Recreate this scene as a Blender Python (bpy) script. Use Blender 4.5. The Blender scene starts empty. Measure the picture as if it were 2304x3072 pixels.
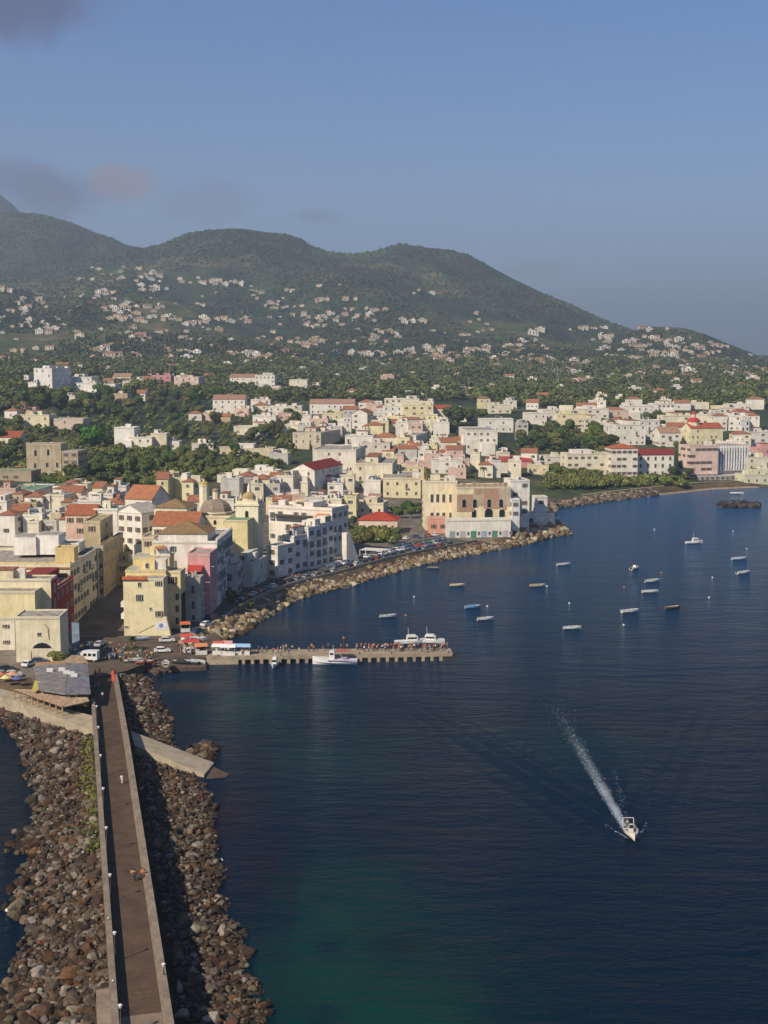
import bpy, math, random
import numpy as np
from mathutils import Vector
random.seed(7); rng = np.random.default_rng(7)
S = bpy.context.scene
COL = S.collection
R = math.radians
# ------------------------------------------------------------------ camera
F = 3800.0; CX, CY = 1152.0, 1536.0; CH = 74.0; TH = math.atan((1536-1095)/F)
CT, ST = math.cos(TH), math.sin(TH)
cam = bpy.data.cameras.new('camera'); co = bpy.data.objects.new('camera', cam); COL.objects.link(co)
cam.sensor_fit = 'VERTICAL'; cam.sensor_height = 36.0; cam.lens = F/3072*36.0
cam.clip_start = 1.0; cam.clip_end = 40000
co.location = (0, 0, CH); co.rotation_euler = (math.pi/2-TH, 0, 0)
S.camera = co
def P(px, py, h=0.0):
    """photo pixel -> world point at height h"""
    u = (px-CX)/F; v = (py-CY)/F
    D = CH-h
    Y = D*(CT-v*ST)/(v*CT+ST); Z = Y*CT+D*ST
    return Vector((u*Z, Y, h))
def PD(px, py, Y):
    u = (px-CX)/F; v = (py-CY)/F
    D = Y*(v*CT+ST)/(CT-v*ST); Z = Y*CT+D*ST
    return Vector((u*Z, Y, CH-D))
def proj(x, y, z):
    D = CH-z; Z = y*CT+D*ST
    return CX+F*x/Z, CY+F*(D*CT-y*ST)/Z
# ------------------------------------------------------------------ tagging
def tag(o, label=None, cat=None, group=None, kind=None):
    if label: o['label'] = label
    if cat: o['category'] = cat
    if group: o['group'] = group
    if kind: o['kind'] = kind
    return o
def empty(name, loc, rz=0.0, label=None, cat=None, group=None):
    o = bpy.data.objects.new(name, None); COL.objects.link(o); o.location = loc; o.rotation_euler = (0, 0, rz)
    o.empty_display_size = 0.5
    return tag(o, label, cat, group)
KIDS = {}
def copy_tree(o, parent=None):
    c = o.copy(); COL.objects.link(c)
    if parent is not None: c.parent = parent; KIDS.setdefault(parent.name, []).append(c)
    for ch in KIDS.get(o.name, []): copy_tree(ch, c)
    return c
def link(name, me, parent=None, loc=None, rz=0.0):
    o = bpy.data.objects.new(name, me); COL.objects.link(o)
    if loc is not None: o.location = loc
    if rz: o.rotation_euler = (0, 0, rz)
    if parent is not None: o.parent = parent; KIDS.setdefault(parent.name, []).append(o)
    return o
ORD = 'first second third fourth fifth sixth seventh eighth ninth tenth eleventh twelfth thirteenth fourteenth fifteenth sixteenth seventeenth eighteenth nineteenth twentieth'.split()
TENS = {2: 'twenty', 3: 'thirty', 4: 'forty', 5: 'fifty', 6: 'sixty', 7: 'seventy', 8: 'eighty', 9: 'ninety'}
TENTH = {2: 'twentieth', 3: 'thirtieth', 4: 'fortieth', 5: 'fiftieth', 6: 'sixtieth', 7: 'seventieth', 8: 'eightieth', 9: 'ninetieth'}
def ordi(n):
    if n <= 20: return ORD[n-1]
    return TENTH[n//10] if n % 10 == 0 else TENS[n//10]+'-'+ORD[n % 10-1]
# ------------------------------------------------------------------ materials
MATS = {}
def nmat(name):
    m = bpy.data.materials.new(name); m.use_nodes = True
    nt = m.node_tree; b = nt.nodes['Principled BSDF']
    return m, nt, b
def N(nt, t, **kw):
    n = nt.nodes.new(t)
    for k, v in kw.items():
        if k in n.inputs.keys() if isinstance(k, str) else False: n.inputs[k].default_value = v
        else: setattr(n, k, v)
    return n
def noise(nt, scale, detail=4, rough=0.6, coord='Object', vec_scale=None):
    tc = nt.nodes.new('ShaderNodeTexCoord'); n = nt.nodes.new('ShaderNodeTexNoise')
    n.inputs['Scale'].default_value = scale; n.inputs['Detail'].default_value = detail; n.inputs['Roughness'].default_value = rough
    src = tc.outputs[coord] if coord != 'World' else nt.nodes.new('ShaderNodeNewGeometry').outputs['Position']
    if vec_scale:
        mp = nt.nodes.new('ShaderNodeMapping'); mp.inputs['Scale'].default_value = vec_scale
        nt.links.new(src, mp.inputs['Vector']); src = mp.outputs['Vector']
    nt.links.new(src, n.inputs['Vector'])
    return n
def ramp(nt, src, stops):
    r = nt.nodes.new('ShaderNodeValToRGB'); e = r.color_ramp.elements
    while len(e) < len(stops): e.new(0.5)
    for k, (p, c) in enumerate(stops):
        e[k].position = p; e[k].color = (*c, 1) if len(c) == 3 else c
    nt.links.new(src, r.inputs['Fac']); return r
def mix(nt, a, b, f, mode='MIX'):
    m = nt.nodes.new('ShaderNodeMix'); m.data_type = 'RGBA'; m.blend_type = mode
    for idx, v in ((6, a), (7, b)):
        if hasattr(v, 'type') and hasattr(v, 'links'): nt.links.new(v, m.inputs[idx])
        else: m.inputs[idx].default_value = (*v, 1)
    if hasattr(f, 'links'): nt.links.new(f, m.inputs[0])
    else: m.inputs[0].default_value = f
    return m.outputs[2]
def wall(c, key=None, dirt=0.5, rough=0.85):
    k = ('wall', tuple(c), dirt)
    if k in MATS: return MATS[k]
    m, nt, b = nmat('plaster_%02d' % len(MATS))
    n1 = noise(nt, 0.22, 5, 0.65, 'World'); n2 = noise(nt, 1.0, 4, 0.7, 'World', (1.3, 1.3, 0.12)); n3 = noise(nt, 3.0, 3, 0.6, 'World')
    r1 = ramp(nt, n1.outputs[0], [(0.34, (0.78, 0.75, 0.70)), (0.5, (0.98, 0.965, 0.94)), (0.66, (1.08, 1.07, 1.05))])
    r2 = ramp(nt, n2.outputs[0], [(0.42, (0.66, 0.60, 0.52)), (0.60, (1, 1, 1))])
    r3 = ramp(nt, n3.outputs[0], [(0.35, (0.88, 0.87, 0.86)), (0.65, (1.04, 1.04, 1.04))])
    a = mix(nt, c, r1.outputs[0], 0.8, 'MULTIPLY'); a = mix(nt, a, r2.outputs[0], dirt, 'MULTIPLY'); a = mix(nt, a, r3.outputs[0], 0.7, 'MULTIPLY')
    nt.links.new(a, b.inputs['Base Color']); b.inputs['Roughness'].default_value = rough
    b.inputs['Specular IOR Level'].default_value = 0.2
    MATS[k] = m; return m
def plain(c, rough=0.6, spec=0.3, var=0.15, scale=1.5, metal=0.0, name='paint'):
    k = ('plain', tuple(c), rough, spec, var, scale)
    if k in MATS: return MATS[k]
    m, nt, b = nmat('%s_%02d' % (name, len(MATS)))
    n1 = noise(nt, scale, 3, 0.6, 'World')
    r1 = ramp(nt, n1.outputs[0], [(0.3, (1-var*2,)*3), (0.7, (1+var*0.4,)*3)])
    a = mix(nt, c, r1.outputs[0], 1.0, 'MULTIPLY')
    nt.links.new(a, b.inputs['Base Color']); b.inputs['Roughness'].default_value = rough
    b.inputs['Specular IOR Level'].default_value = spec; b.inputs['Metallic'].default_value = metal
    MATS[k] = m; return m
def objcol(name, rough=0.5, spec=0.4):
    if name in MATS: return MATS[name]
    m, nt, b = nmat(name)
    oi = nt.nodes.new('ShaderNodeObjectInfo'); n1 = noise(nt, 2.0, 3, 0.6, 'World')
    r1 = ramp(nt, n1.outputs[0], [(0.3, (0.8,)*3), (0.7, (1.05,)*3)])
    a = mix(nt, oi.outputs['Color'], r1.outputs[0], 1.0, 'MULTIPLY')
    nt.links.new(a, b.inputs['Base Color']); b.inputs['Roughness'].default_value = rough; b.inputs['Specular IOR Level'].default_value = spec
    MATS[name] = m; return m
def tile(c):
    k = ('tile', tuple(c))
    if k in MATS: return MATS[k]
    m, nt, b = nmat('roof_tile_%02d' % len(MATS))
    n1 = noise(nt, 0.7, 5, 0.7, 'World'); n2 = noise(nt, 5.0, 3, 0.7, 'World')
    r1 = ramp(nt, n1.outputs[0], [(0.3, (0.62, 0.6, 0.58)), (0.7, (1.15, 1.1, 1.05))])
    r2 = ramp(nt, n2.outputs[0], [(0.35, (0.7, 0.68, 0.65)), (0.65, (1.12, 1.08, 1.05))])
    a = mix(nt, c, r1.outputs[0], 0.9, 'MULTIPLY'); a = mix(nt, a, r2.outputs[0], 0.9, 'MULTIPLY')
    nt.links.new(a, b.inputs['Base Color']); b.inputs['Roughness'].default_value = 0.9; b.inputs['Specular IOR Level'].default_value = 0.15
    w = nt.nodes.new('ShaderNodeTexWave'); w.inputs['Scale'].default_value = 1.6; w.inputs['Distortion'].default_value = 0.6
    tc = nt.nodes.new('ShaderNodeTexCoord'); nt.links.new(tc.outputs['Object'], w.inputs['Vector'])
    bp = nt.nodes.new('ShaderNodeBump'); bp.inputs['Distance'].default_value = 0.12; bp.inputs['Strength'].default_value = 0.6
    nt.links.new(w.outputs['Fac'], bp.inputs['Height']); nt.links.new(bp.outputs[0], b.inputs['Normal'])
    MATS[k] = m; return m
def attr_mat(name, attr='Col', rough=0.9, spec=0.2, sc=0.8, var=0.35, bump=0.0, bsc=3.0):
    m, nt, b = nmat(name)
    at = nt.nodes.new('ShaderNodeAttribute'); at.attribute_name = attr
    n1 = noise(nt, sc, 5, 0.7, 'World')
    r1 = ramp(nt, n1.outputs[0], [(0.3, (1-var,)*3), (0.7, (1+var*0.5,)*3)])
    a = mix(nt, at.outputs['Color'], r1.outputs[0], 1.0, 'MULTIPLY')
    nt.links.new(a, b.inputs['Base Color']); b.inputs['Roughness'].default_value = rough; b.inputs['Specular IOR Level'].default_value = spec
    if bump:
        n2 = noise(nt, bsc, 5, 0.7, 'World'); bp = nt.nodes.new('ShaderNodeBump'); bp.inputs['Distance'].default_value = bump
        nt.links.new(n2.outputs[0], bp.inputs['Height']); nt.links.new(bp.outputs[0], b.inputs['Normal'])
    return m
# ------------------------------------------------------------------ mesh helpers
def mesh_np(name, V, Fc, mats, col=None, mi=None, smooth=False):
    """V (n,3); Fc: (m,k) int array or list of such arrays; col per-face colours (m,3)"""
    if not isinstance(Fc, list): Fc = [Fc]
    me = bpy.data.meshes.new(name)
    V = np.asarray(V, dtype=np.float32)
    nl = sum(f.size for f in Fc); nf = sum(len(f) for f in Fc)
    me.vertices.add(len(V)); me.vertices.foreach_set('co', V.ravel())
    me.loops.add(nl); me.polygons.add(nf)
    me.loops.foreach_set('vertex_index', np.concatenate([f.ravel() for f in Fc]).astype(np.int32))
    tot = np.concatenate([np.full(len(f), f.shape[1]) for f in Fc]); st = np.concatenate([[0], np.cumsum(tot)[:-1]])
    me.polygons.foreach_set('loop_start', st.astype(np.int32)); me.polygons.foreach_set('loop_total', tot.astype(np.int32))
    if mi is not None: me.polygons.foreach_set('material_index', np.asarray(mi, dtype=np.int32))
    me.polygons.foreach_set('use_smooth', np.full(nf, smooth))
    for m in (mats if isinstance(mats, (list, tuple)) else [mats]): me.materials.append(m)
    me.update(calc_edges=True)
    if col is not None:
        ca = me.color_attributes.new('Col', 'FLOAT_COLOR', 'CORNER')
        c = np.repeat(np.hstack([col, np.ones((len(col), 1))]), tot, axis=0)
        ca.data.foreach_set('color', c.astype(np.float32).ravel())
    return me
class MB:
    def __init__(s): s.v = []; s.f = []; s.m = []; s.mats = []
    def mi(s, m):
        if m not in s.mats: s.mats.append(m)
        return s.mats.index(m)
    def add(s, vs, fs, m):
        k = len(s.v); s.v += [tuple(v) for v in vs]; i = s.mi(m)
        for f in fs: s.f.append([a+k for a in f]); s.m.append(i)
        return s
    def box(s, x0, x1, y0, y1, z0, z1, m):
        vs = [(x0, y0, z0), (x1, y0, z0), (x1, y1, z0), (x0, y1, z0), (x0, y0, z1), (x1, y0, z1), (x1, y1, z1), (x0, y1, z1)]
        return s.add(vs, [(0, 3, 2, 1), (4, 5, 6, 7), (0, 1, 5, 4), (1, 2, 6, 5), (2, 3, 7, 6), (3, 0, 4, 7)], m)
    def prism(s, poly, z0, z1, m, top=None):
        n = len(poly); vs = [(p[0], p[1], z0) for p in poly]+[(p[0], p[1], z1) for p in poly]
        s.add(vs, [tuple(range(n-1, -1, -1))]+[(i, (i+1) % n, n+(i+1) % n, n+i) for i in range(n)], m)
        return s.add([(p[0], p[1], z1) for p in poly], [tuple(range(n))], top or m)
    def cyl(s, x, y, z0, z1, r0, r1, m, n=8, cap=True):
        vs = []
        for z, r in ((z0, r0), (z1, r1)):
            vs += [(x+r*math.cos(2*math.pi*i/n), y+r*math.sin(2*math.pi*i/n), z) for i in range(n)]
        fs = [(i, (i+1) % n, n+(i+1) % n, n+i) for i in range(n)]
        if cap: fs += [tuple(range(n-1, -1, -1)), tuple(range(n, 2*n))]
        return s.add(vs, fs, m)
    def dome(s, x, y, z0, r, h, m, n=12, k=4, power=1.0):
        vs = []; fs = []
        for j in range(k):
            a = j/k*math.pi/2; rr = r*math.cos(a)**power; zz = z0+h*math.sin(a)
            vs += [(x+rr*math.cos(2*math.pi*i/n), y+rr*math.sin(2*math.pi*i/n), zz) for i in range(n)]
        vs.append((x, y, z0+h))
        for j in range(k-1): fs += [(j*n+i, j*n+(i+1) % n, (j+1)*n+(i+1) % n, (j+1)*n+i) for i in range(n)]
        fs += [((k-1)*n+i, (k-1)*n+(i+1) % n, k*n) for i in range(n)]
        return s.add(vs, fs, m)
    def tube(s, p, q, r, m, n=6, r2=None):
        p = Vector(p); q = Vector(q); d = (q-p).normalized(); a = d.orthogonal().normalized(); b = d.cross(a); r2 = r if r2 is None else r2
        vs = [p+(a*math.cos(2*math.pi*i/n)+b*math.sin(2*math.pi*i/n))*r for i in range(n)]+[q+(a*math.cos(2*math.pi*i/n)+b*math.sin(2*math.pi*i/n))*r2 for i in range(n)]
        return s.add(vs, [(i, (i+1) % n, n+(i+1) % n, n+i) for i in range(n)]+[tuple(range(n-1, -1, -1)), tuple(range(n, 2*n))], m)
    def gable(s, x0, x1, y0, y1, z0, h, m, wm, axis='x', ov=0.3):
        """pitched roof, ridge along axis; gable end triangles in wm"""
        if axis == 'x':
            ym = (y0+y1)/2
            s.add([(x0, y0, z0), (x0, y1, z0), (x0, ym, z0+h), (x1, y0, z0), (x1, y1, z0), (x1, ym, z0+h)], [(0, 2, 1), (3, 4, 5)], wm)
            a = [(x0-ov, y0-ov, z0-.1), (x1+ov, y0-ov, z0-.1), (x1+ov, ym, z0+h+.12), (x0-ov, ym, z0+h+.12), (x1+ov, y1+ov, z0-.1), (x0-ov, y1+ov, z0-.1)]
        else:
            xm = (x0+x1)/2
            s.add([(x0, y0, z0), (x1, y0, z0), (xm, y0, z0+h), (x0, y1, z0), (x1, y1, z0), (xm, y1, z0+h)], [(0, 1, 2), (3, 5, 4)], wm)
            a = [(x1+ov, y0-ov, z0-.1), (x1+ov, y1+ov, z0-.1), (xm, y1+ov, z0+h+.12), (xm, y0-ov, z0+h+.12), (x0-ov, y1+ov, z0-.1), (x0-ov, y0-ov, z0-.1)]
        lo = [(v[0], v[1], v[2]+.15) for v in a]
        return s.add(lo+[(v[0], v[1], v[2]-.05) for v in a], [(0, 1, 2, 3), (3, 2, 4, 5), (9, 8, 7, 6), (11, 10, 8, 9), (0, 6, 7, 1), (4, 10, 11, 5), (1, 7, 8, 2), (2, 8, 10, 4), (0, 3, 9, 6), (3, 5, 11, 9)], m)
    def hip(s, x0, x1, y0, y1, z0, h, m, ov=0.4):
        x0 -= ov; x1 += ov; y0 -= ov; y1 += ov; w = x1-x0; d = y1-y0
        if w >= d: a = (x0+d/2, (y0+y1)/2, z0+h); b = (x1-d/2, (y0+y1)/2, z0+h); fs = [(0, 1, 5, 4), (1, 2, 5), (2, 3, 4, 5), (3, 0, 4)]
        else: a = ((x0+x1)/2, y0+w/2, z0+h); b = ((x0+x1)/2, y1-w/2, z0+h); fs = [(0, 1, 4), (1, 2, 5, 4), (2, 3, 5), (3, 0, 4, 5)]
        s.add([(x0, y0, z0), (x1, y0, z0), (x1, y1, z0), (x0, y1, z0), a, b], fs+[(3, 2, 1, 0)], m); return s
    def mesh(s, name):
        me = bpy.data.meshes.new(name); me.from_pydata(s.v, [], s.f)
        for m in s.mats: me.materials.append(m)
        me.polygons.foreach_set('material_index', s.m); me.update(); return me
    def build(s, name, parent=None, loc=None, rz=0.0): return link(name, s.mesh(name), parent, loc, rz)
def vnoise(x, y, seed=0):
    """cheap smooth value noise, numpy"""
    xi = np.floor(x).astype(np.int64); yi = np.floor(y).astype(np.int64); fx = x-xi; fy = y-yi
    fx = fx*fx*(3-2*fx); fy = fy*fy*(3-2*fy)
    def h(a, b):
        n = (a*374761393+b*668265263+seed*982451653) & 0xffffffff
        n = ((n ^ (n >> 13))*1274126177) & 0xffffffff
        return ((n ^ (n >> 16)) & 0xffff)/32768.0-1
    return (h(xi, yi)*(1-fx)+h(xi+1, yi)*fx)*(1-fy)+(h(xi, yi+1)*(1-fx)+h(xi+1, yi+1)*fx)*fy
def fbm(x, y, o=4, seed=0):
    a = 0; s = 1
    for k in range(o): a = a+vnoise(x*2**k, y*2**k, seed+k)*s; s *= 0.5
    return a
# ------------------------------------------------------------------ terrain
XC = [-600, 0, 400, 800, 1200, 1600, 2000, 2304, 2900]
HT = {250: [3]*9, 400: [4, 4, 4, 3.5, 3, 3, 3, 3, 3], 500: [10, 10, 9, 5, 3, 3, 3, 3, 3], 600: [20, 19, 16, 9, 5, 4, 3, 3, 3],
      750: [26, 24, 22, 16, 12, 8, 4, 3, 3], 900: [45, 42, 32, 26, 24, 20, 18, 17, 16], 1050: [56, 52, 42, 35, 33, 32, 32, 30, 28],
      1300: [64, 60, 54, 47, 45, 43, 42, 42, 40], 1700: [92, 88, 80, 66, 60, 57, 56, 55, 52], 2000: [140, 135, 122, 105, 95, 85, 76, 64, 50],
      2400: [220, 215, 202, 175, 160, 142, 118, 78, 40]}
HY = {2550: [(-600, 980), (0, 915), (400, 880), (800, 900), (1200, 915), (1600, 940), (1760, 985), (1870, 992), (1950, 983), (2050, 986), (2120, 1003), (2200, 1032), (2250, 1052), (2290, 1072), (2400, 1098), (2900, 1120)],
      2900: [(-600, 900), (0, 850), (250, 815), (400, 800), (800, 820), (1200, 840), (1500, 870), (1700, 950), (1900, 1030), (2100, 1075), (2304, 1096), (2900, 1115)],
      3350: [(-600, 860), (0, 812), (150, 805), (270, 775), (330, 762), (400, 745), (470, 733), (520, 714), (560, 698), (620, 686), (680, 681), (730, 680), (800, 692), (870, 705), (905, 718), (930, 735), (985, 752), (1060, 757), (1120, 752), (1160, 738), (1200, 731), (1250, 740), (1330, 748), (1400, 765), (1480, 800), (1560, 840), (1640, 882), (1720, 918), (1780, 950), (1850, 985), (1950, 1030), (2100, 1078), (2304, 1098), (2900, 1112)],
      3650: [(-600, 800), (0, 780), (200, 775), (400, 770), (700, 730), (950, 790), (1200, 790), (1500, 860), (1800, 1000), (2304, 1098), (2900, 1112)],
      4000: [(-600, 660), (-200, 620), (0, 636), (60, 640), (130, 648), (190, 664), (250, 682), (300, 700), (340, 716), (370, 735), (400, 748), (500, 770), (700, 800), (1000, 840), (1500, 950), (2000, 1085), (2304, 1098), (2900, 1110)],
      4600: [(-600, 760), (0, 720), (400, 800), (1000, 950), (2000, 1090), (2900, 1105)],
      5500: [(-600, 640), (-300, 520), (-100, 545), (0, 586), (20, 600), (60, 628), (130, 655), (300, 740), (600, 900), (1200, 1050), (2900, 1100)],
      7000: [(-600, 900), (0, 900), (600, 1010), (2900, 1100)]}
YR = sorted(HT)+sorted(HY)
QZ = 1.95
YG = np.concatenate([np.arange(250, 1100, 3.0), 1100*1.006**np.arange(0, 310)]); YG = YG[YG < 6900]
UG = np.arange(-560, 2860.1, 9.0)
rows = []
for Yk in YR:
    if Yk in HT: rows.append(np.interp(UG, XC, HT[Yk]))
    else:
        y = np.interp(UG, [a for a, b in HY[Yk]], [b for a, b in HY[Yk]]); v = (y-CY)/F
        rows.append(CH-Yk*(v*CT+ST)/(CT-v*ST))
rows = np.array(rows)
TG = np.empty((len(YG), len(UG)))
k = np.clip(np.searchsorted(YR, YG, side='right')-1, 0, len(YR)-2); Y0 = np.array(YR)[k]; Y1 = np.array(YR)[k+1]; t = ((YG-Y0)/(Y1-Y0))
slope = np.gradient(rows, np.array(YR, float), axis=0)*0.8
for a in range(1, len(YR)-1):          # monotone tangents: flat at local extremes
    sg = (rows[a]-rows[a-1])*(rows[a+1]-rows[a]) <= 0
    slope[a][sg] = 0
dY = (Y1-Y0)[:, None]; tt = t[:, None]
TG = rows[k]*(2*tt**3-3*tt**2+1)+rows[k+1]*(-2*tt**3+3*tt**2)+dY*slope[k]*(tt**3-2*tt**2+tt)+dY*slope[k+1]*(tt**3-tt**2)
YY, UU = np.meshgrid(YG, UG, indexing='ij')
def ux2x(u, Y, h): return (u-CX)/F*(Y*CT+(CH-h)*ST)
XX = ux2x(UU, YY, TG)
amp = np.clip((YY-1400)/1200, 0, 1)*31
near_ridge = np.exp(-((YY-3350)/130)**2)+np.exp(-((YY-4000)/130)**2)+np.exp(-((YY-2550)/100)**2)*(UU > 1800)
gul = fbm(XX/260+YY/900, YY/420, 4, 3)
TG = TG+amp*gul*(1-0.75*np.clip(near_ridge, 0, 1))-np.clip((YY-1900)/900, 0, 1)*18*np.abs(vnoise(XX/230+YY/1300, YY/2500, 9))*(1-np.clip(near_ridge, 0, 1))
TG = TG+np.clip((YY-450)/500, 0, 1)*0.8*fbm(XX/40, YY/40, 2, 5)
SHORE = [(-900, 1850), (-300, 2000), (0, 2098), (150, 2150), (283, 2200), (290, 2090), (300, 2030), (330, 2012), (480, 2008), (615, 2004), (628, 1962), (655, 1925), (694, 1917), (778, 1861), (830, 1830), (889, 1799), (970, 1775), (1056, 1757), (1208, 1708), (1333, 1681), (1472, 1653), (1583, 1632), (1650, 1612), (1715, 1604), (1690, 1592), (1668, 1570), (1653, 1545), (1665, 1528), (1720, 1520), (1806, 1507), (1900, 1494), (1972, 1486), (2139, 1468), (2278, 1462), (2500, 1455), (3400, 1450)]
SH = [P(a, b) for a, b in SHORE]
POLY = np.array([(p.x, p.y) for p in SH]+[(9000, 800), (9000, 9000), (-9000, 9000), (-9000, 300)])
def inpoly(x, y, poly=POLY):
    r = np.zeros(np.shape(x), bool); n = len(poly)
    for i in range(n):
        x1, y1 = poly[i]; x2, y2 = poly[(i+1) % n]
        if y1 == y2: continue
        c = ((y1 > y) != (y2 > y)) & (x < (x2-x1)*(y-y1)/(y2-y1)+x1); r ^= c
    return r
def shoredist(x, y, poly=None):
    d = np.full(np.shape(x), 1e9); pts = [(p.x, p.y) for p in SH] if poly is None else poly
    for (x1, y1), (x2, y2) in zip(pts[:-1], pts[1:]):
        L = (x2-x1)**2+(y2-y1)**2; t = np.clip(((x-x1)*(x2-x1)+(y-y1)*(y2-y1))/L, 0, 1)
        d = np.minimum(d, np.hypot(x-x1-t*(x2-x1), y-y1-t*(y2-y1)))
    return d
XX = ux2x(UU, YY, TG)
nearm = YY < 1300
ins = np.ones_like(YY, bool); ins[nearm] = inpoly(XX[nearm], YY[nearm])
dst = np.full_like(YY, 1e6); dst[nearm] = shoredist(XX[nearm], YY[nearm])
cap = np.where(dst < 22, 3.0, 3.0+(dst-22)*0.22)
lim = np.where(dst < 5, -0.6+dst*0.72, 1e4)
quay = (UU < 640) & (YY < 345)
lim = np.where(quay, np.where(dst < 1.0, -0.5+dst*3.5, 1e4), lim)
TG = np.where((UU > 205) & (UU < 690) & (YY < 348), np.minimum(TG, 1.55), TG)
TG = np.where((UU > 205) & (UU < 690) & (YY >= 348) & (YY < 372), np.minimum(TG, 1.55+(YY-348)*.06), TG)
TG = np.where(ins, np.minimum(np.minimum(TG, cap), lim), np.maximum(-6, -0.6-dst*0.5))
XX = ux2x(UU, YY, TG)
def Tsample(u, Y):
    u = np.clip((np.asarray(u, float)-UG[0])/9.0, 0, len(UG)-1.001); r = np.clip(np.interp(Y, YG, np.arange(len(YG))), 0, len(YG)-1.001)
    i = r.astype(int); j = u.astype(int); a = r-i; b = u-j
    return (TG[i, j]*(1-b)+TG[i, j+1]*b)*(1-a)+(TG[i+1, j]*(1-b)+TG[i+1, j+1]*b)*a
def Tz(x, y):
    h = 10.0
    for _ in range(3):
        u = CX+F*x/(y*CT+(CH-h)*ST); h = Tsample(u, y)
    return h
def ray(px, py, ymin=255, lift=0.0):
    """march photo rays to the terrain: arrays in, (x, y, z) out (nan where sky)"""
    px = np.atleast_1d(np.asarray(px, float)); py = np.atleast_1d(np.asarray(py, float))
    T = Tsample(np.repeat(px[:, None], len(YG), 1), np.repeat(YG[None], len(px), 0))+lift
    v = (py-CY)/F; D = YG[None]*((v*CT+ST)/(CT-v*ST))[:, None]; below = (T >= CH-D) & (YG[None] > ymin)
    hit = below.any(1); i = np.argmax(below, 1); ip = np.maximum(i-1, 0); r = np.arange(len(px))
    ga = (CH-D-T)[r, ip]; gb = (T-(CH-D))[r, i]; fr = np.clip(ga/np.maximum(ga+gb, 1e-6), 0, 1)
    Y = YG[ip]+(YG[i]-YG[ip])*fr; Z = CH-Y*(v*CT+ST)/(CT-v*ST); X = ux2x(px, Y, Z)
    Y = np.where(hit, Y, np.nan); return X, Y, Z-lift
# ------------------------------------------------------------------ ground object
nr, nc = TG.shape
idx = np.arange(nr*nc).reshape(nr, nc)
Q = np.stack([idx[:-1, :-1], idx[:-1, 1:], idx[1:, 1:], idx[1:, :-1]], -1).reshape(-1, 4)
V = np.stack([XX, YY, TG], -1).reshape(-1, 3)
fx = XX[:-1, :-1].ravel(); fy = YY[:-1, :-1].ravel(); fu = UU[:-1, :-1].ravel(); fd = dst[:-1, :-1].ravel(); fh = TG[:-1, :-1].ravel()
n1 = fbm(fx/70, fy/70, 3, 11); n2 = fbm(fx/22, fy/22, 3, 21); n3 = fbm(fx/240, fy/300, 3, 31)
def colmix(a, b, t): t = np.clip(t, 0, 1)[:, None]; return np.array(a)*(1-t)+np.array(b)*t
forest = colmix((0.028, 0.046, 0.022), (0.062, 0.078, 0.032), n1*0.7+0.4+0.35*fbm(fx/9, fy/14, 3, 77))
field = colmix((0.055, 0.082, 0.028), (0.15, 0.125, 0.065), n2*0.6+0.3+0.45*fbm(fx/45, fy/20, 3, 78))
c = colmix(forest, field, 0) if False else forest.copy()
ft = np.clip((n3+0.35*fbm(fx/60, fy/110, 3, 91)-0.05)*2.6, 0, 1)*((fy > 1400) & (fy < 3100))*0.95+((fy < 1300) & (fy > 480))*np.clip(n1*1.4+0.2, 0, 1)*0.7
c = c*(1-ft[:, None])+field*ft[:, None]
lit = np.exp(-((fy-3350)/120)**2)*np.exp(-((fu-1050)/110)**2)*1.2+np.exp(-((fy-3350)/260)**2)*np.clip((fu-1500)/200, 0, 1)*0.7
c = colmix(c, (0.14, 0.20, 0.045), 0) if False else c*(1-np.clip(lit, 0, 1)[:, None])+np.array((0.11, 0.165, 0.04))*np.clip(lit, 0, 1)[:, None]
urb = np.clip((560+0.0*fu-fy)/60, 0, 1); urb = np.maximum(urb, ((fy < 720) & (fu > 700) & (fu < 1500)).astype(float))
c = c*(1-urb[:, None])+colmix((0.13, 0.115, 0.095), (0.22, 0.19, 0.15), n2*0.5+0.5)*urb[:, None]
sh = (fd < 7) & (fh < 3.2); c[sh] = (0.12, 0.085, 0.05)
c = np.clip(c, 0.004, 1)
gm = attr_mat('ground_cover', sc=0.11, var=0.62, bump=1.2, bsc=0.12)
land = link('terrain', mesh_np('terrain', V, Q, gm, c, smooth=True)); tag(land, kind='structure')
# ------------------------------------------------------------------ rocks
ico_cache = {}
def ico(sub):
    if sub in ico_cache: return ico_cache[sub]
    import bmesh
    bm = bmesh.new(); bmesh.ops.create_icosphere(bm, subdivisions=sub, radius=1.0)
    v = np.array([x.co[:] for x in bm.verts]); f = np.array([[a.index for a in x.verts] for x in bm.faces]); bm.free()
    ico_cache[sub] = (v/np.linalg.norm(v, axis=1)[:, None], f); return ico_cache[sub]
def rockverts(sub, nv):
    v, f = ico(sub); out = []
    for _ in range(nv):
        n = rng.normal(size=(11, 3)); n /= np.linalg.norm(n, axis=1)[:, None]; d = rng.uniform(0.55, 1.0, 11)
        r = np.min(np.where(v@n.T > 1e-3, d/np.maximum(v@n.T, 1e-3), 9), axis=1); r = np.minimum(r, 1.15)
        out.append(v*r[:, None]*rng.uniform(0.75, 1.25, 3))
    return out, f
RK1, RF1 = rockverts(2, 14); RK2, RF2 = rockverts(3, 14)
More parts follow.
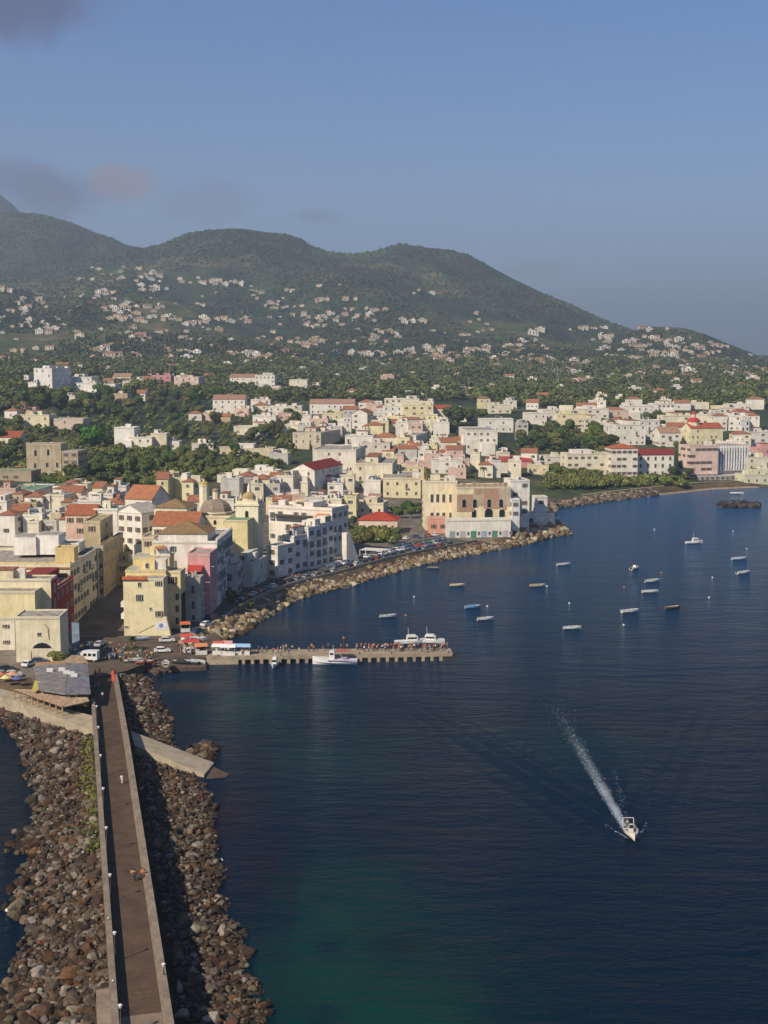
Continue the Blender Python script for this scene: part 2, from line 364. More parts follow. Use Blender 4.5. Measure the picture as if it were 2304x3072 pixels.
PAL = {'brown': [(0.125, 0.072, 0.042), (0.075, 0.048, 0.032), (0.16, 0.115, 0.076), (0.20, 0.165, 0.125), (0.15, 0.075, 0.038), (0.058, 0.042, 0.032), (0.30, 0.26, 0.21), (0.15, 0.12, 0.085), (0.12, 0.09, 0.065)],
       'tan': [(0.34, 0.25, 0.15), (0.45, 0.36, 0.24), (0.26, 0.18, 0.10), (0.5, 0.43, 0.32), (0.20, 0.13, 0.07), (0.38, 0.28, 0.15)],
       'dark': [(0.16, 0.12, 0.09), (0.26, 0.20, 0.14), (0.34, 0.27, 0.18), (0.12, 0.09, 0.065)],
       'islet': [(0.05, 0.04, 0.035), (0.09, 0.07, 0.055), (0.035, 0.03, 0.028)]}
rockmat = attr_mat('rock', sc=1.6, var=0.45, bump=0.15, bsc=5.0)
rr = random.Random(3)
def rotz_rand(v):
    a = rng.uniform(0, 2*math.pi); c, s = math.cos(a), math.sin(a); b = rng.uniform(-0.7, 0.7); cb, sb = math.cos(b), math.sin(b)
    M = np.array([[c, -s, 0], [s, c, 0], [0, 0, 1]])@np.array([[1, 0, 0], [0, cb, -sb], [0, sb, cb]]); return v@M.T
ROCKS = []   # (x,y,z,size,palette,zone)
def wet(col, z): return col   # colours belong to the stone
# causeway geometry --------------------------------------------------
HR = 5.0
az = math.atan(-942*CT/F); DV = Vector((math.sin(az), math.cos(az), 0)); RV = Vector((math.cos(az), -math.sin(az), 0))
cL = P(337, 3072, HR+1.1); cR = P(523, 3072, HR+1.1)
vL = cL.dot(RV); vR = cR.dot(RV)       # lateral offsets
sN = 60.0; sF = P(292, 2015, 3.5).dot(DV)
def CW(s, t, z): p = DV*s+RV*t; return Vector((p.x, p.y, z))
def road_z(s): return HR-3.0*max(0.0, min(1.0, (s-(sF-62))/62))
def bank_edge(pts, h=0.0):
    q = [P(a, b, h) for a, b in pts]; return [(p.dot(DV), p.dot(RV)) for p in q]
LB = bank_edge([(-90, 2095), (-40, 2130), (0, 2165), (30, 2195), (55, 2240), (92, 2330), (112, 2470), (76, 2550), (88, 2680), (70, 2790), (45, 2890), (15, 2960), (-10, 3072)])
LB = sorted(LB)
RB = bank_edge([(484, 2012), (458, 2049), (470, 2094), (493, 2130), (513, 2189), (535, 2260), (565, 2320), (615, 2388), (633, 2460), (640, 2537), (662, 2609), (655, 2681), (690, 2734), (730, 2797), (742, 2874), (765, 2956), (791, 3019), (800, 3080)])
RB = sorted(RB)
def mkbank(side):
    E = LB if side < 0 else RB
    ss = np.linspace(sN, sF+(4 if side > 0 else -2), 150); e = np.interp(ss, [a for a, b in E], [b for a, b in E])
    e = e+0.9*vnoise(ss/3.0, ss*0, 4+side)
    w = (vL+0.3) if side < 0 else (vR-0.3)
    tt = np.linspace(0, 1.25, 22); G = []
    for s_, e_ in zip(ss, e):
        for t_ in tt:
            lat = w+(e_-w)*t_; z = (2.1 if side < 0 else 1.7+0.4*max(0, min(1, (s_-200)/60)))*(1-t_)+0.25*math.sin(t_*9+s_) - (t_ > 1)*(t_-1)*6
            p = CW(s_, lat, z); G.append((p.x, p.y, z))
    n = len(tt); ix = np.arange(len(G)).reshape(len(ss), n)
    q = np.stack([ix[:-1, :-1], ix[:-1, 1:], ix[1:, 1:], ix[1:, :-1]], -1).reshape(-1, 4)
    if side < 0: q = q[:, ::-1]
    colr = np.tile((0.05, 0.036, 0.026), (len(q), 1))
    o = link('rubble_bank', mesh_np('rubble_bank', np.array(G), q, rockmat, colr)); tag(o, kind='structure')
    return ss, e, w
for side, zone, cnt in ((-1, 'L', 11500), (1, 'R', 7600)):
    ss, e, w = mkbank(side)
    n = 0
    while n < cnt:
        s_ = rng.uniform(92, ss[-1]); e_ = np.interp(s_, ss, e); t_ = rng.uniform(0.0, 1.04)
        if rng.random() > abs(e_-w)/24: continue
        lat = w+(e_-w)*t_; 
        if side > 0 and lat < vR+0.6+1.2*max(0, min(1, (255-s_)/130))+rng.uniform(-.25, .25): continue
        p = CW(s_, lat, 0)
        if side < 0 and bool(inpoly(np.array(p.x), np.array(p.y))): continue
        sz = rng.choice([0.2, 0.29, 0.40, 0.52, 0.70, 1.0], p=[.24, .28, .24, .15, .07, .02])*(1.2 if side < 0 and s_ < 150 else 1)*(0.85 if side > 0 else 1)
        # keep the slipway clear
        z = (2.1 if side < 0 else 1.8+0.3*max(0, min(1, (s_-200)/60)))*(1-t_)+rng.uniform(-0.15, 0.3)+0.25*math.sin(t_*9+s_); ROCKS.append((p.x, p.y, z, sz, 'brown', zone)); n += 1
for (u0, v0, du, dv, n) in ((612, 2262, 34, 26, 90), (480, 2016, 34, 8, 40), (70, 2530, 40, 40, 30), (60, 2700, 40, 60, 40)):
    for _ in range(n):
        p = P(u0+rng.normal()*du*0.5, v0+rng.normal()*dv*0.5, 0); ROCKS.append((p.x, p.y, rng.uniform(-.4, .5), rng.uniform(0.4, 1.2), 'brown', 'R'))
# seafront riprap ------------------------------------------------------
shp = [(p.x, p.y) for p in SH]
def along(i0, i1, off0, off1, n, sz, pal, zone, zf):
    segs = [(Vector(shp[i]), Vector(shp[i+1])) for i in range(i0, i1)]; L = [(b-a).length for a, b in segs]; tot = sum(L)
    for _ in range(n):
        d = rng.uniform(0, tot); k = 0
        while d > L[k] and k < len(L)-1: d -= L[k]; k += 1
        a, b = segs[k]; t = (b-a)/L[k]; nrm = Vector((-t.y, t.x)); o = rng.uniform(off0, off1); q = a+t*d+nrm*o
        ROCKS.append((q.x, q.y, zf(o)+rng.uniform(-.2, .25), rng.choice(sz), pal, zone))
along(10, 22, -0.8, 7.5, 3300, [0.45, 0.6, 0.8, 1.05, 1.35], 'tan', 'S', lambda o: 0.0+max(0, min(o, 6))*0.36)
along(21, 25, -0.8, 10, 420, [0.8, 1.2, 1.8, 2.4], 'tan', 'H', lambda o: 0.2+max(0, o)*0.5)
along(25, 28, -0.5, 6, 160, [1.0, 1.6, 2.4], 'dark', 'H', lambda o: 0.2+max(0, o)*0.5)
along(28, 31, -1, 5, 380, [0.9, 1.4, 2.0], 'dark', 'W', lambda o: 0.1+max(0, o)*0.5)
along(1, 4, -2.5, 6.0, 1100, [0.3, 0.45, 0.65, 0.9], 'brown', 'L', lambda o: 0.2+max(0, o)*0.3)
ISL = [(-1, -1)]
for _ in range(150):
    px = rng.uniform(2158, 2278); py = 1518+rng.normal()*3.0; k = 1-abs(px-2215)/70
    p = P(px, py); ROCKS.append((p.x, p.y, 0.1+0.9*max(k, 0), rng.uniform(0.8, 2.2), 'islet', 'I'))
# split: 300 that show largest become objects
def showsize(r):
    u, v = proj(r[0], r[1], r[2])
    if not (0 < u < 2304 and 0 < v < 3072): return 0
    return r[3]/math.hypot(r[0], r[1])*(0.0 if r[5] in 'IW' else 1)
ROCKS.sort(key=lambda r: -showsize(r))
ZL = {'L': 'brown boulder in the rubble slope on the inland-bay side of the causeway', 'R': 'rough brown boulder in the rubble between the causeway shadow and the open water',
      'S': 'big tan boulder of the riprap below the seafront road', 'H': 'tan rock at the foot of the old seaside palace'}
def rockcol(pal, z=1.0, s=0.5):
    wetk = 0.5 if z < 0.22 and pal != 'islet' else 1.0
    return wetk*rockcol0(pal)
def rockcol0(pal): c = PAL[pal][rr.randrange(len(PAL[pal]))]; f = rr.uniform(0.5, 1.15); return np.array([c[0]*f, c[1]*f*rr.uniform(.94, 1.04), c[2]*f*rr.uniform(.9, 1.08)])
for r in ROCKS[:300]:
    v = rotz_rand(RK2[rr.randrange(14)])*r[3]*np.array([1, 1, 0.8]); me = mesh_np('boulder', v, RF2, rockmat, np.tile(rockcol(r[4], r[2]), (len(RF2), 1)))
    tag(link('boulder', me, loc=(r[0], r[1], r[2])), ZL[r[5]], 'boulder', {'L': 'boulders on the left bank', 'R': 'boulders on the right bank', 'S': 'seafront riprap', 'H': 'headland rocks'}[r[5]])
byz = {}
for r in ROCKS[300:]: byz.setdefault(r[5], []).append(r)
for zn, rs in byz.items():
    V = []; Fc = []; C = []
    for i, r in enumerate(rs):
        v = rotz_rand(RK1[rr.randrange(14)])*r[3]*np.array([1, 1, 0.8])+np.array(r[:3]); V.append(v); Fc.append(RF1+i*42); C.append(np.tile(rockcol(r[4], r[2]), (80, 1)))
    o = link({'I': 'islet_rock'}.get(zn, 'rubble'), mesh_np('rubble', np.vstack(V), np.vstack(Fc), rockmat, np.vstack(C)))
    if zn == 'I': tag(o, 'low dark rock islet standing off the beach', 'rock islet')
    else: tag(o, kind='stuff')
# ------------------------------------------------------------------ causeway
def ribbon(name, pts_l, pts_r, zl, mat, thick=0.5, kind='structure'):
    m = MB(); n = len(pts_l)
    vs = []
    for i in range(n):
        a, b = pts_l[i], pts_r[i]; z = zl[i]
        vs += [(a[0], a[1], z), (b[0], b[1], z), (a[0], a[1], z-thick), (b[0], b[1], z-thick)]
    fs = []
    for i in range(n-1):
        k = i*4; fs += [(k, k+1, k+5, k+4), (k+2, k+6, k+7, k+3), (k, k+4, k+6, k+2), (k+1, k+3, k+7, k+5)]
    fs += [(0, 2, 3, 1), (n*4-4, n*4-3, n*4-1, n*4-2)]
    m.add(vs, fs, mat); o = m.build(name)
    if kind: tag(o, kind=kind)
    return o
def paving(c, name, brick=True, sc=0.6):
    m, nt, b = nmat(name)
    n1 = noise(nt, 0.35, 6, 0.7, 'World'); n2 = noise(nt, 4.0, 4, 0.7, 'World')
    r1 = ramp(nt, n1.outputs[0], [(0.35, (0.62, 0.6, 0.58)), (0.66, (1.2, 1.16, 1.1))]); r2 = ramp(nt, n2.outputs[0], [(0.3, (0.7, 0.7, 0.7)), (0.7, (1.15, 1.15, 1.15))])
    a = mix(nt, c, r1.outputs[0], 0.8, 'MULTIPLY'); a = mix(nt, a, r2.outputs[0], 0.6, 'MULTIPLY')
    if brick:
        br = nt.nodes.new('ShaderNodeTexBrick'); br.inputs['Scale'].default_value = sc; br.inputs['Color1'].default_value = (1, 1, 1, 1); br.inputs['Color2'].default_value = (.8, .78, .76, 1); br.inputs['Mortar'].default_value = (.55, .5, .48, 1)
        mp = nt.nodes.new('ShaderNodeMapping'); mp.inputs['Rotation'].default_value = (0, 0, az); g = nt.nodes.new('ShaderNodeNewGeometry')
        nt.links.new(g.outputs['Position'], mp.inputs['Vector']); nt.links.new(mp.outputs[0], br.inputs['Vector']); a = mix(nt, a, br.outputs['Color'], 0.7, 'MULTIPLY')
    nt.links.new(a, b.inputs['Base Color']); b.inputs['Roughness'].default_value = 0.9; b.inputs['Specular IOR Level'].default_value = 0.15; return m
m_road = paving((0.12, 0.084, 0.062), 'causeway_paving'); m_par = paving((0.30, 0.25, 0.20), 'parapet_stone', True, 1.1); m_emb = paving((0.12, 0.09, 0.07), 'embankment_stone', True, 0.8)
m_quay = paving((0.12, 0.094, 0.072), 'quay_paving', False); m_asph = paving((0.10, 0.092, 0.085), 'asphalt', False); m_conc = paving((0.42, 0.36, 0.27), 'concrete', False); m_pier = paving((0.36, 0.30, 0.22), 'pier_concrete', False)
S_ = np.linspace(sN, sF, 60); sl = [CW(s, vL+0.72, 0) for s in S_]; sr = [CW(s, vR-0.98, 0) for s in S_]
ribbon('causeway_road', sl, sr, [road_z(s) for s in S_], m_road, 0.4)
ribbon('causeway_embankment', [CW(s, vL, 0) for s in S_], [CW(s, vR, 0) for s in S_], [road_z(s)-0.41 for s in S_], m_emb, 6.5)
def parapet(a, b, s0, s1, hh, label):
    s = np.linspace(s0, s1, 60); z = [road_z(q)+hh for q in s]
    o = ribbon('parapet_wall', [CW(q, a, 0) for q in s], [CW(q, b, 0) for q in s], z, m_par, hh+0.405, None)
    tag(o, label, 'parapet wall'); return o
parapet(vL, vL+0.70, sN, sF-28, 1.2, 'narrow pale stone parapet along the causeway edge facing the small bay')
pr = parapet(vR-0.72, vR, sN, sF-2, 1.1, 'thick pale stone parapet along the causeway edge casting a black shadow')
s = np.linspace(sN, sF-2, 40)
lg = ribbon('step', [CW(q, vR-0.97, 0) for q in s], [CW(q, vR-0.725, 0) for q in s], [road_z(q)+0.45 for q in s], m_par, 0.855, None); lg.parent = pr; KIDS.setdefault(pr.name, []).append(lg)
# buttress platform at the bottom left
p0 = P(300, 2968, 5.2).dot(DV); 
bt = MB(); a1 = CW(sN, vL-1.55, 0); 
q = [CW(p0, vL-1.5, 0), CW(sN, vL-1.5, 0), CW(sN, vL-0.02, 0), CW(p0, vL-0.02, 0)]
bt.prism([(v.x, v.y) for v in q], -1, 5.2, m_par)
o = bt.build('stone_buttress'); tag(o, 'square stone buttress platform against the near end of the causeway', 'buttress')
# slipway ---------------------------------------------------------------
sA = [P(391, 2192, 3.6), P(642, 2288, 0.5), P(612, 2324, 0.5), P(404, 2236, 3.6)]
sm = MB(); vs = [(p.x, p.y, p.z) for p in sA]+[(p.x, p.y, p.z-2.2) for p in sA]
sm.add(vs, [(3, 2, 1, 0), (4, 5, 6, 7), (0, 1, 5, 4), (1, 2, 6, 5), (2, 3, 7, 6), (3, 0, 4, 7)], m_conc)
so = sm.build('slipway'); tag(so, 'pale sloping concrete slipway running from the causeway into the water', 'slipway')
lowq = [P(640, 2300, 0.2), P(688, 2322, 0.03), P(676, 2332, 0.03), P(618, 2334, 0.2)]
ls = MB(); ls.add([(p.x, p.y, p.z) for p in lowq]+[(p.x, p.y, p.z-1.5) for p in lowq], [(3, 2, 1, 0), (4, 5, 6, 7), (0, 1, 5, 4), (1, 2, 6, 5), (2, 3, 7, 6), (3, 0, 4, 7)], m_emb)
lo = ls.build('foot_slab', so)
# concrete path by the restaurant
pth = [P(-60, 2075, 3.2), P(60, 2108, 3.2), P(140, 2140, 3.2), P(282, 2196, 3.2)]; pth2 = [P(-60, 2050, 3.2), P(70, 2085, 3.2), P(170, 2120, 3.2), P(287, 2150, 3.2)]
ribbon('path', pth, pth2, [3.25]*4, m_conc, 2.5)
# ------------------------------------------------------------------ seafront road, quay, beach
def offs(i0, i1, d):
    out = []
    for i in range(i0, i1+1):
        a = Vector(shp[max(i-1, i0)]); b = Vector(shp[i]); c_ = Vector(shp[min(i+1, i1)]); t = (c_-a).normalized(); out.append(b+Vector((-t.y, t.x))*d)
    return out
def dens(pts, step=6):
    o = []
    for a, b in zip(pts[:-1], pts[1:]):
        n = max(1, int((b-a).length/step)); o += [a.lerp(b, k/n) for k in range(n)]
    return o+[pts[-1]]
def smooth(pts, it=3):
    for _ in range(it): pts = [pts[0]]+[(pts[i-1]+pts[i]*2+pts[i+1])/4 for i in range(1, len(pts)-1)]+[pts[-1]]
    return pts
coast = smooth(dens([Vector(shp[i]) for i in range(11, 21)]), 4)
def off2(pts, d):
    o = []
    for i, b in enumerate(pts):
        t = (pts[min(i+1, len(pts)-1)]-pts[max(i-1, 0)]).normalized(); o.append(b+Vector((-t.y, t.x))*d)
    return o
RL = off2(coast, 7.4); RI = off2(coast, 19)
RZ = [QZ+.03+(3.32-QZ)*max(0, min(1, i/5)) for i in range(len(coast))]
ribbon('seafront_road', RI, RL, RZ, m_asph, 0.6)
wl = off2(coast, 6.6); wl2 = off2(coast, 7.1)
sw = ribbon('seafront_wall', wl2, wl, [z_+.7 for z_ in RZ], paving((0.40, 0.34, 0.26), 'seafront_wall_stone', True, 1.0), 2.2, None); tag(sw, 'low stone wall between the seafront road and the tan riprap', 'wall')
qz = QZ
qp = [P(292, 2030, qz), P(380, 2012, qz), P(470, 1978, qz), P(617, 1972, qz), P(628, 1968, qz), P(668, 1922, qz), P(640, 1890, qz), P(560, 1905, qz), P(510, 1912, qz), P(375, 1912, qz), P(250, 1912, qz), P(215, 1990, qz), P(240, 2020, qz)]
qm = MB(); qm.prism([(p.x, p.y) for p in qp], -2, qz, m_emb, m_quay); tag(qm.build('quay'), kind='structure')
lowp = [P(455, 2006, 0.95), P(618, 2000, 0.95), P(618, 1970, 0.95), P(460, 1972, 0.95)]
qm = MB(); qm.prism([(p.x, p.y) for p in lowp], -2, 0.95, m_emb, m_quay); tag(qm.build('quay_step'), kind='structure')
sand = MB(); sp = offs(29, 33, -1.5); si = offs(29, 33, 14)
vs = []
for a, b in zip(sp, si): vs += [(a.x, a.y, -0.2), (b.x, b.y, 2.2)]
ms = plain((0.36, 0.27, 0.19), 0.95, 0.1, 0.2, 0.3, name='sand')
for i in range(len(sp)-1):
    pass
vs = []; nb = 8
for a, b in zip(sp, si):
    for k in range(nb+1):
        p = a.lerp(b, k/nb); vs.append((p.x, p.y, -0.35+3.6*(k/nb)**0.8))
fs = [(i*(nb+1)+k, (i+1)*(nb+1)+k, (i+1)*(nb+1)+k+1, i*(nb+1)+k+1) for i in range(len(sp)-1) for k in range(nb)]
sand.add(vs, fs, ms); tag(sand.build('beach'), kind='structure')
# ------------------------------------------------------------------ water
bx, by = P(1893, 2505).x, P(1893, 2505).y
xs = np.unique(np.round(np.concatenate([np.linspace(-12000, -400, 14), np.arange(-400, -120, 20), np.arange(-120, -12, 4), np.arange(-12, 96, 0.6), np.arange(96, 300, 6), np.arange(300, 600, 30), np.linspace(600, 12000, 14)]), 2))
ys = np.unique(np.round(np.concatenate([np.linspace(-3000, 0, 5), np.arange(20, 150, 6), np.arange(150, 185, 3), np.arange(185, 320, 0.6), np.arange(320, 820, 6), np.linspace(820, 20000, 18)]), 2))
WX, WY = np.meshgrid(xs, ys, indexing='xy'); WZ = np.zeros_like(WX)
hd = (P(1690, 2130)-P(1893, 2505)); hd = Vector((hd.x, hd.y)).normalized()
a_ = (WX-bx)*hd.x+(WY-by)*hd.y; b_ = (WX-bx)*hd.y-(WY-by)*hd.x
for sg in (-1, 1):
    d = (a_*0.42-sg*b_)          # distance from the arm
    env = np.exp(-((d-1.0)/7.0)**2)*np.clip(a_/6, 0, 1)*np.clip(1-a_/95, 0, 1)*(0.22 if sg < 0 else 0.18)
    WZ += env*np.cos(d*2*math.pi/4.6)
WZ += 0.10*np.clip(a_/5, 0, 1)*np.exp(-(b_/(2+a_*0.12))**2)*np.clip(1-a_/85, 0, 1)*np.sin(a_*1.9)
ix = np.arange(WX.size).reshape(WX.shape); q = np.stack([ix[:-1, :-1], ix[:-1, 1:], ix[1:, 1:], ix[1:, :-1]], -1).reshape(-1, 4)
fx = WX[:-1, :-1].ravel(); fy = WY[:-1, :-1].ravel()
c = np.tile((0.0006, 0.0095, 0.0260), (len(q), 1)).astype(float)
c += np.clip((fy-260)/480, 0, 1)[:, None]*np.array((0.008, 0.066, 0.165))  # bluer with distance: sky reflection put into the base colour
def blob(px, py, rx, ry, col, k):
    global c
    p = P(px, py); w = np.exp(-(((fx-p.x)/rx)**2+((fy-p.y)/ry)**2))*k*np.clip(0.75+0.5*fbm(fx/7, fy/9, 3, 7), 0, 1.3); c = c*(1-np.clip(w, 0, 1)[:, None])+np.array(col)*np.clip(w, 0, 1)[:, None]
teal = (0.002, 0.030, 0.030)
blob(1040, 2860, 13, 20, (0.002, .042, .036), 1.0); blob(1130, 3040, 14, 9, (0.002, .046, .030), .9); blob(820, 2980, 5, 8, (.002, .03, .025), .7); blob(960, 2700, 7, 14, teal, 0.8); blob(1400, 2950, 16, 12, (0.002, 0.020, 0.024), 0.8); blob(750, 2130, 14, 20, (0.004, 0.036, 0.040), 0.8); blob(620, 2120, 7, 14, (0.010, 0.036, 0.034), 0.7); blob(950, 2280, 22, 22, (0.002, 0.022, 0.032), 0.7)
blob(1650, 2230, 25, 16, (0.002, 0.022, 0.03), 0.6); blob(1170, 2850, 4.5, 3, (0.001, 0.006, 0.014), 0.9)
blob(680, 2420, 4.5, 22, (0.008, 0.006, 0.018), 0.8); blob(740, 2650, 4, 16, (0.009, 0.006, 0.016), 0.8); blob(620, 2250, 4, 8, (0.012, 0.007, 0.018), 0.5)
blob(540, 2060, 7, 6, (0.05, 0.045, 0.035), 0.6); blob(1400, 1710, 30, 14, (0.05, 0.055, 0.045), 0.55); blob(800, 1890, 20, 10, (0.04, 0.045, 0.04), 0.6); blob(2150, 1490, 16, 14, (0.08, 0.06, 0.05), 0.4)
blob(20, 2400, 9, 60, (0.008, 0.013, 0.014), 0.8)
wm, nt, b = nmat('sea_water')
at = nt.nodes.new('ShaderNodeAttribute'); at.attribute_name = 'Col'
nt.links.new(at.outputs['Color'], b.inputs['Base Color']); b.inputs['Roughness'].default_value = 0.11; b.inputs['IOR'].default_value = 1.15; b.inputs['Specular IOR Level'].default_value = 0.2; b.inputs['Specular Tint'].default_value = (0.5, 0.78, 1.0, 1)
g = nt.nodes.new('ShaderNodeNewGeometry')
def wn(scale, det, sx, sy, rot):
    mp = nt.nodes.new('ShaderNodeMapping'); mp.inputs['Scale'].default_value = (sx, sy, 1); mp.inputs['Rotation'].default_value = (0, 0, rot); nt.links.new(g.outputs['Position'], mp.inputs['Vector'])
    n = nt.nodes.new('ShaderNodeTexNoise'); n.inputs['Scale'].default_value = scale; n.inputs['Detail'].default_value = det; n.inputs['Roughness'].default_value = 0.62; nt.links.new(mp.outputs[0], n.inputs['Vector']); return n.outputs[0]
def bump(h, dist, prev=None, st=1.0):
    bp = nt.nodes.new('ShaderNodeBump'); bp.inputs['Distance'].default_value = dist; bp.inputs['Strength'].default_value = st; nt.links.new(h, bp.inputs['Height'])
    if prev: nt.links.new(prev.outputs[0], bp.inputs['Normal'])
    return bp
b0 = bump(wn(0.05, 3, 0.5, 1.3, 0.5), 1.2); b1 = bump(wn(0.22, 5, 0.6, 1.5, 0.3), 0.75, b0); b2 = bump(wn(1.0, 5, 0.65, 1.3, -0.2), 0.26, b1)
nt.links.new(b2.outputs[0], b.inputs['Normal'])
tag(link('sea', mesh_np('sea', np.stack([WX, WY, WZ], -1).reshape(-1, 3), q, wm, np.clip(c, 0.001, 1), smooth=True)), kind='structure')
# foam trail: torn patches of foam lying on the water
fm = plain((0.62, 0.68, 0.74), 0.7, 0.3, 0.1, 2.0, name='foam')
fv = []; ff = []
def wz(x, y):
    i = np.clip(np.searchsorted(ys, y)-1, 0, len(ys)-2); j = np.clip(np.searchsorted(xs, x)-1, 0, len(xs)-2); return max(WZ[i, j], WZ[i+1, j], WZ[i, j+1], WZ[i+1, j+1])
fr = random.Random(5)
def fleck(a, bb, sz):
    x = bx+hd.x*a+hd.y*bb; y = by+hd.y*a-hd.x*bb; k = len(fv); n = 6; z = wz(x, y)+0.03; rot = fr.uniform(0, 6)
    L = sz*fr.uniform(.6, 1.8); W = sz*fr.uniform(.3, .9)
    for i in range(n):
        t = 2*math.pi*i/n; r = fr.uniform(.6, 1.2); px_, py_ = L*r*math.cos(t), W*r*math.sin(t); ang = fr.uniform(-.5, .5)+0.3
        fv.append((x+px_*math.cos(ang)-py_*math.sin(ang), y+px_*math.sin(ang)+py_*math.cos(ang), z))
    ff.append(tuple(range(k, k+n)))
for _ in range(520):
    a = 1.5+80*fr.random()**1.3; w_ = 0.55+a*0.020
    fleck(a, -0.35-a*0.012+fr.gauss(0, 1)*w_*0.6, 0.05+0.07*fr.random()+0.05*math.exp(-a/12))
for _ in range(90):
    a = 34*fr.random()**1.2; fleck(a, a*0.10+fr.gauss(0, .3), 0.07)
for _ in range(40):
    a = 6.5*fr.random(); sg = fr.choice((-1, 1)); fleck(a-1.5, sg*(0.9+a*0.42)+fr.gauss(0, .15), 0.10)
# a sheet of churned foam, torn by noise, lying on the trail
gv = []; gf = []; ga = []; na, nb2 = 170, 17
for i in range(na):
    a = 0.6+i*0.5; hw = 0.50+a*0.024
    for j in range(nb2):
        u = (j/(nb2-1))*2-1; bb = -0.35-a*0.012+u*hw*1.6; x = bx+hd.x*a+hd.y*bb; y = by+hd.y*a-hd.x*bb
        gv.append((x, y, wz(x, y)+.035)); ga.append(max(0, 1-abs(u)**1.6)*max(0, 1-a/88)**0.8*(1.15 if a < 25 else 0.95))
for arm in (-1, 1):
    k0 = len(gv)
    for i in range(26):
        a = -1.6+i*0.4
        for j in range(5):
            u = j/2-1; bb = arm*(0.75+max(a+1.6, 0)*.40)+u*.55; x = bx+hd.x*a+hd.y*bb; y = by+hd.y*a-hd.x*bb; gv.append((x, y, wz(x, y)+.045)); ga.append(max(0, 1-abs(u))*max(0, 1-(i/26))*0.8)
    gf += [(k0+i*5+j, k0+i*5+j+1, k0+(i+1)*5+j+1, k0+(i+1)*5+j) for i in range(25) for j in range(4)]
gf = [(i*nb2+j, i*nb2+j+1, (i+1)*nb2+j+1, (i+1)*nb2+j) for i in range(na-1) for j in range(nb2-1)]+gf
me = bpy.data.meshes.new('foam_sheet'); me.from_pydata(gv, [], gf); at_ = me.attributes.new('cover', 'FLOAT', 'POINT'); at_.data.foreach_set('value', np.array(ga, dtype=np.float32))
fs_, nt, b = nmat('churned_foam'); b.inputs['Base Color'].default_value = (.52, .60, .70, 1); b.inputs['Roughness'].default_value = .7
atn = nt.nodes.new('ShaderNodeAttribute'); atn.attribute_name = 'cover'; nz1 = noise(nt, 1.1, 8, 0.85, 'World')
mm = nt.nodes.new('ShaderNodeMath'); mm.operation = 'ADD'; nt.links.new(atn.outputs['Fac'], mm.inputs[0]); nt.links.new(nz1.outputs[0], mm.inputs[1])
mr_ = nt.nodes.new('ShaderNodeMapRange'); mr_.inputs[1].default_value = 0.86; mr_.inputs[2].default_value = 1.75; mr_.inputs[4].default_value = 0.66; nt.links.new(mm.outputs[0], mr_.inputs[0]); nt.links.new(mr_.outputs[0], b.inputs['Alpha'])
me.materials.append(fs_); tag(link('wake_foam', me), kind='stuff')
me = bpy.data.meshes.new('foam'); me.from_pydata(fv, [], ff); me.materials.append(fm); tag(link('wake_foam', me), kind='stuff')

# lighter slab where the near end of the causeway paving changes
s0 = P(440, 3042, HR).dot(DV); ribbon('road_slab', [CW(q, vL+0.74, 0) for q in (sN, s0)], [CW(q, vR-1.0, 0) for q in (sN, s0)], [HR+.004]*2, paving((0.24, 0.19, 0.15), 'slab_stone', False), 0.1)
mk = P(541, 2975, 1.2); b = MB(); b.add([(-.5, -.4, -.8), (.5, -.4, -.8), (.5, .4, -.8), (-.5, .4, -.8), (-.35, -.25, .7), (.15, -.25, .7), (.15, .25, .7), (-.35, .25, .7), (-.2, 0, 1.6)], [(0, 1, 5, 4), (1, 2, 6, 5), (2, 3, 7, 6), (3, 0, 4, 7), (4, 5, 8), (5, 6, 8), (6, 7, 8), (7, 4, 8)], m_conc)
tag(b.build('marker_stone', None, (mk.x, mk.y, mk.z)), 'pale pointed stone standing in the causeway shadow near the bottom', 'stone')
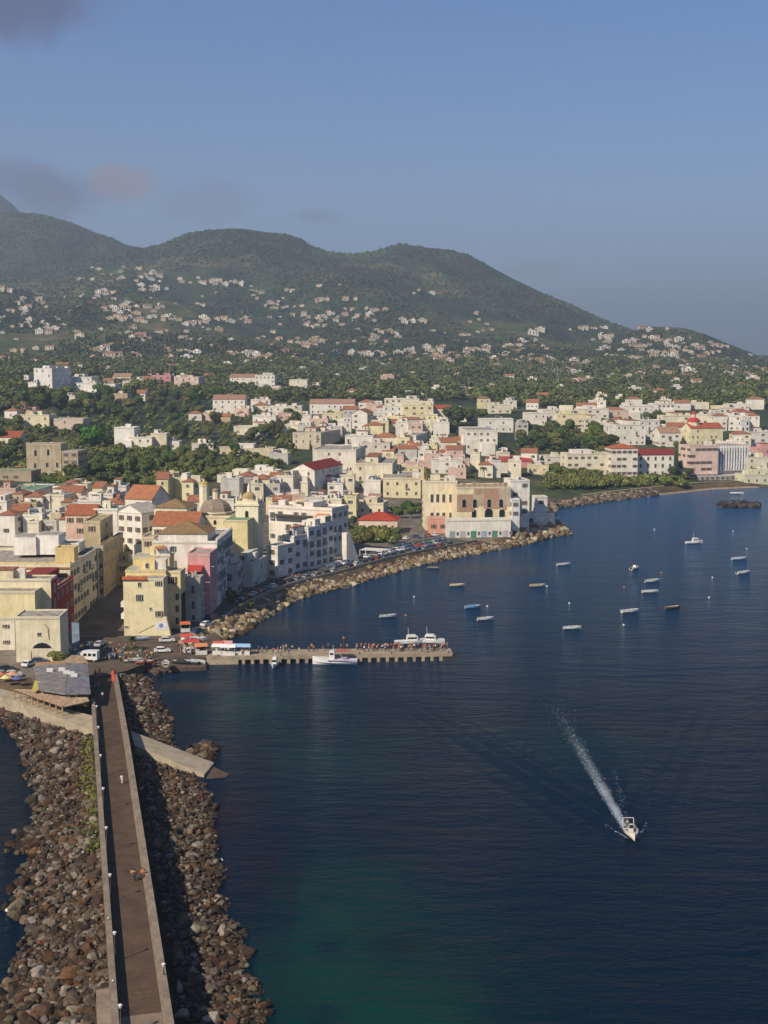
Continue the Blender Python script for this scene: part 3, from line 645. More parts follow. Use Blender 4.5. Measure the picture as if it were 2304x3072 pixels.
# ------------------------------------------------------------------ buildings
W_ = (.80, .77, .71); C_ = (.79, .74, .60); Y_ = (.74, .59, .29); PK = (.62, .33, .33); T_ = (.50, .41, .26); G_ = (.56, .56, .54); PP = (.72, .52, .45); ST_ = (.44, .37, .27); MR = (.26, .045, .04); LY = (.76, .70, .45)
FLAT = (.42, .38, .33); GREENR = (.22, .36, .22); REDT = (.40, .18, .11); BRT = (.33, .23, .12); GREYR = (.34, .34, .36); REDD = (.30, .05, .045)
glass = plain((0.018, 0.022, 0.026), 0.25, 0.5, 0.2, 1.0, name='window_glass')
framem = plain((0.62, 0.58, 0.50), 0.7, 0.2, name='window_surround')
SHC = {'g': (0.03, 0.075, 0.05), 'b': (0.13, 0.07, 0.04), 'w': (0.55, 0.53, 0.48), 'n': None, 't': (0.10, 0.16, 0.17)}
WM = {}
def win_mesh(style, ww, hh, split):
    k = (style, ww, hh, split)
    if k in WM: return WM[k]
    m = MB(); p = MB(); t = 0.14; x = ww/2; pb = p if split else m
    if style[0] == 'a':
        n = 8; arc = [(x*math.cos(math.pi*i/n), hh-x+x*math.sin(math.pi*i/n)) for i in range(n+1)]; prof = [(-x, 0)]+[(x, 0)]+arc
        pb.add([(a, -0.03, b) for a, b in prof], [tuple(range(len(prof)))], glass)
        xo = x+t; arco = [(xo*math.cos(math.pi*i/n), hh-x+xo*math.sin(math.pi*i/n)) for i in range(n+1)]
        for i in range(n): m.add([(arc[i][0], -0.09, arc[i][1]), (arco[i][0], -0.09, arco[i][1]), (arco[i+1][0], -0.09, arco[i+1][1]), (arc[i+1][0], -0.09, arc[i+1][1])], [(0, 1, 2, 3)], framem)
        m.box(-xo, -x, -0.09, 0, 0, hh-x, framem).box(x, xo, -0.09, 0, 0, hh-x, framem)
    else:
        pb.add([(-x, -0.03, 0), (x, -0.03, 0), (x, -0.03, hh), (-x, -0.03, hh)], [(0, 1, 2, 3)], glass)
        m.box(-x-t, x+t, -0.10, 0, hh, hh+t, framem).box(-x-t, x+t, -0.16, 0, -0.12, 0, framem).box(-x-t, -x, -0.10, 0, 0, hh, framem).box(x, x+t, -0.10, 0, 0, hh, framem)
        m.box(-0.03, 0.03, -0.07, -0.035, 0, hh, framem)
        c = SHC[style[1]]
        if c: 
            sm_ = plain(c, 0.7, 0.2, 0.2, 4.0, name='shutter_paint'); m.box(-x-t-ww*.5, -x-t, -0.13, -0.02, 0, hh, sm_).box(x+t, x+t+ww*.5, -0.13, -0.02, 0, hh, sm_)
    WM[k] = (m.mesh('window'), p.mesh('pane') if split else None); return WM[k]
def add_win(root, face, u, z, ww, hh, style, w, d, split=False, name='window'):
    me, pm = win_mesh(style, ww, hh, split)
    loc, rz = {'f': ((u, -0.001, z), 0), 'r': ((0.001, u, z), math.pi/2), 'l': ((-w-0.001, u, z), -math.pi/2)}[face]
    o = link(name, me, root, loc, rz)
    if pm: link('pane', pm, o)
    return o
hr = random.Random(11)
HOUSES = []
def locate(xr, yt, H=None, yb=None, Y=None, z0=None, ymin=255):
    if Y is not None:
        t = PD(xr, yt, Y)
        if z0 is None: z0 = float(Tz(t.x, t.y))
        return Vector((t.x, t.y, z0)), t.z-z0
    if yb is not None:
        x, y, z = ray(xr, yb, ymin); t = PD(xr, yt, float(y[0])); return Vector((float(x[0]), float(y[0]), float(z[0]))), t.z-float(z[0])
    x, y, z = ray(xr, yt, ymin, H); return Vector((float(x[0]), float(y[0]), float(z[0]))), H
def edge(o, dirx, diry, px, H):
    """length along dir from o so that the point at roof height projects to column px"""
    k = (px-CX)/F; D = CH-(o.z+H)
    a = o.x-k*(o.y*CT+D*ST); b = k*CT*diry-dirx
    return a/b
def house(label, xl, xr, yt, H=None, yb=None, rot=0, xs=None, d=None, wall_c=W_, roof='flat', roof_c=None, cat='house', name='house', near=False, ymin=255, Y=None, z0=None,
          win='auto', style='nb', wstep=3.2, par=0.5, bits=True, group=None, floors=None, rh=None, balc=0, side=True, wprob=0.9, basez=-4.0, dirt=0.35, faces=None, ww=0.95, hh=1.6, trim=True):
    if group is None: group = 'houses and buildings of the town'
    g, H = locate(xr, yt, H, yb, Y, z0, ymin)
    r = R(rot); ux = (math.cos(r), math.sin(r)); uy = (-math.sin(r), math.cos(r))
    w = abs(edge(g, -ux[0], -ux[1], xl, H))
    if xs is not None: d = abs(edge(g, uy[0], uy[1], xs, H))
    if d is None: d = max(7, min(14, w*0.8))
    d = min(d, 45); w = min(w, 90)
    root = empty(name, g, r, label, cat, group)
    wm = wall(wall_c, dirt=dirt); m = MB(); m.box(-w, 0, 0, d, basez, H, wm); m.build('wall', root)
    if roof == 'flat':
        rc = roof_c or FLAT; rm = plain(rc, 0.9, 0.1, 0.3, 0.6, name='roof_screed'); b = MB(); b.box(-w+0.28, -0.28, 0.28, d-0.28, H-0.2, H+0.05, rm)
        ro = b.build('roof', root)
        if par > 0:
            b = MB(); e = 0.06
            b.box(-w-e, e, -e, 0.25, H+0.002, H+par, wm).box(-w-e, e, d-0.25, d+e, H+0.002, H+par, wm).box(-w-e, -w+0.25, 0.25, d-0.25, H+0.002, H+par, wm).box(-0.25, e, 0.25, d-0.25, H+0.002, H+par, wm)
            b.build('roof_parapet', root)
        if bits:
            if w > 5 and d > 5 and H > 4 and z0 is None:
                if hr.random() < .55:
                    b = MB(); a0 = hr.uniform(.05, .5); a1 = a0+hr.uniform(.3, .45); uh = hr.uniform(2.2, 3.0); y0 = d*hr.uniform(.15, .45); rmm = wall(hr.choice([wall_c, wall_c, W_]))
                    b.box(-w*a1, -w*a0, y0, d-.3, H+.06, H+uh, rmm); up = b.build('upper_room', root); add_win(root, 'f', -w*(a0+a1)/2, H+.5, .8, 1.3, 'nn', w, d).location.y = y0-.001
                    if hr.random() < .4: b = MB(); b.box(-w*a1-.2, -w*a0+.2, y0-.2, d-.1, H+uh+.002, H+uh+.25, tile(REDT)); b.build('tiled_roof', root)
                if hr.random() < .3 and w > 8:
                    b = MB(); a0 = hr.uniform(0, .5); hh2 = H*hr.uniform(.35, .6); b.box(-w*(a0+.42), -w*a0-.05, -2.4, -.005, basez, hh2, wm); b.build('annex', root)
                if hr.random() < .35:
                    cc = hr.choice([(.5, .2, .1), (.55, .5, .4), (.2, .3, .42), (.6, .45, .2), (.45, .42, .38)]); b = MB(); x = -w*hr.uniform(.1, .6); b.add([(x-3.2, 1.0, H+2.3), (x, 1.0, H+2.3), (x, 3.8, H+2.6), (x-3.2, 3.8, H+2.6)], [(0, 1, 2, 3)], plain(cc, .9, .1, .15, 1.5, name='awning')); [b.box(q-.04, q+.04, r-.04, r+.04, H+.05, H+2.35, framem) for q in (x-3.1, x-.1) for r in (1.05, 3.7)]; b.build('roof_awning', root)
            for _ in range(hr.choice([1, 2, 3, 4]) if w > 7 else hr.choice([0, 1, 2])):
                k = hr.choice(['chimney', 'stair_hut', 'water_tank', 'stair_hut', 'chimney']); x = -hr.uniform(1.5, max(1.6, w-2.5)); y = hr.uniform(1.5, max(1.6, d-3)); b = MB()
                if k == 'chimney': b.box(x-.35, x+.35, y-.35, y+.35, H, H+hr.uniform(1.2, 2.2), wm)
                elif k == 'water_tank': b.cyl(x, y, H, H+1.3, .6, .6, plain(hr.choice([(.5, .52, .55), (.2, .35, .55), (.6, .58, .5)]), name='tank'), 8)
                else:
                    a = hr.uniform(1.3, 2.2); x = max(x, -w+a+.4); x = min(x, -a-.3); b.box(x-a, x+a, y, min(y+hr.uniform(2.5, 4), d-.3), H+.03, H+hr.uniform(2.0, 2.7), wall(hr.choice([wall_c, W_, C_])))
                b.build(k, root)
    elif roof == 'hip': b = MB(); b.hip(-w, 0, 0, d, H, rh or min(w, d)*0.22, tile(roof_c or REDT)); b.build('roof', root)
    elif roof in ('gx', 'gy'):
        b = MB(); b.gable(-w, 0, 0, d, H, rh or (d if roof == 'gx' else w)*0.24, tile(roof_c or REDT), wm, 'x' if roof == 'gx' else 'y'); b.build('roof', root)
    if trim and H > 6:
        b = MB(); b.box(-w-.12, .12, -.12, 0.0, H-.35, H-.1, framem).box(0.0, .12, 0, d, H-.35, H-.1, framem); b.build('cornice', root)
    nf = floors or max(1, int(H/3.5)); fh = H/nf
    if faces is None:
        faces = 'f'+('r' if side and (edge_vis(g, ux)) else 'l' if side else '')
    if win == 'auto':
        for fc in faces:
            L = w if fc == 'f' else d; n = max(1, int(L/wstep)); n = min(n, 12); cnt = 0
            for fl in range(nf):
                for i in range(n):
                    if hr.random() > wprob: continue
                    u = (i+0.5)*L/n; u = -u if fc == 'f' else u
                    door = balc and fl > 0 and hr.random() < balc
                    z = fl*fh+(fh-hh)*0.5 if not door else fl*fh+0.25
                    sty = style if not (fl == 0 and hr.random() < .3) else 'n'+style[1:]
                    o = add_win(root, fc, u, z, ww, hh if not door else 2.25, sty, w, d, near); cnt += 1
                    if door:
                        bb = MB(); bb.box(-1.1, 1.1, -1.0, 0, -0.2, -0.05, framem)
                        ir = plain((0.08, 0.08, 0.08), 0.5, 0.4, name='iron')
                        bb.box(-1.1, 1.1, -1.0, -0.96, 0.85, 0.9, ir).box(-1.1, -1.06, -0.96, 0, .85, .9, ir).box(1.06, 1.1, -.96, 0, .85, .9, ir)
                        for q in range(8): bb.box(-1.1+q*.31, -1.07+q*.31, -.99, -.97, -.05, .85, ir)
                        loc, rz = {'f': ((u, -0.002, z), 0), 'r': ((0.002, u, z), math.pi/2), 'l': ((-w-0.002, u, z), -math.pi/2)}[fc]
                        bb.build('balcony', root, loc, rz)
    HOUSES.append((root, w, d, H)); root['_w'] = w
    del root['_w']
    return root, g, w, d, H
def edge_vis(g, ux): return (-g.x*ux[0]-g.y*ux[1]) > 0
def on_front(g, rot, px, py):
    """photo pixel -> (local x, local z) on the front plane"""
    r = R(rot); n = Vector((math.sin(r), -math.cos(r), 0)); dd = PD(px, py, 1000)-Vector((0, 0, CH)); o = Vector((0, 0, CH))
    t = (g-o).dot(n)/dd.dot(n); q = o+dd*t-g; return q.x*math.cos(r)+q.y*math.sin(r), q.z
def on_side(g, rot, px, py):
    r = R(rot); n = Vector((math.cos(r), math.sin(r), 0)); dd = PD(px, py, 1000)-Vector((0, 0, CH)); o = Vector((0, 0, CH))
    t = (g-o).dot(n)/dd.dot(n); q = o+dd*t-g; return -q.x*math.sin(r)+q.y*math.cos(r), q.z
def part(root, name, fn, loc=None, rz=0):
    b = MB(); fn(b); return b.build(name, root, loc, rz)
# ---- left row along the street
r1 = house('cream house with a blocked arch and creeper beside the restaurant roof', 45, 183, 1853, yb=1985, rot=2, d=9, wall_c=(.76, .70, .52), win=None, near=True, bits=False, par=.35)
root, g, w, d, H = r1
add_win(root, 'f', on_front(g, 2, 118, 1903)[0], on_front(g, 2, 118, 1908)[1], 0.8, 0.8, 'nn', w, d, True)
u, z = on_front(g, 2, 128, 1985); add_win(root, 'f', u, 0.1, 5.4, 4.6, 'an', w, d, True, 'arch')
part(root, 'blocked_arch', lambda b: b.box(u-2.5, u+2.5, -.12, -0.04, 0.1, 3.3, wall((.72, .66, .5))))
part(root, 'gutter_pipe', lambda b: b.tube((-3.6, -.12, H-1.5), (-2.9, -.12, H-2.6), .1, plain(T_)).tube((-2.9, -.12, H-2.6), (-2.7, -.12, H-5.2), .1, plain(T_)))
house('low cream house with tiny windows at the left edge beside the blocked arch', -60, 46, 1855, yb=1950, rot=2, d=9, wall_c=(.76, .72, .60), near=True, bits=False, par=.3, wprob=.5, ww=.7, hh=.8)
house('blank pale yellow block stepping up behind the arch house', -90, 104, 1777, Y=313, rot=0, d=6, wall_c=(.76, .68, .42), win=None, par=.3, bits=False)
house('flat roofed maroon house lining the street behind the cream front', -60, 166, 1768, Y=325.5, rot=0, d=19, wall_c=MR, near=True, style='nn', bits=True, dirt=.25, wstep=4.5)
root, g, w, d, H = house('cream house whose street side is painted maroon', -90, 152, 1740, Y=319, rot=0, d=6, wall_c=(.77, .71, .50), win=None, near=True, bits=True, par=.35)
part(root, 'maroon_side_wall', lambda b: b.box(0.003, .12, 0.05, d, -3, H-.4, wall(MR, dirt=.2)))
for i in range(1):
    for f in range(4): 
        o = add_win(root, 'r', 3+i*6, 1.2+f*3.9, 1.1, 2.0, 'nn', w, d, True); o.location.x = .125
for pxx in (45, 52, 72, 80): add_win(root, 'f', on_front(g, 0, pxx, 1755)[0], H-2.6, .5, .7, 'nn', w, d, True)
part(root, 'white_chimney', lambda b: b.box(-8.2, -6.8, 1.2, 2.4, H, H+2.6, wall(W_)))
root, g, w, d, H = house('long cream house with a yellow terrace wall and orange cornice', -120, 210, 1703, Y=346, rot=0, xs=290, wall_c=(.77, .72, .56), style='ng', near=True, balc=.3, par=.9, wstep=3.4, bits=False)
part(root, 'orange_cornice', lambda b: b.box(-w-.3, .3, -.35, -.125, H-.25, H+.15, plain((.52, .2, .06))))
part(root, 'terrace_wall', lambda b: b.box(-w, 0, 0.3, .5, H+.95, H+1.5, wall(Y_)))
part(root, 'red_awning', lambda b: b.add([(-w*.55, -.05, H-1.2), (-3.5, -.05, H-1.2), (-3.5, -1.6, H-1.9), (-w*.55, -1.6, H-1.9)], [(0, 1, 2, 3)], plain((.4, .07, .04))))
house('plain white rooftop box with a small dark vent above the orange cornice', 40, 107, 1612, Y=363, z0=19.3, rot=0, d=9, win=None, par=.1, bits=False, wall_c=(.84, .82, .78), basez=0, trim=False)
house('brighter white rooftop box without any opening', 108, 175, 1606, Y=364, z0=19.3, rot=0, d=8, win=None, par=.1, bits=False, wall_c=(.86, .85, .82), basez=0, trim=False)
house('low white parapet room right of the two rooftop boxes', 176, 236, 1634, Y=368, z0=19.3, rot=0, d=8, win=None, bits=False, basez=0, trim=False)
house('yellow stair room on the terrace above the street', 165, 222, 1648, Y=352, z0=19.0, rot=0, d=5, wall_c=Y_, win=None, bits=False, basez=0, trim=False)
house('tan tower house with tall shaded street wall', 296, 309, 1640, Y=381, rot=0, xs=369, wall_c=T_, style='nn', near=True, wprob=.8, bits=True, wstep=4.5)
house('tall tan block with a thin brown roof edge behind the white rooftop boxes', 250, 300, 1567, Y=397, rot=0, xs=338, wall_c=(.55, .46, .30), near=True, roof='flat', roof_c=T_, style='nb', wprob=.6, bits=False)
house('grey shuttered house with balconies deep in the street', 258, 292, 1652, Y=378, rot=0, xs=306, wall_c=(.38, .36, .34), near=True, style='ng', balc=.6, wprob=.9)
house('narrow ochre house closing the street end', 315, 372, 1640, Y=425, rot=0, d=10, wall_c=(.5, .4, .2), near=True)
house('shaded ochre house at the bend of the street behind the yellow corner house', 340, 400, 1690, Y=400, rot=0, d=10, wall_c=(.5, .4, .2), near=True)
# ---- middle block
root, g, w, d, H = house('yellow cream corner house facing the square with three odd windows', 369, 493, 1738, yb=1907, rot=0, d=8, wall_c=(.80, .72, .47), win=None, near=True, par=.25, bits=False, dirt=.2)
for (a, b_, ww_, hh_, st_) in ((419, 1760, .8, 1.1, 'nn'), (476, 1758, .8, 1.2, 'ng'), (419, 1803, .8, 1.7, 'ng'), (452, 1831, .5, .7, 'nn'), (478, 1850, .9, 1.5, 'nb'), (380, 1883, .9, .4, 'nn')):
    u, z = on_front(g, 0, a, b_); add_win(root, 'f', u, z, ww_, hh_, st_, w, d, True)
part(root, 'tile_edge', lambda b: b.add([(-w-.3, -.5, H+.05), (-w*.4, -.5, H+.05), (-w*.4, .3, H+.7), (-w-.3, .3, H+.7)], [(0, 1, 2, 3)], tile((.5, .14, .05))).box(-w-.3, -w*.4, -.5, -.05, H-.12, H+.02, tile((.5, .14, .05))))
u, z = on_front(g, 0, 484, 1890)
part(root, 'white_panel', lambda b: b.box(u-1.5, u+1.5, -.06, -.005, z, z+2.3, plain((.75, .76, .78), name='panel')))
part(root, 'blue_emblem', lambda b: b.add([(u+.55*math.cos(i*math.pi/8)*(1+.15*(i % 2)), -.07, z+1.2+.62*math.sin(i*math.pi/8)) for i in range(16)], [tuple(range(16))], plain((.20, .28, .55), name='emblem')))
part(root, 'sloping_buttress', lambda b: b.add([(0, 0, -1), (1.9, 0, -1), (0.6, 0, 5.2), (0, 0, 5.2), (0, 2.2, -1), (1.9, 2.2, -1), (.6, 2.2, 5.2), (0, 2.2, 5.2)], [(0, 1, 2, 3), (7, 6, 5, 4), (1, 5, 6, 2), (3, 2, 6, 7)], wall((.8, .72, .47), dirt=.2)))
for zz in (7.3, 10.5): part(root, 'white_balcony', lambda b: b.box(-w-1.1, -w, 1.5, 4.5, zz-3, zz-1.6, wall(W_)))
part(root, 'diagonal_stair_line', lambda b: b.tube((-w*.62, -.06, .9), (-w*.25, -.06, 2.9), .07, plain((.3, .25, .15))))
house('bright yellow setback storey with a grey terrace behind the corner house', 376, 497, 1712, Y=341, rot=0, d=8, wall_c=(.80, .66, .32), win=None, par=.15, roof_c=(.5, .49, .44), bits=True)
house('yellow upper flat with a pale roof terrace above the setback storey', 398, 508, 1672, Y=350, rot=0, d=8, wall_c=(.80, .67, .36), win=None, par=.15, roof_c=(.5, .49, .44), bits=True)
root, g, w, d, H = house('slim yellow house with one dark upper window and lit balconies', 497, 541, 1716, Y=342, rot=-4, xs=556, wall_c=(.80, .66, .36), win=None, near=True, par=.3)
u, z = on_front(g, -4, 518, 1752); add_win(root, 'f', u, z, 1.1, 2.0, 'nb', w, d, True)
for k in range(3): u, z = on_front(g, -4, 532, 1800+k*36); add_win(root, 'f', u, z, .9, 1.8, 'nn', w, d, True)
part(root, 'creeper', lambda b: b.box(.02, .3, .4, d*.7, -1, H*.62, plain((.03, .05, .025), .9, .1, .4, 3, name='creeper')))
house('shaded grey house with stacked balconies between the yellow and pink houses', 557, 600, 1738, Y=349, rot=-4, xs=612, wall_c=(.45, .44, .42), near=True, style='nn', balc=.8)
root, g, w, d, H = house('pink house with a broken roofline and a red awning terrace', 563, 629, 1664, Y=357, rot=-4, xs=650, wall_c=(.70, .36, .38), near=True, style='nn', wprob=.5, balc=.4, d=None)
part(root, 'red_awning', lambda b: b.add([(-w*.95, -3.4, H-4.4), (-w*.3, -3.4, H-4.4), (-w*.3, -.05, H-3.0), (-w*.95, -.05, H-3.0)], [(0, 1, 2, 3)], plain((.45, .06, .04), name='awning')))
root, g, w, d, H = house('large white house with a hipped tan tile roof and long shaded side', 460, 651, 1628, Y=367, rot=-2, xs=697, wall_c=(.82, .79, .74), near=True, style='nt', balc=.45, wprob=.85, bits=False, par=.5, wstep=3.4)
part(root, 'upper_storey', lambda b: b.box(-w+1, -3.2, 2.2, d*.55, H+.06, H+2.3, wall(W_)))
part(root, 'tiled_roof', lambda b: b.hip(-w+1, -3.2, 2.2, d*.55, H+2.32, 3.0, tile(BRT)))
part(root, 'battlement', lambda b: [b.box(-.4, .05, k*2.4, k*2.4+1.2, H+.52, H+1.3, wall(W_)) for k in range(int(d/2.4))])
house('house with a wide sloping orange tile roof behind the hipped roof', 456, 592, 1577, Y=392, rot=-2, d=15, wall_c=C_, roof='gx', roof_c=(.46, .19, .10), near=True, rh=3.4)
house('cream house with a walled terrace left of the orange tile roof', 425, 462, 1615, Y=385, rot=-2, d=12, wall_c=(.72, .62, .40), near=True, wprob=.5)
house('low grey green shaded annex in front of the church', 697, 757, 1692, yb=1766, rot=-12, xs=800, wall_c=(.60, .62, .56), near=True, style='nn', wprob=.3)
house('flat white seafront house with a red terrace left of the church annex', 655, 712, 1700, Y=385, rot=-2, d=10, wall_c=(.55, .5, .5), near=True, balc=.5)
# ---- church
root, g, w, d, H = house('tall yellow church block with a pale green flat roof', 672, 742, 1563, Y=412, rot=-6, xs=779, wall_c=(.78, .68, .38), win=None, roof_c=GREENR, par=.25, bits=False, cat='church', name='church', near=True)
add_win(root, 'r', d*.55, H*.6, 1.0, 2.6, 'nn', w, d, True); 
gt, Ht = locate(774, 1507, Y=421, z0=3.0); tw = MB(); root2 = empty('bell_tower', gt, R(-6), 'square cream bell tower with corner pinnacles and small dome', 'bell tower', None)
wt = abs(edge(gt, -math.cos(R(-6)), -math.sin(R(-6)), 706, Ht)); cw = wall((.80, .74, .55), dirt=.25)
part(root2, 'tower_wall', lambda b: b.box(-wt, 0, 0, wt, -3, Ht-1.2, cw))
part(root2, 'cornice', lambda b: b.box(-wt-.35, .35, -.35, wt+.35, Ht-1.198, Ht-.5, cw))
part(root2, 'parapet', lambda b: b.box(-wt, 0, 0, .3, Ht-.49, Ht+.5, cw).box(-wt, 0, wt-.3, wt, Ht-.49, Ht+.5, cw).box(-.3, 0, .3, wt-.3, Ht-.49, Ht+.5, cw).box(-wt, -wt+.3, .3, wt-.3, Ht-.49, Ht+.5, cw))
for a in (0.35, wt-.35):
    for b_ in (0.35, wt-.35): part(root2, 'pinnacle', lambda b: b.cyl(-a, b_, Ht+.5, Ht+1.2, .45, .4, cw, 6).cyl(-a, b_, Ht+1.2, Ht+2.6, .35, .04, cw, 6))
part(root2, 'dome', lambda b: b.cyl(-wt/2, wt/2, Ht-.5, Ht+1.0, 2.5, 2.3, cw, 8).dome(-wt/2, wt/2, Ht+1.0, 2.4, 2.2, tile((.50, .40, .22)), 8, 4).cyl(-wt/2, wt/2, Ht+3.1, Ht+5.0, .7, .5, cw, 6).cyl(-wt/2, wt/2, Ht+5.0, Ht+6.2, .5, .05, cw, 6))
for fc in 'fr': add_win(root2, fc, -wt/2 if fc == 'f' else wt/2, Ht-5.2, 1.1, 2.3, 'an', wt, wt, True)
def domed(px, y_base, y_apex, y_top, wpx, Y, label, name, cat, tilec, n=8, drum=4, body=True):
    c0 = PD(px, y_base, Y); rad = wpx/2/F*Y; ap = PD(px, y_apex, Y).z; tp = PD(px, y_top, Y).z; gz = float(Tz(c0.x, c0.y)); rt = empty(name, (c0.x, c0.y, gz), R(-6), label, cat)
    zb = c0.z-gz; za = ap-gz; zt = tp-gz
    part(rt, 'drum', lambda b: b.cyl(0, 0, -2, zb, rad*1.02, rad*1.02, cw, n)); part(rt, 'cornice', lambda b: b.cyl(0, 0, zb+.002, zb+.4, rad*1.1, rad*1.1, cw, n))
    part(rt, 'dome', lambda b: b.dome(0, 0, zb+.4, rad*1.0, za-zb-.3, tile(tilec), n, 5, .85))
    l = part(rt, 'lantern', lambda b: b.cyl(0, 0, za-.3, za+(zt-za)*.7, rad*.2, rad*.2, cw, 8)); part(l, 'lantern_cap', lambda b: b.dome(0, 0, za+(zt-za)*.7, rad*.24, (zt-za)*.3, tile(tilec), 8, 3))
    for k in range(8):
        a = k*math.pi/4+R(22.5); part(rt, 'dormer', lambda b: b.cyl(rad*.8*math.cos(a), rad*.8*math.sin(a), zb-1.6, zb+.1, .45, .45, glass, 6)) if k in (4, 5, 6, 7) and n == 8 and drum else None
    return rt
domed(648, 1536, 1497, 1464, 98, 440, 'grey tiled church dome with a cream lantern', 'church_dome', 'dome', (.34, .30, .24))
domed(612, 1458, 1444, 1436, 30, 452, 'slim white turret capped with a small yellow dome', 'turret', 'turret', (.62, .48, .16), 8, 0)
house('cream nave wall of the domed church with arched windows', 600, 690, 1552, Y=430, rot=-6, d=20, wall_c=(.76, .68, .46), near=True, style='an', wprob=.7, cat='church', name='church_nave', bits=False)
# ---- seafront terrace right of the church
root, g, w, d, H = house('low white end house with two tiny windows on the seafront', 799, 834, 1642, yb=1736, rot=-32, xs=882, wall_c=(.82, .79, .74), near=True, style='nb', wprob=.75, bits=False)
root, g, w, d, H = house('stepped white seafront house with a lit rooftop box', 846, 882, 1612, Y=431, rot=-32, xs=925, wall_c=(.80, .78, .75), near=True, style='nt', balc=.4, wprob=.95)
root, g, w, d, H = house('grey white seafront house with tall shaded windows', 876, 925, 1586, Y=437, rot=-32, xs=966, wall_c=(.78, .77, .76), near=True, style='nt', balc=.4, wprob=.95)
root, g, w, d, H = house('white seafront house with a bright vertical pilaster and balconies', 930, 964, 1574, Y=444, rot=-32, xs=1002, wall_c=(.82, .80, .78), near=True, style='nt', balc=.5, wprob=.95)
root, g, w, d, H = house('long white terrace house with orange flower terrace at the seafront end', 806, 996, 1532, Y=462, rot=-26, xs=1044, wall_c=(.84, .78, .70), near=True, style='nt', balc=.4, wprob=.8, par=1.0)
part(root, 'terrace_canopy', lambda b: b.box(-w*.9, -w*.3, -3.0, -.05, H-2.6, H-2.3, plain((.12, .08, .06))))
part(root, 'orange_awning', lambda b: b.add([(-w*.22, -3, H-2.4), (-1, -3, H-2.4), (-1, -.05, H-1.2), (-w*.22, -.05, H-1.2)], [(0, 1, 2, 3)], plain((.6, .2, .09), name='awning')))
g0 = P(1040, 1694, 3.0); g1 = P(1082, 1688, 3.0); hz = PD(1040, 1600, g0.y).z
b = MB(); wv = wall(W_); dirb = (g1-g0); nn = Vector((-dirb.y, dirb.x, 0)).normalized()*2.5
q = [Vector((0, 0, -1)), Vector((dirb.x, dirb.y, -1)), Vector((dirb.x*.25, dirb.y*.25, hz-3)), Vector((0, 0, hz-3))]
b.add([tuple(v) for v in q]+[tuple(v+nn) for v in q], [(0, 1, 2, 3), (7, 6, 5, 4), (1, 5, 6, 2), (3, 2, 6, 7), (0, 3, 7, 4)], wv)
tag(b.build('stair_wall', None, g0), 'white triangular stair wall leaning on the end of the seafront terrace', 'stair wall', 'houses and buildings of the town')
# ---- palace group
root, g, w, d, H = house('old seaside palace with a ruined brick upper storey and arched windows', 1371, 1531, 1462, yb=1604, rot=6, d=16, wall_c=(.78, .70, .48), win=None, near=True, roof_c=T_, cat='palace', name='palace', bits=False, par=.4)
part(root, 'ruined_brick_storey', lambda b: [b.box(-w+q_*w, -w+r_*w, -.14-.012*k, -.01, H*a_, H*b_-.36, wall(c_, dirt=.3)) for k, (q_, r_, a_, b_, c_) in enumerate([(0, .32, .50, .88, (.44, .29, .20)), (.30, .52, .62, 1.0, (.52, .43, .30)), (.50, .80, .56, 1.0, (.46, .30, .21)), (.78, 1.0, .60, .98, (.50, .42, .33)), (.33, .47, .86, 1.0, (.45, .30, .22)), (.84, .92, .53, .66, (.44, .30, .21))])])
part(root, 'broken_parapet', lambda b: [b.box(-w+k*2.2, -w+k*2.2+1.6, -.1, .5, H+.41, H+.5+hr.uniform(.3, 1.8), wall((.46, .33, .24))) for k in range(int(w/2.2))])
for a in (1392, 1424, 1467, 1503): u, z = on_front(g, 6, a, 1518); o = add_win(root, 'f', u, z-.5, 1.7, 3.4, 'an', w, d, True); o.location.y = -.21
for a, s_ in ((1422, 1.9), (1466, 3.4), (1506, 2.4)): u, z = on_front(g, 6, a, 1556); add_win(root, 'f', u, z, s_, 3.2+s_*.35, 'an', w, d, True)
root, g, w, d, H = house('cream palace wing with two rows of tall narrow windows', 1277, 1371, 1446, yb=1590, rot=4, d=15, wall_c=(.80, .73, .53), near=True, win=None, cat='palace', name='palace_wing')
for yy in (1490, 1540):
    for a in (1296, 1313, 1331, 1352): u, z = on_front(g, 4, a, yy+12); add_win(root, 'f', u, z-.6, 1.15, 3.3 if yy < 1500 else 2.6, 'nn', w, d, True)
root, g, w, d, H = house('white lower palace front with wide shop arches and green doors', 1341, 1532, 1560, yb=1612, rot=6, d=4.5, wall_c=(.78, .76, .70), near=True, win=None, par=.7, bits=False)
dc = [(.5, .52, .55), (.10, .28, .2), (.35, .45, .55), (.10, .26, .18), (.45, .47, .5), (.3, .38, .42)]
for k in range(6):
    xk = -w*(k+.5)/6; part(root, 'shop_door', lambda b: b.box(xk-1.2, xk+1.2, -.06, -.003, .1, 2.9, plain(dc[k], .7, .2, .2, 2, name='door_paint')))
    add_win(root, 'f', xk+w/12, 1.2, .8, 1.3, 'nn', w, d, True)
house('salmon pink low house at the foot of the palace wing', 1288, 1342, 1558, yb=1600, rot=4, d=8, wall_c=(.72, .38, .30), near=True, wprob=.6, bits=False)
root, g, w, d, H = house('tall white tower house at the sea end of the palace', 1531, 1587, 1443, yb=1600, rot=8, d=12, wall_c=(.80, .79, .76), near=True, style='nb', wprob=.6, wstep=3, cat='tower house', name='tower_house')
house('slender white pillar house between palace and tower', 1536, 1558, 1500, yb=1608, rot=8, d=4, wall_c=(.74, .74, .74), near=True, wprob=.3, bits=False)
house('small square white tower above the rocks of the headland', 1606, 1641, 1492, yb=1578, rot=8, d=6, wall_c=(.76, .74, .70), near=True, wprob=.4, bits=False)
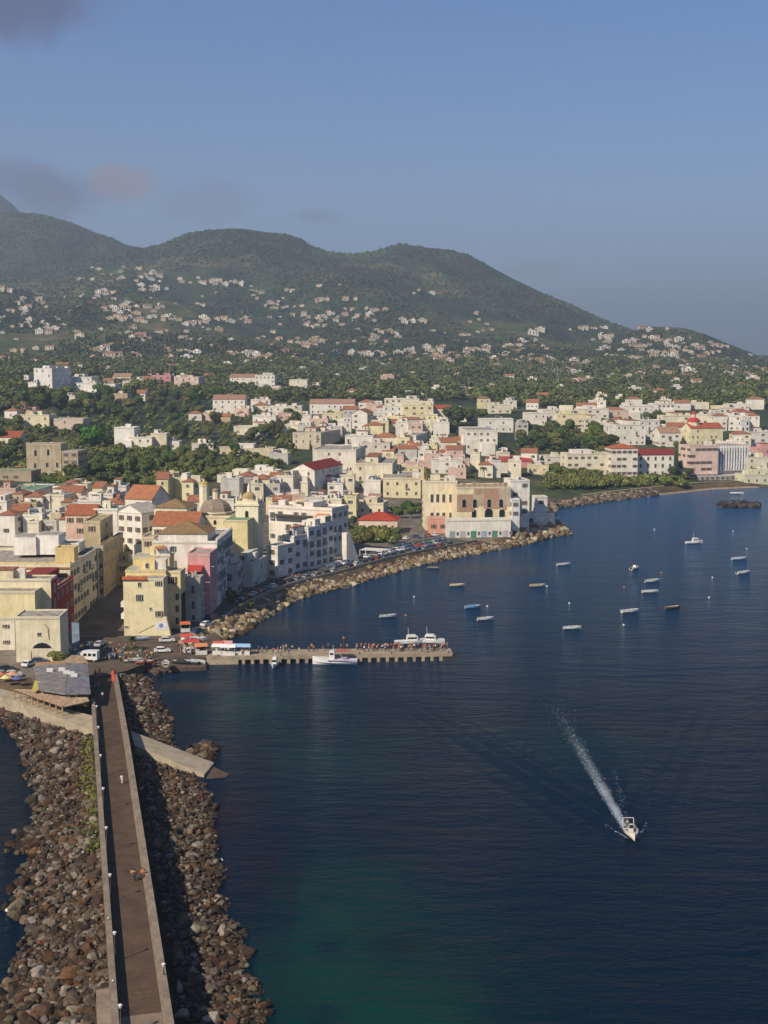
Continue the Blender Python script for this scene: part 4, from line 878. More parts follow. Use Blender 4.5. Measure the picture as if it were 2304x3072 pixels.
root, g, w, d, H = house('white sea wall terrace with an arched opening on the headland', 1565, 1664, 1545, yb=1588, rot=10, d=9, wall_c=(.80, .77, .71), near=True, win=None, bits=False, par=.9)
add_win(root, 'f', -w*.72, H-3.2, 2.4, 2.0, 'an', w, d, True)
# ---- middle distance, named
TB = [
 # xl, xr, yt, yb, rot, xs, wall, roof, roofc, label
 (872, 944, 1411, 1497, -18, 1027, W_, 'gy', REDD, 'white house with a dark red pitched roof above a shaded side street'),
 (690, 800, 1462, 1500, -10, None, (.60, .36, .36), 'gx', GREYR, 'pink house with a long grey vaulted roof'),
 (651, 760, 1428, 1460, -8, None, C_, 'flat', None, 'long low cream house behind the grey vaulted roof'),
 (752, 832, 1415, 1462, -8, None, W_, 'flat', None, 'long white house left of the dark red roof'),
 (830, 880, 1430, 1500, -14, 900, (.74, .70, .60), 'flat', None, 'cream house with arched loggia beside the dark red roof'),
 (1067, 1177, 1393, 1470, -4, 1215, (.78, .73, .56), 'flat', None, 'pale yellow palace with a row of tall balcony doors'),
 (1149, 1262, 1436, 1495, 0, 1270, (.78, .70, .45), 'flat', None, 'low yellow house left of the golden brown conifer'),
 (1219, 1272, 1402, 1440, 0, None, LY, 'flat', None, 'blank pale yellow box house above the low yellow house'),
 (1050, 1150, 1512, 1552, -10, None, (.72, .66, .50), 'flat', (.5, .46, .4), 'flat pale house behind the red roofed villa'),
 (1076, 1192, 1562, 1602, -6, None, (.76, .6, .5), 'hip', (.48, .08, .05), 'low villa with bright red roofs beside the parking area'),
 (1104, 1140, 1495, 1530, -10, None, PP, 'gx', (.40, .25, .2), 'small pinkish house with a lean-to roof behind the flat pale house'),
 (938, 1068, 1352, 1440, -6, 1112, (.72, .67, .60), 'flat', None, 'large grey beige palace with blind arches'),
 (1085, 1170, 1330, 1392, -6, None, (.66, .60, .52), 'flat', None, 'beige townhouse beside the large arched palace'),
 (1178, 1231, 1340, 1384, -12, 1290, (.78, .72, .5), 'flat', None, 'cream house with a long dark shaded side'),
 (1190, 1248, 1308, 1345, -12, 1300, W_, 'flat', None, 'white house stacked above the long shaded street side'),
 (1035, 1120, 1308, 1350, -6, None, W_, 'flat', None, 'bright white house with a blank front in the town centre'),
 (1120, 1192, 1312, 1338, -6, None, C_, 'hip', (.45, .2, .1), 'house with an orange hipped roof in the town centre'),
 (642, 819, 1347, 1372, -4, None, (.70, .62, .45), 'flat', None, 'very long low beige building behind the green hedges'),
 (807, 864, 1362, 1394, -8, None, G_, 'flat', None, 'plain grey block at the end of the long beige building'),
 (878, 963, 1300, 1350, -14, 1026, (.60, .53, .42), 'flat', None, 'stone coloured block with a grid of dark side windows'),
 (701, 802, 1281, 1310, -4, None, C_, 'flat', None, 'low cream villa in the trees left of the stone block'),
 (758, 828, 1248, 1276, -4, None, W_, 'flat', None, 'white house with a plain front above the low cream villa'),
 (853, 912, 1275, 1308, -4, None, C_, 'flat', None, 'cream house half hidden by trees above the stone block'),
 (638, 735, 1198, 1244, -2, None, W_, 'gx', (.42, .25, .2), 'white house with a pinkish roof in the middle grove'),
 (752, 811, 1200, 1240, -2, None, W_, 'flat', None, 'white villa with a sunlit end in the middle grove'),
 (804, 904, 1220, 1252, -2, None, W_, 'flat', None, 'long white villa with a row of dark openings'),
 (929, 1064, 1211, 1244, -2, None, W_, 'gx', (.45, .28, .22), 'long white house with a low pinkish roof under the woodland'),
 (952, 992, 1258, 1290, -4, None, W_, 'flat', None, 'small cube shaped white house between two trees'),
 (1056, 1102, 1240, 1290, -10, 1120, W_, 'gy', REDT, 'tall narrow white house with a reddish roof'),
 (1098, 1148, 1212, 1240, -2, None, PP, 'flat', None, 'pinkish house at the foot of the woodland'),
 (1148, 1208, 1219, 1266, -2, None, W_, 'flat', None, 'white house with green shutters under the woodland'),
 (1153, 1258, 1197, 1222, -2, None, C_, 'flat', None, 'cream house on the upper edge of the town'),
 (1208, 1300, 1216, 1265, 0, None, LY, 'flat', None, 'wide pale yellow apartment house under the woodland'),
 (1300, 1352, 1226, 1262, 0, None, C_, 'gx', (.42, .1, .07), 'cream house with a dark red roof under the woodland'),
 (1165, 1210, 1268, 1296, -2, None, W_, 'flat', None, 'white house with a blank wall left of the orange lean-to'),
 (1225, 1300, 1270, 1300, -4, None, (.76, .66, .46), 'flat', None, 'ochre tinted house in the crowded town centre'),
 (1300, 1348, 1268, 1312, -4, None, W_, 'flat', None, 'white townhouse left of the dark round trees'),
 (1396, 1492, 1292, 1368, 2, 1520, W_, 'flat', None, 'big white block with many windows left of the dark grove'),
 (1440, 1540, 1258, 1298, 2, None, (.78, .76, .72), 'flat', None, 'white apartment house on top of the big white block'),
 (1295, 1388, 1382, 1424, 0, None, W_, 'flat', None, 'white house with a red strip of roof behind the palace wing'),
 (1345, 1398, 1406, 1436, 0, None, PP, 'flat', None, 'pale house with an orange terrace behind the palace'),
 (1463, 1530, 1385, 1420, 4, None, W_, 'gx', (.42, .1, .08), 'white house with a low red roof above the headland garden'),
 (1524, 1596, 1383, 1404, 4, None, (.6, .3, .28), 'gx', (.5, .07, .08), 'low house under a crimson roof by the headland garden'),
 (1590, 1646, 1397, 1424, 4, None, (.78, .70, .48), 'flat', None, 'small cream house with two dark windows above the headland garden'),
 (1550, 1584, 1270, 1322, 4, None, G_, 'flat', None, 'grey shaded block left of the dark grove'),
 (1577, 1640, 1240, 1276, 4, None, W_, 'flat', None, 'white apartment house with balconies behind the dark grove'),
 (1625, 1680, 1230, 1272, 4, None, (.76, .72, .66), 'flat', None, 'taller pale apartment house behind the dark grove'),
 (1680, 1778, 1242, 1284, 4, None, (.78, .70, .46), 'flat', None, 'yellowish apartment house right of the taller pale one'),
 (1736, 1826, 1228, 1268, 6, None, W_, 'flat', None, 'white house with a reddish terrace on the upper town edge'),
 (1826, 1886, 1232, 1264, 6, None, PP, 'flat', None, 'pinkish white house on the upper town edge'),
 (1873, 1946, 1218, 1256, 6, None, W_, 'flat', None, 'tall white house between two round trees on the town edge'),
 (1959, 2024, 1212, 1238, 6, None, (.80, .78, .72), 'flat', None, 'bright white box house against the woodland'),
 (1990, 2088, 1248, 1280, 8, None, (.78, .74, .58), 'flat', None, 'long cream apartment house with brown shutters'),
 (1791, 1880, 1270, 1302, 8, None, W_, 'flat', None, 'low white wing of the stepped apartment row'),
 (1848, 1936, 1275, 1335, 8, 1980, W_, 'flat', None, 'white apartment row with staggered balconies'),
 (1918, 1978, 1262, 1320, 8, None, (.76, .75, .72), 'flat', None, 'white apartment tower behind the staggered balconies'),
 (1980, 2040, 1298, 1340, 8, 2066, W_, 'gx', (.45, .3, .22), 'white house with a tan roof left of the yellow church'),
 (2114, 2170, 1240, 1276, 8, None, G_, 'flat', None, 'greyish apartment house behind the yellow church'),
 (2158, 2208, 1224, 1274, 8, None, (.76, .72, .62), 'flat', None, 'beige hotel block behind the yellow church'),
 (2195, 2262, 1238, 1278, 8, None, C_, 'hip', (.4, .15, .1), 'beige hotel with a red roof hut right of the church'),
 (2247, 2330, 1296, 1345, 10, None, W_, 'flat', None, 'white flat block cut by the right edge'),
 (2272, 2330, 1345, 1400, 10, None, (.66, .36, .34), 'flat', None, 'pink house cut by the right edge'),
 (2240, 2300, 1372, 1430, 10, None, C_, 'flat', None, 'cream house with palms right of the pink hotel'),
 (2235, 2330, 1425, 1456, 10, None, (.7, .68, .5), 'flat', None, 'low beach pavilion with white umbrellas right of the hotel'),
 (1636, 1720, 1370, 1404, 10, None, (.80, .77, .68), 'flat', None, 'cream white house at the left end of the long beach row'),
 (1700, 1834, 1362, 1425, 8, None, (.80, .74, .58), 'flat', None, 'long cream guest house with two storeys of windows'),
 (2073, 2106, 1300, 1332, 10, None, C_, 'flat', None, 'small cream annex left of the yellow church'),
 (101, 158, 1106, 1192, -8, 212, (.84, .83, .81), 'flat', None, 'big white hotel tower on the wooded hill'),
 (84, 112, 1148, 1194, -8, None, (.84, .82, .78), 'flat', None, 'white side wing stepping down from the hotel tower'),
 (196, 276, 1132, 1190, -8, None, (.80, .79, .77), 'flat', None, 'middle white wing of the hilltop hotel'),
 (228, 290, 1150, 1198, -8, 300, (.82, .81, .78), 'flat', None, 'lower white wing with arches of the hilltop hotel'),
 (274, 346, 1154, 1196, -8, None, (.80, .79, .76), 'flat', None, 'stepped white terraces at the end of the hilltop hotel'),
 (188, 226, 1188, 1218, -8, None, (.78, .70, .62), 'flat', None, 'pale house below the hilltop hotel'),
 (51, 148, 1246, 1286, -6, None, (.76, .70, .50), 'flat', None, 'cream villa with small windows below the hilltop hotel'),
 (160, 250, 1258, 1292, -6, None, (.62, .52, .44), 'flat', None, 'brownish villa right of the cream villa'),
 (342, 404, 1284, 1348, -6, 420, (.84, .83, .80), 'flat', None, 'white villa block with a tall white chimney'),
 (384, 456, 1313, 1352, -6, None, (.80, .78, .66), 'flat', None, 'low cream wing with green shutters beside the white villa'),
 (452, 500, 1302, 1352, -6, None, (.74, .66, .5), 'flat', None, 'square cream wing at the end of the white villa'),
 (500, 538, 1325, 1352, -6, None, W_, 'flat', None, 'ragged white outhouse right of the white villa'),
 (575, 640, 1332, 1362, -6, None, (.66, .62, .56), 'flat', None, 'grey beige shed in the gardens'),
 (454, 513, 1127, 1162, -6, 522, (.58, .26, .28), 'flat', None, 'dusky pink hotel with dark arcades'),
 (522, 596, 1132, 1178, -6, 612, (.74, .58, .52), 'flat', None, 'pale pink hotel wing with balconies'),
 (338, 392, 1130, 1152, -6, None, C_, 'gx', (.42, .28, .2), 'cream house with a tan roof on the upper slope'),
 (392, 452, 1138, 1156, -6, None, C_, 'flat', None, 'low cream house beside the tan roofed one'),
 (689, 770, 1132, 1166, -4, None, W_, 'gx', (.42, .25, .2), 'white hotel wing with a pinkish roof on the slope'),
 (765, 824, 1126, 1176, -4, 832, W_, 'flat', None, 'tall white hotel wing on the slope'),
 (868, 922, 1140, 1178, -4, None, C_, 'flat', None, 'isolated cream house with stacked dark loggias'),
 (10, 86, 1127, 1140, -4, None, C_, 'flat', None, 'low cream row of houses on the far left slope'),
 (-40, 60, 1312, 1332, -4, None, C_, 'gx', (.42, .12, .07), 'house with an orange red roof at the left edge'),
 (-60, 94, 1416, 1446, -4, None, (.40, .33, .24), 'flat', GREENR, 'open brown loggia house below the stone ruin'),
]
for (xl, xr, yt, yb, rot, xs, wc, rf, rc, lab) in TB:
    rg = 'hilltop hotel wings' if 'hilltop hotel' in lab or 'hotel tower' in lab else None
    house(lab, xl, xr, yt, yb=yb, rot=rot, xs=xs, wall_c=wc, roof=rf, roof_c=rc, near=False, style=hr.choice(['nb', 'nn', 'nn', 'nn', 'nw']), wstep=hr.choice([3.8, 4.6, 5.4]), ww=.95, hh=1.45, balc=.12, wprob=.62)
# stone ruin
root, g, w, d, H = house('roofless stone ruin standing among the trees', 78, 185, 1332, yb=1432, rot=-6, d=10, wall_c=(.50, .44, .33), win=None, par=.2, bits=False, dirt=.8, roof_c=T_, cat='ruin', name='ruined_house')
for a, b_ in ((107, 1368), (145, 1366), (106, 1404), (142, 1402), (172, 1402)): u, z = on_front(g, -6, a, b_); add_win(root, 'f', u, z, 1.3, 2.4 if b_ > 1390 else 3.0, 'an' if b_ < 1390 else 'nn', w, d, True)
part(root, 'broken_wall_top', lambda b: [b.box(-w+k*3, -w+k*3+2.0, -.05, .4, H+.21, H+hr.uniform(.4, 1.3), wall((.5, .44, .33), dirt=.8)) for k in range(int(w/3))])
house('lower ruined stone wing with dark windows', 185, 236, 1354, yb=1440, rot=-6, xs=262, wall_c=(.48, .42, .32), par=.1, bits=False, dirt=.8, wstep=4, cat='ruin', name='ruined_house')
# villa group at left middle
root, g, w, d, H = house('grey white villa with a pale green roof and arched window', 0, 104, 1474, yb=1541, rot=-4, xs=169, wall_c=(.68, .69, .70), near=True, roof_c=GREENR, style='nb', wprob=.6)
house('white house with a big orange gable roof', 375, 455, 1499, Y=455, rot=-22, d=12, wall_c=(.80, .76, .70), roof='gx', roof_c=(.48, .21, .12), near=True, wprob=.3, rh=4.4)
house('long low house with a red flat tile roof left of the orange gable roof', 196, 282, 1545, Y=428, rot=-2, d=12, wall_c=(.70, .5, .4), roof='gx', roof_c=(.44, .16, .085), near=True)
house('white box house with a thin green roof beside the red flat tile roof', 280, 352, 1530, Y=430, rot=-4, d=9, wall_c=W_, roof_c=GREENR, near=True, wprob=.4)
house('small white studio above the thin green roof', 234, 302, 1504, Y=445, rot=-4, d=8, wall_c=W_, near=True, wprob=.3)
house('white gabled house cut by blue shade left of the brown hip roof', 352, 425, 1540, Y=425, rot=-30, d=10, wall_c=W_, roof='gy', roof_c=(.6, .58, .55), near=True)
house('cream house with a wide brown hip roof behind the orange roofs', 462, 560, 1524, Y=420, rot=-8, d=12, wall_c=C_, roof='hip', roof_c=BRT, near=True)
# beach hotels
root, g, w, d, H = house('white house with a low orange roof at the left half of the beach palace', 1834, 1912, 1345, yb=1430, rot=6, d=14, wall_c=(.80, .76, .68), roof='hip', roof_c=(.5, .16, .08), near=False, style='nb', rh=2.5, ww=1.2)
house('white beach palace with a long dark red roof', 1912, 2020, 1364, yb=1430, rot=6, xs=2032, d=14, wall_c=(.82, .80, .72), roof='gx', roof_c=(.26, .05, .045), style='nn', wprob=1, ww=1.2, hh=2.2, wstep=4.6, rh=3.4)
root, g, w, d, H = house('pink beach hotel end block with few windows', 2070, 2152, 1338, yb=1436, rot=12, d=16, wall_c=(.76, .57, .51), style='nb', wprob=.6, ww=1.6, cat='hotel', name='hotel')
root, g, w, d, H = house('hotel wing with rows of white pillars and blue balconies', 2150, 2243, 1336, yb=1426, rot=16, d=14, wall_c=(.62, .50, .50), win=None, bits=False, cat='hotel', name='hotel')
for k in range(12): part(root, 'pillar', lambda b: b.box(-w+(k+.1)*w/12, -w+(k+.5)*w/12, -1.6, -.15, 3.5, H-.2, wall((.8, .82, .86))))
for f in range(4): part(root, 'balcony_slab', lambda b: b.box(-w, 0, -1.4, -.02, 3.3+f*H*.22, 3.55+f*H*.22, wall((.7, .7, .72))))
root, g, w, d, H = house('long white flat canopy pavilion below the hotel wing', 2100, 2250, 1425, yb=1438, rot=16, d=10, wall_c=(.5, .5, .5), bits=False, par=.1, roof_c=(.62, .63, .66), trim=False)
root, g, w, d, H = house('yellow seaside church with a red tiled roof', 2073, 2168, 1284, yb=1336, rot=14, d=14, wall_c=(.80, .75, .50), roof='gx', roof_c=(.46, .13, .08), style='nn', wprob=.4, cat='church', name='church')
part(root, 'dome_drum', lambda b: b.cyl(-w*.78, 7, H, H+4.5, 4.6, 4.4, wall((.8, .7, .5)), 8)); part(root, 'red_dome', lambda b: b.dome(-w*.78, 7, H+4.5, 5.0, 3.0, tile((.55, .07, .06)), 8, 4)); part(root, 'dome_lantern', lambda b: b.cyl(-w*.78, 7, H+7.2, H+10, 1.6, 1.5, wall((.8, .6, .5)), 8).dome(-w*.78, 7, H+10, 1.9, 1.8, tile((.55, .07, .06)), 8, 3))
root, g, w, d, H = house('slender white campanile behind the hotel wing', 2224, 2246, 1262, yb=1345, rot=14, d=4.6, wall_c=(.82, .82, .80), style='an', wprob=.8, ww=1.2, hh=2.0, bits=False, cat='bell tower', name='bell_tower')
part(root, 'belfry', lambda b: b.box(-w+.6, -.6, .6, 4.0, H, H+3, wall(W_)))
# ---- procedural infill, labelled by their place in each row
def infill(zone, cat, rects, group, cols, roofs=(None,), near=False, Hs=(5, 9), ws=(28, 50), styl=('nb', 'nn', 'ng', 'nw')):
    """rects: (x0, x1, y0, y1, n): base pixels drawn in the rect"""
    L = []
    for (x0, x1, y0, y1, n) in rects:
        for k in range(n):
            px = x0+(x1-x0)*(k+hr.uniform(.2, .8))/n; py = hr.uniform(y0, y1); wpx = hr.uniform(*ws); L.append((px, py, wpx))
    L.sort()
    made = []
    for (px, py, wpx) in L:
        x, y, z = ray(px, py)
        if np.isnan(y[0]): continue
        wc = hr.choice(cols); rf = hr.choice(roofs); H = hr.uniform(*Hs)
        yt = proj(float(x[0]), float(y[0]), float(z[0])+H)[1]
        if rf is None: kw = dict(roof='flat', roof_c=hr.choice([FLAT, FLAT, (.5, .47, .42), T_]))
        else: kw = dict(roof=hr.choice(['gx', 'hip']), roof_c=rf)
        made.append((px, house('tmp', px-wpx/2, px+wpx/2, yt, yb=py, rot=hr.uniform(-14, 8), d=hr.uniform(8, 12), wall_c=wc, near=near, group=group, style=hr.choice(styl), wstep=hr.choice([3.6, 4.4, 5.4]), wprob=.6, ww=.9, hh=1.35, cat=cat, **kw), wc, rf))
    made.sort(key=lambda a: a[0])
    nm = {W_: 'white', C_: 'cream', G_: 'grey', PP: 'pinkish', T_: 'tan', LY: 'pale yellow', Y_: 'yellow', ST_: 'stone'}
    for i, (px, (root, *_), wc, rf) in enumerate(made):
        root['label'] = f"{nm[wc]} {'flat roofed' if rf is None else 'tile roofed'} house, {ordi(i+1)} from left {zone}"
infill('in the crowded roofs behind the long orange cornice', 'house', [(-20, 250, 1585, 1640, 9), (-20, 230, 1548, 1580, 9), (0, 240, 1632, 1660, 4)], 'crowded roofs of the old town', [W_, C_, T_, PP, G_], (None, None, None, REDT), True, (9, 12), (34, 62))
infill('in the old town between street and church', 'house', [(300, 470, 1565, 1625, 7), (480, 600, 1500, 1530, 5), (560, 690, 1560, 1590, 4), (160, 380, 1520, 1560, 6)], 'old town roofs by the church', [W_, C_, PP, LY], (None, REDT), True, (9, 12), (30, 50))
infill('behind the seafront terrace', 'house', [(800, 1060, 1520, 1560, 7), (760, 1060, 1480, 1512, 8), (660, 860, 1480, 1500, 4)], 'houses behind the seafront terrace', [W_, C_, PP, LY, G_], (None, None, None, None, REDT), True, (7, 10), (34, 58))
infill('in the dense town centre', 'house', [(900, 1300, 1296, 1330, 10), (1040, 1330, 1262, 1300, 10), (860, 1080, 1262, 1292, 6), (1180, 1340, 1335, 1400, 9), (960, 1180, 1375, 1410, 6), (1060, 1280, 1420, 1440, 5), (1100, 1260, 1480, 1510, 3)], 'dense town centre houses', [W_, W_, C_, PP, LY, G_], (None,)*6+(REDT,), False, (6, 10), (34, 66))
infill('in the row above the seaside palace', 'house', [(1280, 1600, 1395, 1440, 10), (1290, 1420, 1345, 1385, 6)], 'houses above the seaside palace', [W_, C_, PP], (None, REDT, None), False, (7, 11), (28, 50))
infill('along the upper town edge below the woodland', 'house', [(1060, 2290, 1222, 1268, 24)], 'houses on the upper town edge', [W_, W_, W_, C_, LY], (None, None, None, (.42, .2, .12)), False, (4.5, 9.5), (30, 72))
infill('right of the dark grove among gardens', 'house', [(1760, 2080, 1290, 1330, 8), (2080, 2300, 1280, 1300, 4), (2160, 2300, 1345, 1420, 5)], 'garden houses right of the grove', [W_, C_, W_], (None, None, REDT), False, (8, 12), (34, 60))
infill('on the left slope beside the hilltop hotel', 'house', [(-20, 110, 1215, 1260, 4), (300, 640, 1140, 1170, 6), (560, 900, 1236, 1275, 7), (330, 450, 1205, 1230, 3)], 'houses on the left slope', [W_, C_, PP, T_], (None, (.42, .2, .12)), False, (5, 8), (26, 46))
infill('scattered inside the woodland belt', 'house', [(820, 1560, 1115, 1195, 14), (1560, 2290, 1145, 1212, 16), (40, 800, 1095, 1128, 9)], 'houses in the woodland belt', [W_, C_, W_, PP], (None, None, (.42, .2, .12)), False, (5, 8), (20, 40))
# ------------------------------------------------------------------ vegetation
def leafmat(name, c1, c2, ns=0.03, nd=3):
    m, nt, b = nmat(name)
    at = nt.nodes.new('ShaderNodeAttribute'); at.attribute_name = 'Col'; oi = nt.nodes.new('ShaderNodeObjectInfo')
    n1 = noise(nt, ns, nd, 0.62, 'World')
    s = nt.nodes.new('ShaderNodeMath'); s.operation = 'ADD'; nt.links.new(n1.outputs[0], s.inputs[0]); s2 = nt.nodes.new('ShaderNodeMath'); s2.operation = 'MULTIPLY_ADD'
    nt.links.new(oi.outputs['Random'], s2.inputs[0]); s2.inputs[1].default_value = 0.5; s2.inputs[2].default_value = -0.25; nt.links.new(s2.outputs[0], s.inputs[1])
    r1 = ramp(nt, s.outputs[0], [(0.3, c1), (0.7, c2)]); a = mix(nt, r1.outputs[0], at.outputs['Color'], 1.0, 'MULTIPLY')
    nt.links.new(a, b.inputs['Base Color']); b.inputs['Roughness'].default_value = 0.75; b.inputs['Specular IOR Level'].default_value = 0.2; return m
LM = {'dark': leafmat('leaves_dark', (0.034, 0.060, 0.020), (0.098, 0.118, 0.036), .02, 6), 'mid': leafmat('leaves_mid', (0.055, 0.105, 0.022), (0.150, 0.165, 0.045), .025, 6),
      'bright': leafmat('leaves_bright', (0.05, 0.14, 0.02), (0.06, 0.16, 0.022)), 'olive': leafmat('leaves_olive', (0.10, 0.10, 0.035), (0.16, 0.14, 0.05)), 'gold': leafmat('leaves_gold', (0.20, 0.12, 0.03), (0.26, 0.16, 0.05)),
      'hill': leafmat('leaves_hill', (0.020, 0.040, 0.020), (0.098, 0.108, 0.044), 0.011, 7)}
def quads(C, Nn, size, asp=1.0):
    n = len(C); t = rng.normal(size=(n, 3)); t -= (t*Nn).sum(1)[:, None]*Nn; t /= np.linalg.norm(t, axis=1)[:, None]; b = np.cross(Nn, t)
    s = size[:, None]; V = np.stack([C-t*s-b*s*asp*.8, C+t*s*1.1-b*s*asp*.6, C+t*s+b*s*asp, C-t*s*.8+b*s*asp*.9], 1).reshape(-1, 3); return V, np.arange(n*4).reshape(n, 4)
def crownpts(n, lobes, flat=0.75, shell=0.55):
    L = []
    for k in range(lobes):
        a = rng.uniform(0, 6.28); r = rng.uniform(0.15, 0.55); L.append((r*math.cos(a), r*math.sin(a), rng.uniform(-0.25, 0.45), rng.uniform(0.38, 0.62)))
    L.append((0, 0, 0.1, 0.7)); L = np.array(L)
    i = rng.integers(0, len(L), n); d = rng.normal(size=(n, 3)); d /= np.linalg.norm(d, axis=1)[:, None]; d[:, 2] = np.where(d[:, 2] < -0.3, -d[:, 2], d[:, 2])
    rad = L[i, 3]*rng.uniform(shell, 1.0, n)**0.5; C = L[i, :3]+d*rad[:, None]; C[:, 2] *= flat; Nn = d+rng.normal(size=(n, 3))*0.45; Nn /= np.linalg.norm(Nn, axis=1)[:, None]; return C, Nn
def crown_mesh(n, size, lobes, kind, flat=0.75):
    C, Nn = crownpts(n, lobes, flat); V, Fq = quads(C, Nn, size*rng.uniform(.6, 1.3, n)); g = rng.uniform(.65, 1.35, n); col = np.stack([g*rng.uniform(.85, 1.2, n), g, g*rng.uniform(.8, 1.1, n)], 1)
    v, f = ico(3); vv = v*0.62*np.array([1, 1, flat])*(1+0.25*fbm(v[:, 0]*3+9, v[:, 1]*3+v[:, 2]*2, 2, 8))[:, None]
    return mesh_np('crown', np.vstack([V, vv]), [Fq, f+len(V)], LM[kind], np.vstack([col, np.full((len(f), 3), .7)]))
CM = {k: [crown_mesh(1300, 0.075, rng.integers(4, 8), k, fl) for fl in (0.7, 0.85, 1.0, 0.6)] for k in ('dark', 'mid', 'olive')}
CM['bright'] = [crown_mesh(2600, 0.055, 9, 'bright', .9)]
bark = plain((.12, .09, .065), .9, .1, .3, 3, name='bark')
tb = MB(); tb.tube((0, 0, -1.0), (.05, .02, .55), .10, bark, 7, .06)
for k in range(4):
    a = k*1.7; tb.tube((.04, .02, .45), (.35*math.cos(a), .35*math.sin(a), .95), .05, bark, 5, .02)
TRM = tb.mesh('trunk')
TREES = []
def tree(x, y, z, r, kind, label, group, hgt=None, name='tree', cat='tree'):
    root = empty(name, (x, y, z), rr.uniform(0, 6.28), label, cat, group); hgt = hgt or r*0.9
    t = link('trunk', TRM, root); t.scale = (r*.55, r*.55, hgt)
    c = link('crown', CM[kind][rr.randrange(len(CM[kind]))], root); c.location = (0, 0, hgt*0.9+r*.25); c.scale = (r, r*rr.uniform(.85, 1.1), r*rr.uniform(.85, 1.15)); return root
def grove(zone, group, x0, x1, y0, y1, n, kinds, rpx, cat='tree', pts=None):
    L = []; tries = 0
    while len(L) < n and tries < n*40:
        tries += 1; px = rr.uniform(x0, x1); py = rr.uniform(y0, y1); r_ = rr.uniform(*rpx)
        if any(abs(px-a)/(r_+c)+abs(py-b)*2.2/(r_+c) < .62 for a, b, c in L): continue
        L.append((px, py, r_))
    L.sort(); sz = sorted(l[2] for l in L)
    for i, (px, py, r_) in enumerate(L):
        x, y, z = ray(px, py)
        if np.isnan(y[0]): continue
        r = r_*float(y[0])/F; k = rr.choice(kinds)
        adj = {'dark': 'dark green', 'mid': 'green', 'olive': 'olive brown', 'bright': 'bright green'}[k]; big = 'big ' if r_ > sz[int(len(sz)*.75)] else ''
        tree(float(x[0]), float(y[0]), float(z[0]), r, k, f"{big}{adj} tree, {ordi(i+1)} from left {zone}", group)
tr_px = ray(275, 1352); tree(float(tr_px[0][0]), float(tr_px[1][0]), float(tr_px[2][0]), 9.5, 'bright', 'single broad bright green tree between the cream villa and white villa', None, 7)
grove('in the grove between hilltop hotel and cream villa', 'trees under the hilltop hotel', 60, 345, 1205, 1245, 22, ['dark', 'dark', 'mid'], (17, 34))
grove('on the wooded slope right of the hilltop hotel', 'trees on the wooded slope', 330, 660, 1190, 1290, 30, ['dark', 'dark', 'olive', 'mid'], (15, 30))
grove('at the far left between the villas', 'trees at the far left', -30, 100, 1270, 1420, 16, ['dark', 'mid'], (16, 28))
grove('around the stone ruin', 'trees around the ruin', 130, 340, 1300, 1345, 9, ['dark', 'mid'], (14, 24))
grove('in the orchard in front of the white villa', 'orchard trees', 270, 640, 1368, 1412, 26, ['mid', 'dark', 'mid'], (16, 27))
grove('in the dark clump right of the stone ruin', 'clump by the ruin', 200, 470, 1425, 1475, 15, ['dark', 'dark', 'mid'], (22, 40))
grove('below the ruin on the bank', 'bank trees below the ruin', 130, 240, 1450, 1510, 8, ['dark', 'mid'], (16, 28))
grove('in the long hedge before the beige building', 'long hedge trees', 480, 840, 1388, 1440, 30, ['mid', 'dark', 'mid'], (13, 22))
grove('in the gardens left of the stone block', 'garden trees mid left', 480, 900, 1292, 1372, 22, ['olive', 'mid', 'dark'], (14, 28))
grove('between the white houses of the middle slope', 'trees on the middle slope', 820, 1080, 1262, 1300, 8, ['dark', 'mid'], (14, 24))
grove('in the dark grove in the town', 'dark grove in the town', 1340, 1450, 1262, 1345, 11, ['dark'], (18, 30))
grove('in the large grove above the headland', 'large grove above the headland', 1560, 1860, 1300, 1372, 34, ['dark', 'dark', 'mid', 'olive'], (18, 34))
grove('in the headland garden', 'headland garden trees', 1640, 1770, 1408, 1440, 13, ['mid', 'dark'], (13, 20))
grove('in front of the beach palace', 'trees before the beach palace', 1770, 2020, 1442, 1460, 16, ['mid', 'dark', 'mid'], (8, 13))
grove('beside the dark red roof', 'trees by the dark red roof', 2020, 2075, 1380, 1445, 6, ['dark'], (14, 22))
grove('between church and right edge', 'trees near the right edge', 1945, 2290, 1275, 1372, 12, ['dark', 'mid'], (9, 17))
grove('beside the parking area', 'trees by the parking area', 1045, 1200, 1612, 1632, 9, ['dark', 'mid', 'olive'], (14, 24))
grove('in the garden between villa and palace', 'villa garden trees', 1176, 1262, 1535, 1556, 7, ['dark', 'mid'], (16, 26))
grove('behind the seafront terrace', 'trees behind the seafront terrace', 1000, 1070, 1560, 1600, 5, ['dark', 'mid'], (12, 20))
grove('along the road under the seafront houses', 'trees under the seafront houses', 668, 790, 1790, 1835, 9, ['dark'], (9, 15))
grove('on the upper town edge', 'trees on the upper town edge', 1700, 2050, 1262, 1280, 6, ['dark'], (14, 22))
tp = P(180, 1992, 3.0); tree(tp.x, tp.y, 3.0, 2.6, 'mid', 'low bushy green shrub against the arch house wall', None, 1.0, 'shrub', 'shrub')
